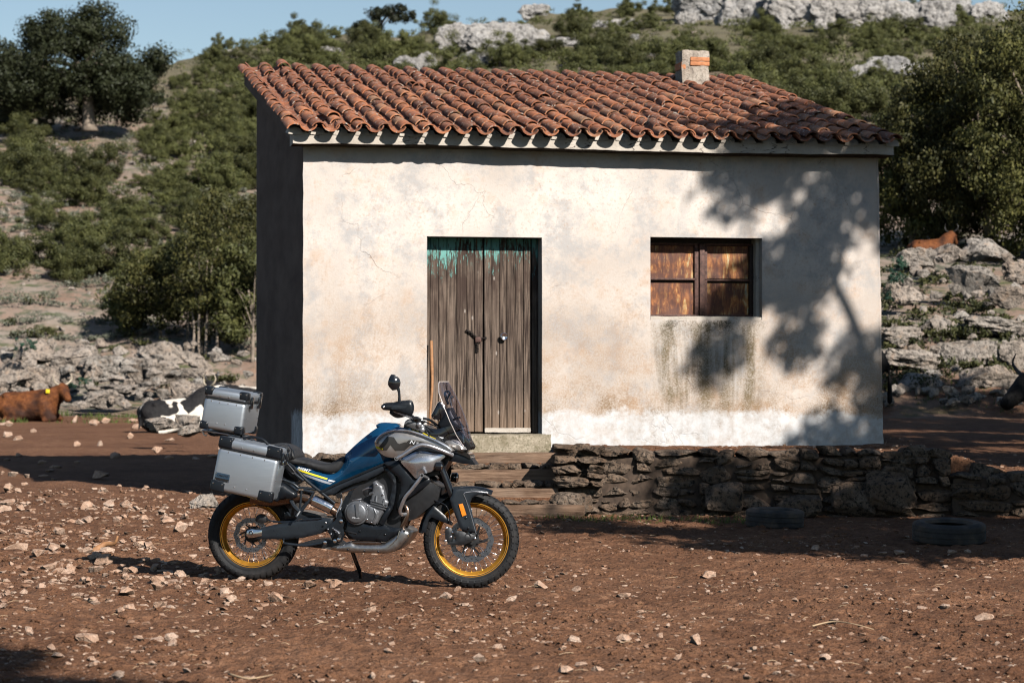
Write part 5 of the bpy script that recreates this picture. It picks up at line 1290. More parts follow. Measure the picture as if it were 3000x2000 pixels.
# ---- aluminium cases
def lug_case(name, TL, TR, BL, l, depth, lidf, label, far=False):
    """traced near face; local axes e1 forward, e2 up, depth away from the viewer"""
    a = Vector(BF.p(*TL, l)); b = Vector(BF.p(*TR, l)); c = Vector(BF.p(*BL, l))
    e1 = (b - a).normalized(); W = (b - a).length; H = (c - a).length
    e2 = (a - c); e2 = (e2 - e1 * e2.dot(e1)).normalized(); e3 = e1.cross(e2)      # e3 towards the near side
    mt = Matrix(((e1.x, e3.x, e2.x, c.x), (e1.y, e3.y, e2.y, c.y), (e1.z, e3.z, e2.z, c.z), (0, 0, 0, 1)))
    cs = empty(name, (0, 0, 0)); cs.parent = bike; tag(cs, label)
    if e3.y > 0: sg = -1
    else: sg = 1
    def yy(t): return sg * t
    def B_(nm, c_, d_, mat, bev, seg=3): return box(nm, (c_[0], yy(c_[1]), c_[2]), d_, MAT[mat], cs, mt, bev, seg)
    hb = H * (1 - lidf)
    B_('case_body', (W / 2, -depth / 2, hb / 2), (W, depth, hb - .004), 'alu', .026, 4)
    B_('case_lid', (W / 2, -depth / 2, hb + H * lidf / 2), (W + .006, depth + .006, H * lidf), 'alu', .026, 4)
    B_('lid_seal', (W / 2, -depth / 2, hb), (W - .004, depth - .004, .012), 'gloss', .004, 1)
    for ix in (0, 1):
        for iy in (0, 1):
            for iz in (0, 1):
                gw, gh, gd = W * (.24 if depth < .3 else .22), H * .21, min(depth * .26, .08)
                cx_ = gw / 2 - .006 if ix == 0 else W - gw / 2 + .006
                cy_ = -gd / 2 + .005 if iy == 0 else -depth + gd / 2 - .005
                cz_ = gh / 2 - .006 if iz == 0 else H - gh / 2 + .006
                B_('corner_guard', (cx_, cy_, cz_), (gw, gd, gh), 'plastic', .013, 3)
                if iy == 0:
                    for k in (-.30, .30):
                        box('rivet', (cx_ + gw * k, yy(.0065), cz_ + gh * .22), (.009, .005, .009), MAT['chrome'], cs, mt, .002, 1)
    for ix in (.18, .38, .58, .78):
        box('rivet', (W * ix, yy(.001), hb - .022), (.008, .006, .008), MAT['chrome'], cs, mt, .002, 1)
        if .3 < ix < .7:
            box('rivet', (W * ix, yy(.001), .05), (.008, .006, .008), MAT['chrome'], cs, mt, .002, 1); box('rivet', (W * ix, yy(.005), hb + H * lidf * .35), (.008, .006, .008), MAT['chrome'], cs, mt, .002, 1)
    for k in (.24, .76):
        B_('latch', (W + .012, -depth * k, hb + .004), (.022, .042, .085), 'gloss', .008, 2)
    for k in (.15, .5, .85):
        for q in (.12, .88): box('rivet', (W + .001, yy(-depth * q), hb * k), (.006, .008, .008), MAT['chrome'], cs, mt, .002, 1)
    return cs, mt, sg, W, H
tc, tmt, tsg, tW, tH = lug_case('top_case', (112, 184), (386, 230), (78, 452), .205, .41, .24, 'square aluminium top case with black corners')
pc, pmt, psg, pW, pH = lug_case('pannier', (206, 508), (602, 592), (146, 858), .44, .235, .20, 'aluminium pannier on the near side, with name plate')
fc, *_ = lug_case('pannier', (206, 508), (602, 592), (146, 858), -.205, .235, .20, 'aluminium pannier on the far side')
# name plate
def on_case(mt, sg, W, H, x, z, w_, h_, th, mat, nm, cs): return box(nm, (x, sg * (th / 2 + .0006), z), (w_, th, h_), MAT[mat], cs, mt, .001, 1)
def case_xy(zx, zy, mt):
    p = mt.inverted() @ BF.p(zx, zy, .44); return p.x, p.z
ax_, az_ = case_xy(178, 790, pmt); bx_, bz2 = case_xy(277, 774, pmt)
pxm, pzm = case_xy(227, 779, pmt)
on_case(pmt, psg, pW, pH, pxm, pzm, .100, .055, .002, 'plate', 'name_plate', pc)
on_case(pmt, psg, pW, pH, pxm, pzm - .016, .098, .019, .0028, 'gloss', 'name_plate_foot', pc)
def text_case(s, x, z, wd, hg, mat, y):
    cu = bpy.data.curves.new('t', 'FONT'); cu.body = s; cu.size = 1; cu.resolution_u = 2; cu.offset = .015
    to = bpy.data.objects.new('lettering_source', cu); col.objects.link(to); bpy.context.view_layer.update()
    me = bpy.data.meshes.new_from_object(to.evaluated_get(bpy.context.evaluated_depsgraph_get())); bpy.data.objects.remove(to); bpy.data.curves.remove(cu)
    co = np.array([v.co for v in me.vertices]); w0, w1, h0, h1 = co[:, 0].min(), co[:, 0].max(), co[:, 1].min(), co[:, 1].max()
    for v in me.vertices: v.co = pmt @ Vector((x - wd / 2 + (v.co.x - w0) / (w1 - w0) * wd, psg * y, z - hg / 2 + (v.co.y - h0) / (h1 - h0) * hg))
    link('lettering', me, pc, MAT[mat])
text_case('CFMOTO', pxm + .002, pzm + .010, .076, .013, 'gloss', .0042)
for k in (-.044, .044):
    for q in (-.021, .021): box('rivet', (pxm + k, psg * .004, pzm + q), (.006, .004, .006), MAT['chrome'], pc, pmt, .001, 1)
# lid handle and rack under the top case
tubes('handle', [(smooth_path([pmt @ Vector((pW * .30, -psg * .12, pH + .004)), pmt @ Vector((pW * .40, -psg * .12, pH + .028)), pmt @ Vector((pW * .60, -psg * .12, pH + .030)), pmt @ Vector((pW * .72, -psg * .12, pH + .004))], 4), .010)], MAT['plastic'], pc, 8)
bm = bmesh.new(); box_bm(bm, (tW * .45, -tsg * .205, -.020), (tW * .92, .26, .012), tmt, .004); box_bm(bm, (tW * .30, -tsg * .205, -.034), (tW * .4, .2, .02), tmt, .004)
link('luggage_rack', mesh_bm('luggage_rack', bm, 35), bike, MAT['bar'])
btube('rack_stay', [([(130, 470, .12), (160, 500, .12), (260, 500, .12), (420, 530, .10), (560, 640, .1)], .009), ([(130, 470, -.12), (260, 500, -.12), (560, 640, -.1)], .009), ([(300, 500, .1), (380, 600, .12), (480, 690, .12)], .012), ([(560, 700, .2), (500, 760, .205), (420, 800, .205)], .009), ([(600, 760, .18), (580, 800, .2), (480, 840, .205)], .009)], 'plastic2', bike, BF, 8)
btube('reflector_tab', [([(95, 470, .1), (108, 500, .1), (124, 502, .1)], .006)], 'bar', bike, BF, 6)
# ------------------------------------------------------------------ loose stones in the yard
def put(me, name, px, py, size_px, label, group=None, cat='stone', flat=None, yaw=None, sink=0.20):
    p = hit(px, py)
    if p is None: return None
    s = size_px * p.y / FPX / 2 
    o = bpy.data.objects.new(name, me); col.objects.link(o)
    f = flat if flat else rnd.uniform(.75, 1.1)
    o.scale = (s * rnd.uniform(.9, 1.15), s * rnd.uniform(.8, 1.1), s * f); o.rotation_euler = (rnd.uniform(-.25, .25), rnd.uniform(-.25, .25), rnd.uniform(0, 6.28) if yaw is None else yaw)
    o.location = (p.x, p.y, p.z + s * f * 0.62 * (1 - 2 * sink))
    tag(o, label, cat, group); return o
BIG = [(35, 1615, 120, 'large pale boulder at the left picture edge'), (610, 1490, 125, 'block of grey and orange stone behind the rear tyre'), (1398, 1712, 36, 'upright stone touching the front tyre'),
       (305, 1655, 75, 'broad flat-topped stone at the end of the bike shadow'), (175, 1570, 55, 'rounded stone beside the big pale boulder'), (425, 1530, 52, 'orange-tinted stone left of the rear wheel, standing alone'), (320, 1490, 50, 'grey slab leaning in the stony patch left of the panniers'),
       (365, 1487, 46, 'white flat stone beside the grey slab'), (255, 1530, 48, 'reddish stone below the grey slab'), (492, 1537, 44, 'brick-red stone nearest the rear tyre'), (1080, 1790, 58, 'pale stone in the open dirt below the engine'), (500, 1872, 66, 'pale wedge-shaped stone in the lower left dirt'),
       (255, 1880, 80, 'low cracked stone in the lower left dirt'), (545, 1965, 52, 'white pointed stone at the bottom edge'), (285, 1935, 34, 'small square stone above the bottom left shadow'), (405, 1875, 44, 'brown stone beside the wedge-shaped stone'), (1690, 1735, 38, 'upright block right of the front wheel'),
       (1585, 1720, 50, 'boxy stone just right of the front wheel'), (1500, 1770, 54, 'white-faced stone below the front wheel'), (1680, 1890, 60, 'twin-topped stone in the lower middle dirt'), (2635, 1625, 46, 'pale angular stone in front of the outer tyre'), (2390, 1620, 40, 'pale stone in the row before the wall shade'),
       (2790, 1625, 46, 'pale stone close to the outer old tyre'), (2445, 1845, 30, 'small white cube-like stone in the right dirt'), (60, 1495, 44, 'white-topped stone near the left edge'), (640, 1690, 50, 'grey stone right under the rear tyre'), (600, 1712, 38, 'small stone before the rear tyre')]
GREYB = lime_hull(777)
for i, (px, py, sz, lab) in enumerate(BIG): put(GREYB if i == 1 else STONES[i % 10], 'stone', px, py, sz, lab)
def yard_px():
    k = rnd.random()
    if k < .30: return rnd.gauss(330, 170), rnd.gauss(1690, 50)
    if k < .44: return rnd.uniform(0, 560), rnd.uniform(1400, 1640)
    if k < .54: return rnd.uniform(520, 1120), rnd.gauss(1725, 22)
    if k < .60: return rnd.gauss(2500, 260), rnd.gauss(1625, 14)
    return rnd.uniform(0, 3000), rnd.uniform(1660, 1990)
n_s = 0
while n_s < 270:
    px, py = yard_px()
    if not (0 < px < 3000 and 1390 < py < 1990): continue
    if py < 1660 and 700 < px < 2250: continue
    if 700 < px < 1480 and py < 1700: continue
    if px > 1480 and py < 1612: continue
    if px < 620 and py < 1720 and px > 20 : lab, g = 'loose angular stone in the stony patch left of the rear wheel', 'stones left of the motorcycle'
    elif px < 1480: lab, g = 'loose stone on the dirt in front of the motorcycle', 'stones in front of the motorcycle'
    else: lab, g = 'loose stone on the dirt to the right of the front wheel', 'stones right of the motorcycle'
    q_ = rnd.random()
    sz = 19 + 42 * rnd.random() ** 2.0
    ad = 'small' if sz < 24 else 'fist-sized' if sz < 36 else 'larger'; ki = rnd.randrange(10)
    if g.startswith('stones left'): wh = 'beside the pale boulder left of the rear wheel' if px < 180 else 'at the end of the bike shadow' if py > 1610 else 'in the stony patch behind the panniers'
    elif g.startswith('stones in'): wh = 'right in front of the tyres' if py < 1770 else 'in the lower left dirt' if px < 600 else 'in the open dirt below the motorcycle'
    else: wh = 'in the row along the wall shade' if py < 1660 else ('just right of the front wheel' if py < 1800 else 'in the lower middle dirt') if px < 2000 else 'in the right-hand dirt'
    lab = f'{ad} ' + ('flat ' if ki % 3 == 0 else 'chunky ' if ki % 3 == 1 else 'angular ') + f'loose stone {wh}'
    if put(STONES[ki], 'stone', px, py, sz, lab, g): n_s += 1
def gravel():
    base = []
    for k in range(6):
        bm = bmesh.new(); bmesh.ops.create_icosphere(bm, subdivisions=1, radius=1); co = np.array([v.co for v in bm.verts]); rs = np.random.RandomState(k)
        for _ in range(7):
            n = rs.randn(3); n /= np.linalg.norm(n); t = co @ n; co = co - np.outer(np.maximum(t - rs.uniform(.3, .75), 0), n)
        co = co * (1 + .25 * rs.randn(len(co), 1)); co[:, 2] *= .6; base.append((co, np.array([[v.index for v in f.verts] for f in bm.faces]))); bm.free()
    VV, FF_ = [], []; off = 0
    N = 24000
    y = 9.5 * (29 / 9.5) ** nrs.rand(N); x = (nrs.rand(N) * 2 - 1) * (y * .225 + .4)
    dens_ = fbm(x / 1.2, y / 1.2, 3.0, 3); left = sst(0.5, -2.5, x)
    keep = nrs.rand(N) < (0.35 + 0.9 * dens_ + .45 * left); x, y = x[keep], y[keep]
    z = terrain(x, y); s = (0.006 + 0.024 * nrs.rand(len(x)) ** 2.6) * (0.7 + y / 40) * (1 + .45 * sst(0.5, -2.5, x) * sst(13, 15, y))
    for i in range(len(x)):
        co, f = base[i % 6]; a = nrs.rand() * 6.28; c_, s_ = math.cos(a), math.sin(a); R_ = np.array([[c_, -s_, 0], [s_, c_, 0], [0, 0, 1]])
        VV.append((co * s[i] * (1, 0.8, .8)) @ R_.T + (x[i], y[i], z[i] + s[i] * .15)); FF_.append(f + off); off += len(co)
    o = link('gravel', mesh_quads('gravel', np.concatenate(VV), np.concatenate(FF_), False), None, MAT['gravel']); tag(o, 'small loose gravel strewn over the brown dirt yard', 'gravel', kind='stuff')
gravel()
def clods():
    N = 22000; y = 9.5 * (27 / 9.5) ** nrs.rand(N); x = (nrs.rand(N) * 2 - 1) * (y * .225 + .4); keep = fbm(x / .9, y / .9, 7.0, 3) + .3 * nrs.randn(N) > -.05; x, y = x[keep], y[keep]
    z = terrain(x, y); s = 0.007 + 0.026 * nrs.rand(len(x)) ** 2; V, F, off = [], [], 0
    bm = bmesh.new(); bmesh.ops.create_icosphere(bm, subdivisions=1, radius=1); b0 = np.array([v.co for v in bm.verts]); f0 = np.array([[v.index for v in f.verts] for f in bm.faces]); bm.free()
    for i in range(len(x)):
        co = b0 * (1 + .35 * (nrs.rand(len(b0), 1) - .5)) * s[i] * (1.2, 1, .55); V.append(co + (x[i], y[i], z[i])); F.append(f0 + off); off += len(b0)
    o = link('dirt_clods', mesh_quads('clods', np.concatenate(V), np.concatenate(F), False), None, MAT['soil']); tag(o, 'crumbled clods of trodden brown earth across the yard', 'dirt', kind='stuff')
clods()
def scree():
    N = 3600; y = 62 + 78 * nrs.rand(N) ** 1.3; x = -y * (.05 + .20 * nrs.rand(N)); keep = fbm(x / 2.5, y / 3.5, 6.0, 3) + .12 * nrs.randn(N) > .0; x, y = x[keep], y[keep]; z = terrain(x, y); s = .05 + .22 * nrs.rand(len(x)) ** 3; V, F, off = [], [], 0
    for i in range(len(x)):
        me = STONES[i % 12]; co = np.array([v.co for v in me.vertices]) if i < 12 else SC_[i % 12][0]
        if i < 12: SC_.append((co, np.array([p.vertices[:] for p in me.polygons if len(p.vertices) == 3])))
        a = nrs.rand() * 6.28; c_, s_ = math.cos(a), math.sin(a); V.append((co * s[i]) @ np.array([[c_, s_, 0], [-s_, c_, 0], [0, 0, 1]]) + (x[i], y[i], z[i] + s[i] * .2)); F.append(SC_[i % 12][1] + off); off += len(co)
    tag(link('scree_stones', mesh_quads('scree', np.concatenate(V), np.concatenate(F), False), None, MAT['lime']), 'grey stony scree between the shrubs of the left slope', 'scree', kind='stuff')
SC_ = []
scree()
# twigs and straw
MAT['straw'] = simple('dry_straw', (0.36, 0.25, 0.15), .8, 0, .3, 9)
def straw():
    N = 380; y = 9.5 * (24 / 9.5) ** nrs.rand(N); x = (nrs.rand(N) * 2 - 1) * (y * .22 + .4); V, F = [], []
    for i in range(N):
        a = nrs.rand() * 3.14; L = .012 + .035 * nrs.rand(); z = gz(x[i], y[i]) + .012; d = Vector((math.cos(a), math.sin(a), nrs.randn() * .1)) * L
        p = Vector((x[i], y[i], z)); v, f = tube_data([p - d, p + Vector((0, 0, .006)), p + d],   .0016, 3, False, len(V)); V += v; F += f
    tag(link('straw_litter', mesh_py('straw', V, F), None, MAT['straw']), 'dry straw and broken twigs scattered on the dirt', 'straw', kind='stuff')
straw()
def twig(pts, r0, label):
    P = [hit(a, b) for a, b in pts]; P = [p + Vector((0, 0, .015 + rnd.uniform(0, .02))) for p in P]; P = smooth_path(P, 4); n = len(P)
    tag(link('twig', mesh_py('twig', *tube_data(P, [r0 * (1 - .6 * i / n) for i in range(n)], 6), True), None, MAT['straw']), label, 'twig')
twig([(2380, 1848), (2440, 1842), (2500, 1848), (2560, 1844)], .005, 'long thin pale twig lying in the right-hand dirt')
twig([(670, 1985), (730, 1992), (800, 1990)], .006, 'forked dry twig at the bottom edge of the dirt')
p = hit(270, 1622)
tag(link('root_stub', mesh_py('root', *tube_data(smooth_path([p, p + Vector((.09, .05, .06)), p + Vector((.17, .02, .07)), p + Vector((.20, 0, .13))], 4), [.028, .028, .026, .024, .022, .022, .02, .018, .015, .014, .012, .010, .008], 8), True), None, MAT['stick']), 'gnarled root stub lying where the bike shadow ends', 'root')

# ------------------------------------------------------------------ limestone outcrops
LED = [lime_hull(300 + i) for i in range(9)]
LEDB = [rock_mesh('rock', 330 + i, 5, 0.22, 0.55, 2.6, 15, 'lime', 0.5, strata=.04, cuts_=.70) for i in range(5)]
CRAG = [rock_mesh('rock', 360 + i, 5, 0.34, 0.30, 2.2, 8, 'crag', 0.8, cuts_=.85) for i in range(4)]
def rock(me, px, py, Y, wpx, hpx, label, group=None, depth=1.0, name='limestone_rock', yaw=None, ref=1.0):
    """rock whose visible foot is at the traced point, w x h as traced"""
    s = Y / FPX; p = at(px, py, Y); w_ = wpx * s / 2; h_ = hpx * s / 2
    o = bpy.data.objects.new(name, me); col.objects.link(o)
    o.location = (p.x, Y + w_ * .4 * depth, p.z + h_ * .75); o.scale = (w_ * 1.15, w_ * depth * .8, h_ * 1.15 / me['flat'] if 'flat' in me else h_ * 1.8)
    o.rotation_euler = (rnd.uniform(-.1, .1), rnd.uniform(-.12, .12), rnd.uniform(-.5, .5) if yaw is None else yaw); tag(o, label, 'rock', group); return o
# left ledge (foot y ~1150, top ~1000)
for i, (px, py, Y, w_, h_, lab) in enumerate([(470, 1075, 67, 210, 85, 'long overhanging grey ledge rock left of the farmhouse'), (400, 1130, 65, 250, 110, 'broad grey limestone face under the overhanging ledge'), (300, 1125, 64.5, 150, 120, 'upright limestone block in the middle of the left ledge'), (215, 1085, 65, 170, 90, 'weathered limestone hump above the brown cow'), (100, 1080, 65, 150, 100, 'blocky limestone at the left of the ledge'),
        (110, 1150, 62.5, 130, 110, 'slanting pale rock behind the brown cow'), (25, 1140, 62, 140, 120, 'large sloping rock at the left picture edge'), (300, 1195, 61, 150, 60, 'low rock right of the brown cow'), (180, 1130, 64, 90, 90, 'dark-streaked rock above the cow ears'), (540, 1165, 61.5, 170, 60, 'flat rock below the thicket by the farmhouse'),
        (590, 1085, 66.5, 90, 40, 'pinkish flat rock under the thin trunks'), (560, 1110, 65, 90, 45, 'pale slab right of the ledge'), (15, 1060, 66, 60, 50, 'small grey rock at the left edge of the ledge'), (690, 1070, 66, 40, 26, 'small orange stone in the grass by the house'), (640, 1060, 67, 70, 30, 'orange-tinted flat stone in the grass'), (720, 1105, 64, 44, 26, 'orange stone close to the farmhouse corner'), (330, 1165, 62, 170, 55, 'tilted low rock in front of the ledge')]):
    rock((LED + LEDB)[(i * 5) % 14], px, py, Y, w_, h_, lab, 'left ledge rocks')
for k in range(90):
    px = rnd.uniform(0, 720); py = rnd.uniform(1010, 1200); Y = 66.5 - (py - 1000) / 200 * 6; rock(rnd.choice(LED), px, py, Y, rnd.uniform(22, 70), rnd.uniform(14, 42), ('small' if k % 2 else 'flat') + ' limestone piece ' + ('right of the brown cow' if px < 330 else 'under the long overhang' if px < 540 else 'in the grass before the thicket') + (', high on the ledge' if py < 1080 else ', near the foot of the ledge'), 'small rocks of the left ledge')
# shaded rocks behind the top case
for (px, py, Y, w_, h_, lab) in ((470, 1262, 41, 120, 50, 'dark shaded rock behind the top case'), (560, 1275, 40, 110, 44, 'low shaded rock right behind the panniers'), (540, 1245, 43, 120, 40, 'shaded rock at the black and white cow')):
    rock(rnd.choice(LED), px, py, Y, w_, h_, lab)
for k in range(40):
    px = rnd.uniform(0, 700); py = rnd.uniform(1225, 1400); p = hit(px, py)
    if p: rock(rnd.choice(STONES), px, py, p.y, rnd.uniform(12, 40), rnd.uniform(8, 24), 'loose rock on the dirt between the cows and the motorcycle', 'loose rocks behind the motorcycle')
# right ledges
for i, (px, py, Y, w_, h_, lab) in enumerate([(2700, 1180, 42.5, 260, 120, 'lowest banded ledge right of the farmhouse'), (2900, 1170, 42.5, 240, 110, 'lowest banded ledge behind the horned black cow'), (2660, 1085, 43.5, 220, 90, 'second ledge close to the farmhouse corner'), (2830, 1080, 43.5, 270, 110, 'long flat second ledge, grey and pitted'), (2990, 1090, 43.5, 140, 120, 'second ledge at the right picture edge'),
        (2640, 1000, 45, 150, 60, 'orange-stained slab in the middle of the right ledges'), (2760, 990, 45.5, 200, 80, 'pitted grey rock in the middle of the right ledges'), (2920, 990, 45.5, 240, 90, 'wide pale rock in the middle right ledges'), (2660, 890, 47.5, 130, 60, 'low rock under the green bush by the house'), (2830, 860, 48.5, 190, 110, 'dark-holed rock on the upper right ledge'),
        (2690, 790, 51, 120, 90, 'pale upright rock below the reddish cow'), (2780, 770, 52, 110, 70, 'rounded rock beside the reddish cow'), (2890, 775, 52, 170, 90, 'massive upper right ledge under the juniper'), (2985, 830, 50, 120, 90, 'shaded upper rock at the right picture edge'), (2610, 860, 49, 70, 50, 'small rock peeping out behind the house corner'), (2960, 900, 47, 140, 70, 'broken rock above the right-hand ledge')]):
    rock((LED + LEDB)[(i * 5 + 2) % 14], px, py, Y, w_, h_, lab, 'right ledge rocks', depth=.7)
for k in range(130):
    px = rnd.uniform(2585, 3000); py = rnd.uniform(760, 1195); Y = float(np.interp(py, [740, 880, 1000, 1100, 1195], [52.5, 48, 45, 43.2, 41.2])); rock(rnd.choice(LED), px, py, Y, rnd.uniform(20, 62), rnd.uniform(12, 40), ('small' if k % 2 else 'pitted') + ' broken rock ' + ('close to the farmhouse corner' if px < 2720 else 'in the middle of the right ledges' if px < 2860 else 'above the horned black cow') + (', high on the ledges' if py < 900 else ', halfway up' if py < 1040 else ', near the foot'), 'small rocks of the right ledges')
# crags on the hill
for i, (px, py, w_, h_, lab) in enumerate([(1450, 165, 190, 100, 'tall middle part of the pale crag above the roof'), (1340, 150, 130, 80, 'left shoulder of the pale crag above the roof'), (1540, 150, 130, 75, 'right flank of the pale crag above the roof'), (1410, 200, 130, 60, 'lower spur of the pale crag above the roof'), (1565, 52, 90, 40, 'small pale outcrop on the skyline'), (1640, 140, 110, 30, 'low rock band right of the crag'), (2070, 60, 180, 120, 'left tower of the summit cliff'), (2200, 75, 190, 130, 'grooved left part of the summit cliff'), (2340, 80, 200, 130, 'middle of the summit cliff'), (2470, 90, 200, 120, 'right middle part of the summit cliff'), (2590, 85, 170, 100, 'right end of the summit cliff'), (2740, 85, 150, 90, 'separate crag right of the summit cliff'), (2790, 45, 110, 60, 'skyline crag above the juniper'), (2900, 65, 120, 60, 'last skyline crag at the right'),
        (2010, 75, 60, 40, 'single round boulder below the summit cliff'), (2525, 255, 75, 70, 'pale boulder on the slope right of the chimney'), (2600, 235, 130, 70, 'broken pale rocks beside the slope boulder'), (2690, 225, 70, 40, 'bluish rock near the top of the juniper'), (940, 170, 110, 34, 'rock band left of the roof peak'), (660, 175, 60, 30, 'pale rock on the left skyline'), (1830, 85, 90, 30, 'low pale rocks below the ridge'), (1250, 215, 60, 60, 'small spire left of the crag'), (1190, 205, 80, 40, 'low rock behind the first roof tiles'), (40, 470, 90, 30, 'pale rocks below the big oak'), (1690, 205, 90, 28, 'pale rock just above the roof tiles'), (2480, 320, 60, 40, 'rock above the roof end'), (1750, 85, 70, 24, 'small pale rocks under the ridge bushes'), (860, 165, 80, 26, 'little rock band above the roof corner')]):
    p = hit(px, py); Y = p.y if p else 240
    rock(CRAG[i % 4], px, py, Y, w_, h_, lab, 'pale crags on the hill', depth=.8, name='limestone_crag')
for k in range(60):
    if k < 34: px, py = rnd.uniform(0, 740), rnd.uniform(560, 1000)
    else: px, py = rnd.uniform(700, 2700), rnd.uniform(90, 330)
    p = hit(px, py)
    if p and p.y < 260: rock(rnd.choice(LED + CRAG), px, py, p.y, rnd.uniform(14, 46), rnd.uniform(8, 24), 'small pale rock showing between the shrubs of the slope', 'small rocks on the slope')

# ------------------------------------------------------------------ foliage
def leaf_mat(name, a, b, c):
    s = NT(name); s.t.nodes.remove(s.bsdf); P = s.geo(); r = s.rand(); n = s.noise(P, 2.2, 4); n2 = s.noise(P, 14, 2)
    cc = s.mix(s.mr(n, .35, .65), a, b); cc = s.mix(s.mr(n2, .5, .75), cc, c); cc = s.mix(s.math('MULTIPLY', r, .5), cc, s.mix(.5, a, b))
    hs = s.n('ShaderNodeHueSaturation'); s.l(cc, hs.inputs['Color']); s.l(s.mr(r, 0, 1, .55, 1.3), hs.inputs['Value']); cc = hs.outputs[0]
    d = s.n('ShaderNodeBsdfPrincipled'); s.l(cc, d.inputs['Base Color']); d.inputs['Roughness'].default_value = .6; d.inputs['Specular IOR Level'].default_value = .25
    t = s.n('ShaderNodeBsdfTranslucent'); s.l(cc, t.inputs[0]); mx = s.n('ShaderNodeMixShader'); mx.inputs[0].default_value = .12
    s.l(d.outputs[0], mx.inputs[1]); s.l(t.outputs[0], mx.inputs[2]); s.l(mx.outputs[0], s.out.inputs[0]); return s.m
MAT['shrub'] = leaf_mat('shrub_leaves', (0.034, 0.043, 0.014), (0.100, 0.102, 0.030), (0.20, 0.185, 0.070))
MAT['oak'] = leaf_mat('oak_leaves', (0.014, 0.019, 0.008), (0.028, 0.032, 0.013), (0.060, 0.062, 0.027))
MAT['juniper'] = leaf_mat('juniper_sprays', (0.034, 0.040, 0.012), (0.098, 0.094, 0.024), (0.23, 0.195, 0.062))
MAT['grey'] = leaf_mat('grey_scrub', (0.115, 0.125, 0.085), (0.175, 0.175, 0.130), (0.24, 0.22, 0.17))
MAT['greenbush'] = leaf_mat('blue_green_bush', (0.02, 0.055, 0.035), (0.035, 0.085, 0.05), (0.07, 0.14, 0.09))
MAT['grass'] = leaf_mat('short_grass', (0.05, 0.075, 0.015), (0.085, 0.11, 0.022), (0.16, 0.15, 0.05))
def leaf_quads(C, rad, per, size, up=0.0, seed=0, flat=1.0, aspect=.55):
    """C (n,3) clump centres, rad (n) radii: per quads in every clump"""
    rs = np.random.RandomState(seed); n = len(C); m = n * per
    d = rs.randn(m, 3); d /= np.linalg.norm(d, axis=1, keepdims=True); rr = rs.rand(m) ** .45
    c = np.repeat(C, per, 0) + d * (rr * np.repeat(rad, per))[:, None] * (1, 1, flat)
    nrm = d + rs.randn(m, 3) * .35; a = np.cross(nrm, rs.randn(m, 3)); a[:, 2] += up * np.abs(rs.randn(m)); a /= np.linalg.norm(a, axis=1, keepdims=True)
    b = np.cross(nrm, a); b /= np.maximum(np.linalg.norm(b, axis=1, keepdims=True), 1e-6)
    s = size * (.6 + .8 * rs.rand(m)); a *= s[:, None]; b *= (s * aspect)[:, None]
    V = np.stack([c - a, c + b * .9, c + a, c - b * .9], 1).reshape(-1, 3); Q = np.arange(m * 4).reshape(m, 4); return V, Q
def crown_pts(n, rs, rx, ry, rz, shell=.55, low=-.35):
    out = []
    while len(out) < n:
        p = rs.uniform(-1, 1, 3); L = np.linalg.norm(p)
        if L > 1 or L < shell * rs.rand() ** .5 or p[2] < low: continue
        out.append(p * (rx, ry, rz))
    return np.array(out)
def shrub_mesh(seed, mat='shrub', n=34, per=90, size=.036, squash=.75, up=.3):
    rs = np.random.RandomState(seed); C = crown_pts(n, rs, .82, .82, .82 * squash, .5, -.25); C[:, 2] += .28 + .08 * rs.randn(n); C *= 1 + .14 * rs.randn(n, 1)
    rad = .15 + .13 * rs.rand(n); V, Q = leaf_quads(C, rad, per, size, up, seed, .8)
    me = mesh_quads('shrub', V, Q); me.materials.append(MAT[mat]); return me
SHR = [shrub_mesh(40 + i, 'shrub', 26 + 3 * i, 330, .026, .6 + .06 * i) for i in range(8)]
SHRG = [shrub_mesh(60 + i, 'grey', 16, 40, .05, .6, .8) for i in range(3)]
def shrub_at(px, py, wpx, label, group, me=None, hf=1.0, name='shrub'):
    p = hit(px, py)
    if p is None: return None
    s = wpx * p.y / FPX / 2
    o = bpy.data.objects.new(name, me or rnd.choice(SHR)); col.objects.link(o); o.location = (p.x, p.y, p.z - .05 * s); o.scale = (s, s, s * hf); o.rotation_euler = (0, 0, rnd.uniform(0, 6.28)); tag(o, label, 'shrub', group); return o
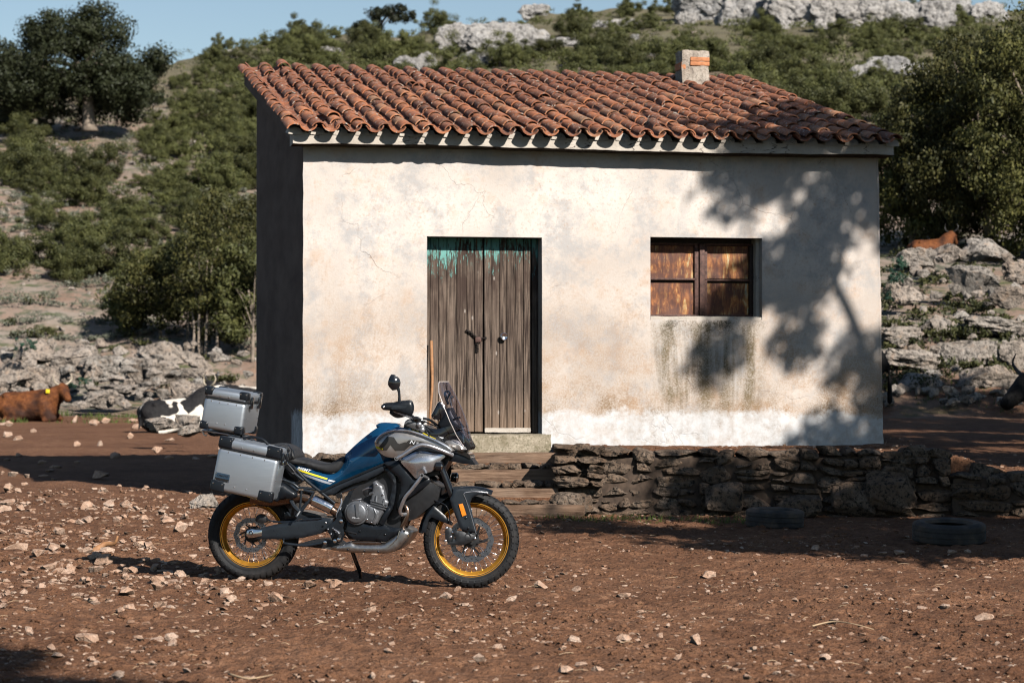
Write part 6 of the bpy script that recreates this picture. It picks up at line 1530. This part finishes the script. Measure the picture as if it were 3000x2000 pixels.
# named single bushes
for (px, py, w_, hf, lab) in ((655, 150, 80, 1.3, 'dense rounded bush alone on the left skyline'), (740, 130, 60, .8, 'flat bush beside the lone skyline bush'), (165, 790, 110, .9, 'green bush in front of the open stony slope'), (130, 1000, 90, .7, 'low olive bush above the left ledge'), (140, 690, 190, .8, 'wide dark bush in the open slope at the left'), (260, 720, 150, .9, 'round bush left of the thicket'), (120, 500, 190, 1.0, 'dense bush below the big oak'), (40, 380, 130, .9, 'bush at the left edge under the oak'), (540, 560, 120, .9, 'bush on the slope above the thicket'), (20, 760, 120, 1.2, 'tall bush cut by the left picture edge')):
    shrub_at(px, py, w_, lab, None, hf=hf)
cnt = 0; tries = 0
while cnt < 285 and tries < 4000:
    tries += 1
    z = rnd.random()
    if z < .46: px, py = rnd.uniform(0, 760), rnd.uniform(180, 880)
    else: px, py = rnd.uniform(700, 3000), rnd.uniform(20, 470)
    if px < 760 and py > 560 and not (px > 420) and rnd.random() < .66: continue
    if px < 760 and 470 < py and 480 < px < 600 and rnd.random() < .6: continue
    if 150 < px < 400 and 330 < py < 520: continue
    if 1330 < px < 1560 and 70 < py < 175 and rnd.random() < .85: continue
    if 2000 < px < 2900 and py < 95 and rnd.random() < .8: continue
    p = hit(px, py)
    if p is None or p.y > 275 or p.y < 72: continue
    roof_y = np.interp(px, [700, 2130, 2620], [195, 240, 430])
    if 760 < px < 2620 and py > roof_y + 70: continue
    s_m = rnd.uniform(1.0, 2.2) if px > 760 else rnd.uniform(.65, 1.65); wpx = 2 * s_m * FPX / p.y
    sz_ = 'small' if s_m < 1.15 else 'middle-sized' if s_m < 1.6 else 'large'; hf_ = rnd.uniform(.75, 1.15); fm = 'flat-topped' if hf_ < .88 else 'rounded' if hf_ < 1.02 else 'upright'
    if px < 760:
        g = 'shrubs on the left slope'
        wh = ('right under the big oak' if py < 430 else 'on the open stony slope near the picture edge') if px < 260 else ('on the slope right of the big oak' if py < 330 else 'halfway up the slope above the thicket') if px < 540 else ('just left of the roof corner' if py < 380 else 'above the thicket beside the house wall')
    else:
        g = 'shrubs behind the roof'
        k_ = int(np.searchsorted([1150, 1300, 1600, 1960, 2130, 2400, 2700], px))
        wh = ['above the left end of the roof', 'below the skyline tree', 'around the pale crag above the roof', 'above the middle of the roof', 'straight above the chimney', 'under the left half of the summit cliff', 'on the slope above the roof end', 'behind the juniper trees'][k_]
        if py < 95: wh += ', high on the ridge'; 
    lab = f'{sz_} {fm} green shrub {wh}'
    if shrub_at(px, py, wpx, lab, g, hf=hf_): cnt += 1
def mass(name, N, region, mat, smin, smax, label, per=34, size=.075, ymin=60, ymax=280, seed=5, hf=.6):
    rs = np.random.RandomState(seed); C, rad = [], []
    rr = random.Random(seed); k = 0
    while len(C) < N and k < N * 4:
        k += 1; px, py = region(rr); p = hit(px, py, _tf)
        if p is None or not (ymin < p.y < ymax): continue
        s = rr.uniform(smin, smax)
        for _ in range(3): C.append((p.x + rr.gauss(0, s * .5), p.y + rr.gauss(0, s * .5), p.z + s * .25 + rr.uniform(0, s * .3))); rad.append(s * .55)
    V, Q = leaf_quads(np.array(C), np.array(rad), per, size, .6, seed, hf)
    o = link(name, mesh_quads(name, V, Q), None, MAT[mat]); tag(o, label, name.split('_')[-1], kind='stuff')
mass('undergrowth', 3900, lambda r: (r.uniform(600, 3700), r.uniform(5, 480)), 'shrub', .5, 1.1, 'continuous low green scrub filling the hillside', 40, .085, 110, 275, 5)
mass('slope_undergrowth', 850, lambda r: (r.uniform(-800, 760), r.uniform(140, 620)), 'shrub', .35, .9, 'low green scrub between the shrubs of the left slope', 42, .055, 84, 200, 15)
mass('grey_scrub', 1900, lambda r: (r.uniform(-500, 760), r.uniform(400, 1030)), 'grey', .18, .5, 'grey low scrub on the open stony slope at the left', 30, .04, 66, 150, 6)
mass('green_undergrowth', 260, lambda r: (r.uniform(0, 740), r.uniform(600, 1180)), 'shrub', .2, .5, 'small green plants among the ledge rocks at the left', 26, .05, 60, 110, 8)
mass('ledge_undergrowth', 380, lambda r: (r.uniform(2585, 3000), r.uniform(740, 1150)), 'shrub', .15, .4, 'small green plants between the ledges right of the farmhouse', 30, .04, 41, 60, 9)
# short grass
def grass():
    rs = np.random.RandomState(3); N = 9000; rows = []
    for (x0, x1, y0, y1, k) in ((-8.6, -6.2, 58, 66, 3600), (-12, -8, 56, 62, 1800), (0.2, 2.6, 23.3, 24.1, 900), (6, 9, 41, 47, 1500)):
        x = rs.uniform(x0, x1, k); y = rs.uniform(y0, y1, k); m = fbm(x * 1.2, y * 1.2, 2.0, 2) > .05; rows.append(np.stack([x[m], y[m]], 1))
    P = np.concatenate(rows); z = terrain(P[:, 0], P[:, 1]); n = len(P); h = rs.uniform(.03, .12, n) * (P[:, 1] / 45); a = rs.rand(n) * 6.28; w_ = .006 * P[:, 1] / 24
    dx, dy = np.cos(a) * w_, np.sin(a) * w_; lx, ly = rs.randn(n) * h * .4, rs.randn(n) * h * .4
    V = np.stack([np.stack([P[:, 0] - dx, P[:, 1] - dy, z - .01], 1), np.stack([P[:, 0] + dx, P[:, 1] + dy, z - .01], 1), np.stack([P[:, 0] + lx, P[:, 1] + ly, z + h], 1)], 1).reshape(-1, 3)
    tag(link('grass', mesh_quads('grass', V, np.arange(n * 3).reshape(n, 3)), None, MAT['grass']), 'short green grass patches at the foot of the rocks', 'grass', kind='stuff')
grass()

# ------------------------------------------------------------------ trees
def limb_tree(name, base, h, trunk_r, crown_c, crown_r, nclump, per, leaf, mat, label, seed, lean=(0, 0), cat='tree', limbs=7, clump=(.5, .9), shell=.5, low=-.5, up=.2, group=None, bark='bark', lobes=None):
    rs = np.random.RandomState(seed); t = empty(name, base); tag(t, label, cat, group)
    V, F = [], []
    cc = Vector(crown_c); top = Vector((cc.x * .6, cc.y * .6, cc.z))
    P = smooth_path([(0, 0, -.2), (lean[0] * .3, lean[1] * .3, h * .35), (lean[0] * .8, lean[1] * .8, h * .7), top], 4); n = len(P)
    v, f = tube_data(P, [trunk_r * (1.35 if i == 0 else 1.0) * (1 - .6 * i / n) for i in range(n)], 10, True, 0); V += v; F += f
    C = crown_pts(nclump, rs, *crown_r, shell, low)
    if lobes: C = np.concatenate([crown_pts(n_, rs, a_, b_, c_, .4, -.8) + (x_, y_, z_) for x_, y_, z_, a_, b_, c_, n_ in lobes])
    for i in range(limbs):
        k = int(rs.uniform(.35, .8) * n); e = Vector(C[rs.randint(len(C))]) * .85 + cc; s = P[k]; m = s.lerp(e, .5) + Vector((0, 0, .12 * (e - s).length))
        v, f = tube_data(smooth_path([s, m, e], 4), [trunk_r * .42 * (1 - .09 * j) for j in range(9)], 6, True, len(V)); V += v; F += f
    link('trunk', mesh_py('trunk', V, F, True), t, MAT[bark])
    C = C + np.array(cc); rad = rs.uniform(*clump, len(C)); Vq, Q = leaf_quads(C, rad, per, leaf, up, seed, .8)
    link('crown', mesh_quads('crown', Vq, Q), t, MAT[mat]); return t
# the big oak on the slope
Yo = 120; b = at(262, 372, Yo); limb_tree('holm_oak', b, 4.0, .34, (at(225, 200, Yo) - b), (4.3, 3.4, 3.35), 300, 150, .080, 'oak', 'big dark oak tree with pale trunk on the left slope', 21, (-.25, 0), limbs=10, clump=(.45, .85), shell=.45, low=-.50, lobes=[(-.3, 0, .5, 2.7, 2.5, 2.4, 150), (-2.8, 0, -1.0, 2.0, 1.9, 1.7, 80), (2.4, 0, -.9, 2.0, 1.9, 1.6, 76), (1.0, 0, 1.8, 1.5, 1.4, 1.2, 36), (-3.4, 0, .7, 1.0, 1.0, .7, 18), (3.7, 0, .3, .75, .8, .75, 14), (-1.6, 0, 1.9, 1.0, 1.0, .9, 20), (0, 1.6, -1.6, 3.4, 1.0, 1.2, 60)])
Yp = 196; b = at(1110, 125, Yp); limb_tree('umbrella_tree', b, 2.2, .16, (at(1145, 48, Yp) - b), (1.9, 1.6, .85), 36, 60, .13, 'oak', 'dark wind-shaped tree standing on the skyline left of the crag', 22, (.3, 0), limbs=5, clump=(.35, .6))
b = at(1062, 132, Yp); limb_tree('umbrella_tree', b, 1.6, .12, (at(1075, 95, Yp) - b), (1.3, 1.2, .9), 24, 60, .13, 'oak', 'smaller dark tree beside the skyline tree', 23, limbs=4, clump=(.35, .6))
# thicket left of the farmhouse
for i, (px, py, Y, tx, ty, rx, rz, lab) in enumerate([(590, 1030, 70, 620, 760, 1.35, 1.9, 'tall grey-green thicket tree nearest the farmhouse wall'), (740, 1045, 69, 720, 850, .9, 1.6, 'thicket tree with a bare pale trunk against the house wall'), (470, 990, 72, 450, 850, 1.2, 1.25, 'rounded bush-like tree in the middle of the thicket'), (370, 985, 73, 385, 890, .75, .95, 'low round tree at the left end of the thicket'), (640, 1035, 70, 660, 900, 1.1, 1.1, 'dense lower tree between the thin pale trunks'), (550, 1000, 72, 540, 830, 1.1, 1.3, 'thicket tree above the overhanging ledge'), (690, 900, 78, 690, 690, 1.2, 1.6, 'upper tree behind the thicket by the house')]):
    b = at(px, py, Y); limb_tree('thicket_tree', b, 1.4, .055, at(tx, ty, Y) - b, (rx, rx, rz), 60, 110, .055, 'shrub' if i % 2 else 'juniper', lab, 70 + i, limbs=7, clump=(.25, .45), shell=.4, low=-.9, group='thicket left of the farmhouse')
for i, (px, y0, y1) in enumerate([(583, 1045, 905), (600, 1050, 930), (636, 1050, 900), (742, 1050, 885), (565, 1030, 960)]):
    a = at(px, y0, 69.2); e = at(px + rnd.uniform(-12, 12), y1 - 60, 69.6); m = a.lerp(e, .5) + Vector((rnd.uniform(-.06, .06), 0, 0))
    tag(link('bare_sapling', mesh_py('sapling', *tube_data(smooth_path([a, m, e], 4), [.042, .04, .038, .036, .034, .032, .03, .026, .022], 7), True), None, MAT['bark']), ['pale forked sapling trunk left in front of the thicket', 'crooked sapling trunk right beside the forked one', 'straight pale sapling trunk in the middle of the thicket', 'pale sapling trunk against the farmhouse wall', 'short sapling trunk above the ledge rock'][i], 'sapling', 'bare saplings before the thicket')
# junipers at the right
for i, (px, py, Y, tx, ty, rx, rz, lab, nc) in enumerate([(2900, 740, 57, 2890, 440, 2.6, 2.9, 'large juniper tree behind the rocks right of the farmhouse', 320), (3080, 720, 55, 3050, 380, 1.9, 3.0, 'tall juniper cut by the right picture edge', 240), (2680, 740, 58, 2690, 560, 1.6, 1.7, 'lower juniper beside the farmhouse eave', 160), (2790, 735, 58, 2770, 380, 1.3, 1.6, 'upper spreading juniper between house and large juniper', 150)]):
    b = at(px, py, Y); limb_tree('juniper_tree', b, 2.0, .16, at(tx, ty, Y) - b, (rx, rx, rz), nc, 150, .046, 'juniper', lab, 90 + i, limbs=12, clump=(.28, .50), shell=.45, low=-.95, up=1.2, group='junipers right of the farmhouse')
for i, (px, py, w_) in enumerate(((2625, 830, 80), (2610, 880, 60), (2640, 790, 60))):
    Y = 48.5; s = w_ * Y / FPX / 2; p = at(px, py, Y); me = shrub_mesh(200 + i, 'greenbush', 26, 40, .06, .8)
    o = link('bush', me); o.location = p; o.scale = (s, s, s * 1.3); tag(o, ['blue-green bush beside the farmhouse corner', 'lower blue-green bush on the ledge by the house', 'upper blue-green bush under the juniper'][i], 'bush')
for i, (px, py, w_) in enumerate(((210, 1140, 60), (80, 1030, 80), (250, 1125, 46))):
    Y = 61.5; s = w_ * Y / FPX / 2; p = at(px, py, Y); o = link('bush', shrub_mesh(210 + i, 'greenbush', 20, 36, .07, .7)); o.location = p; o.scale = (s, s, s); tag(o, ['blue-green plant behind the brown cow head', 'blue-green plant on top of the left ledge', 'small blue-green plant right of the cow horn'][i], 'bush')
# oaks outside the picture that shade the right of the house, the wall and the yard edge
def shade_oak(x, y, cz, r, seed, label, n=64, per=110, low=-.8):
    limb_tree('yard_oak', (x, y, gz(x, y)), cz * .55, .26, (0, 0, cz), r, n, per, .085, 'oak', label, seed, limbs=12, clump=(.34, .62), shell=.35, low=low, group='oaks beside the yard')
shade_oak(11.1, 20.2, 9.5, (3.1, 3.6, 3.2), 31, 'tall oak in the yard right of the farmhouse', 135, 210, -1)
shade_oak(9.5, 15.7, 5.2, (4.1, 2.7, 1.8), 34, 'low spreading oak in the yard nearer the camera', 190, 230, -1)
shade_oak(14.0, 26.6, 6.8, (4.2, 5.2, 3.0), 32, 'oak standing beyond the right end of the wall', 200, 230, -1)
shade_oak(13.6, 31.2, 6.9, (3.7, 3.6, 2.6), 35, 'farthest oak of the row beside the terrace', 150, 200, -1)
shade_oak(4.0, 0.4, 7.2, (3.0, 2.4, 2.0), 33, 'oak behind the photographer at the edge of the yard', 110, 230, -1)

# ------------------------------------------------------------------ cattle
def hide_mat(name, a, b, patch=None, sc_=1.0, lo=.48, hi=.54):
    s = NT(name); P = s.obj(); n = s.noise(P, 1.4 * sc_, 2, .5); f = s.noise(s.mapping(P, (14, 14, 14)), 1, 3)
    c = s.mix(s.mr(f, .3, .7), a, b)
    if patch: c = s.mix(s.mr(n, lo, hi), c, patch)
    return s.fin(c, .75, 0, s.bump(f, .8, .03), .2)
MAT['cow_brown'] = hide_mat('brown_hide', (0.085, 0.026, 0.009), (0.19, 0.066, 0.020), (0.035, 0.014, 0.008), 1.6, .42, .64)
MAT['cow_pied'] = hide_mat('pied_hide', (0.010, 0.009, 0.009), (0.02, 0.018, 0.018), (0.62, 0.55, 0.47), 1.15, .50, .515)
MAT['cow_black'] = hide_mat('black_hide', (0.006, 0.006, 0.006), (0.016, 0.014, 0.013))
MAT['horn'] = simple('horn', (0.40, 0.33, 0.24), .5, 0, .3, 9); MAT['hornd'] = simple('dark_horn', (0.03, 0.027, 0.024), .4, 0, .3, 9)
MAT['eartag'] = simple('yellow_ear_tag', (0.85, 0.60, 0.02), .5, 0, .05)
def blob(name, caps, vox, mat):
    """one continuous skin over tapered capsules (a, ra, b, rb)"""
    V, F = [], []
    for a, ra, b_, rb in caps:
        a, b_ = Vector(a), Vector(b_); d = b_ - a; L = max(d.length, 1e-4); d.normalize()
        pts = [a - d * ra * .98, a - d * ra * .75, a - d * ra * .35] + [a.lerp(b_, t) for t in (0, .25, .5, .75, 1)] + [b_ + d * rb * .35, b_ + d * rb * .75, b_ + d * rb * .98]
        rr = [ra * .2, ra * .66, ra * .937] + [ra + (rb - ra) * t for t in (0, .25, .5, .75, 1)] + [rb * .937, rb * .66, rb * .2]
        v, f = tube_data(pts, rr, 14, True, len(V)); V += v; F += f
    me = mesh_py(name, V, F); o = bpy.data.objects.new(name, me); col.objects.link(o)
    m = o.modifiers.new('skin', 'REMESH'); m.mode = 'VOXEL'; m.voxel_size = vox; m2 = o.modifiers.new('soft', 'SMOOTH'); m2.factor = .5; m2.iterations = 6
    bpy.context.view_layer.update(); me2 = bpy.data.meshes.new_from_object(o.evaluated_get(bpy.context.evaluated_depsgraph_get())); bpy.data.objects.remove(o)
    me2.polygons.foreach_set('use_smooth', [True] * len(me2.polygons)); me2.materials.clear(); me2.materials.append(MAT[mat]); return me2
def cow(loc, rz, mat, label, lying=True, scale=1.0, head=(0, 0), horn='horn', tagged=False, hz=.60, group='cattle resting around the farmhouse', hornup=False):
    t = empty('cow', loc, rz); t.scale = (scale,) * 3; tag(t, label, 'cow', group)
    z0 = 0.40 if lying else 1.0
    caps = [((-.02, 0, z0), .36, (.45, 0, z0 + .0), .42), ((.45, 0, z0), .42, (.95, 0, z0 + .02), .37), ((-.05, 0, z0 + .12), .28, (1.0, 0, z0 + .14), .28), ((-.05, .25, z0 + .30), .07, (.02, .20, z0 + .2), .14), ((-.05, -.25, z0 + .30), .07, (.02, -.20, z0 + .2), .14), ((-.12, 0, z0 + .30), .09, (.42, 0, z0 + .31), .10), ((.42, 0, z0 + .31), .10, (.98, 0, z0 + .38), .10), ((.9, -.24, z0 + .12), .16, (1.0, -.18, z0 - .1), .2), ((-.22, .14, z0 + .12), .15, (-.1, .2, z0), .22), ((-.22, -.14, z0 + .12), .15, (-.1, -.2, z0), .22)]
    hx, hy = head; nk = Vector((1.22, hy * .5, z0 + hz - .17)); pl = Vector((1.40 + .0 * hx, hy, z0 + hz)); mz = pl + Vector((.36 * math.cos(hx), .36 * math.sin(hx), -.26))
    if not lying and hornup: pass
    caps += [((.95, 0, z0 + .10), .36, nk, .25), (nk, .25, pl, .165), (pl, .165, pl.lerp(mz, .55), .130), (pl.lerp(mz, .5), .125, mz, .10), (pl + Vector((0, 0, .03)), .10, pl + Vector((.08, 0, .02)), .10)]
    e = Vector((-math.sin(hx), math.cos(hx), 0))
    for sg in (1, -1): caps.append((pl + e * sg * .12 + Vector((-.03, 0, .0)), .04, pl + e * sg * .30 + Vector((-.08, 0, -.04)), .035))
    if lying:
        caps += [((.05, -.26, .28), .22, (.40, -.36, .20), .13), ((.40, -.36, .16), .10, (.10, -.48, .07), .06), ((.10, -.48, .07), .055, (-.05, -.46, .06), .06), ((.95, -.22, .24), .17, (1.22, -.26, .12), .095), ((1.22, -.26, .11), .085, (.98, -.36, .06), .06), ((.05, .26, .28), .22, (.40, .36, .2), .13), ((.95, .22, .24), .17, (1.30, .22, .10), .08), ((-.32, 0, z0 + .1), .05, (-.40, -.12, .12), .03)]
    else:
        for (x, y) in ((.02, .20), (.02, -.20)): caps += [((x, y, .92), .22, (x + .08, y, .62), .12), ((x + .08, y, .62), .11, (x - .07, y, .42), .065), ((x - .07, y, .42), .06, (x - .03, y, .08), .05), ((x - .03, y, .06), .065, (x, y, .03), .06)]
        for (x, y) in ((.98, .18), (.98, -.18)): caps += [((x, y, .85), .17, (x + .02, y, .55), .09), ((x + .02, y, .50), .075, (x, y, .10), .05), ((x, y, .06), .065, (x + .02, y, .03), .06)]
        caps += [((-.34, 0, 1.16), .045, (-.44, 0, .95), .035), ((-.44, 0, .95), .03, (-.44, 0, .45), .05)]
    link('body', blob('body', caps, .034, mat), t)
    for sg in (1, -1):
        P = [pl + e * sg * .08 + Vector((0, 0, .10)), pl + e * sg * .20 + Vector((.0, 0, .17)), pl + e * sg * .26 + Vector((.02, 0, .28)), pl + e * sg * .22 + Vector((.0, 0, .40))]
        link('horn', mesh_py('horn', *tube_data(smooth_path(P, 4), [.036 - .0025 * k for k in range(13)], 8), True), t, MAT[horn])
    if tagged:
        q = pl + e * -1 * .30 + Vector((-.08, -.03, -.06)); box('ear_tag', q, (.10, .012, .10), MAT['eartag'], t, bev=.004)
    return t
p = at(28, 1238, 57.5); cow((p.x, 57.5, gz(p.x, 57.5) - .03), R(-4), 'cow_brown', 'brown cow with yellow ear tag lying at the left edge', True, .92, (-.9, -.10), 'horn', True, hz=.47)
p = at(450, 1240, 49.5); cow((p.x, 49.5, gz(p.x, 49.5) - .03), R(28), 'cow_pied', 'black and white cow lying behind the top case', True, .88, (.2, .1))
p = at(770, 1185, 60); cow((p.x, 60, gz(p.x, 58.5) + .05), R(200), 'cow_pied', 'dark cow with white face behind the black and white cow', True, .92, (.5, 0), 'hornd', hz=.42)
p = at(2520, 1320, 34.5); cow((p.x - .0, 34.5, gz(p.x, 34.5)), R(168), 'cow_black', 'black cow standing half hidden behind the farmhouse corner', False, .95)
p = at(3115, 1235, 31.8); cow((p.x + .95, 32.3, gz(p.x + .95, 32.3) - .06), R(196), 'cow_black', 'black horned cow lying in the shade at the right edge', True, 1.0, (.25, -.1), 'hornd', hz=.42)
p = at(2690, 728, 53.5); cow((p.x, 53.5, p.z - .30), R(20), 'cow_brown', 'reddish cow lying above the right ledges under the juniper', True, .62, (.6, .1), 'hornd')
print('objects', len(bpy.data.objects), 'tris', sum(len(m.polygons) for m in bpy.data.meshes))
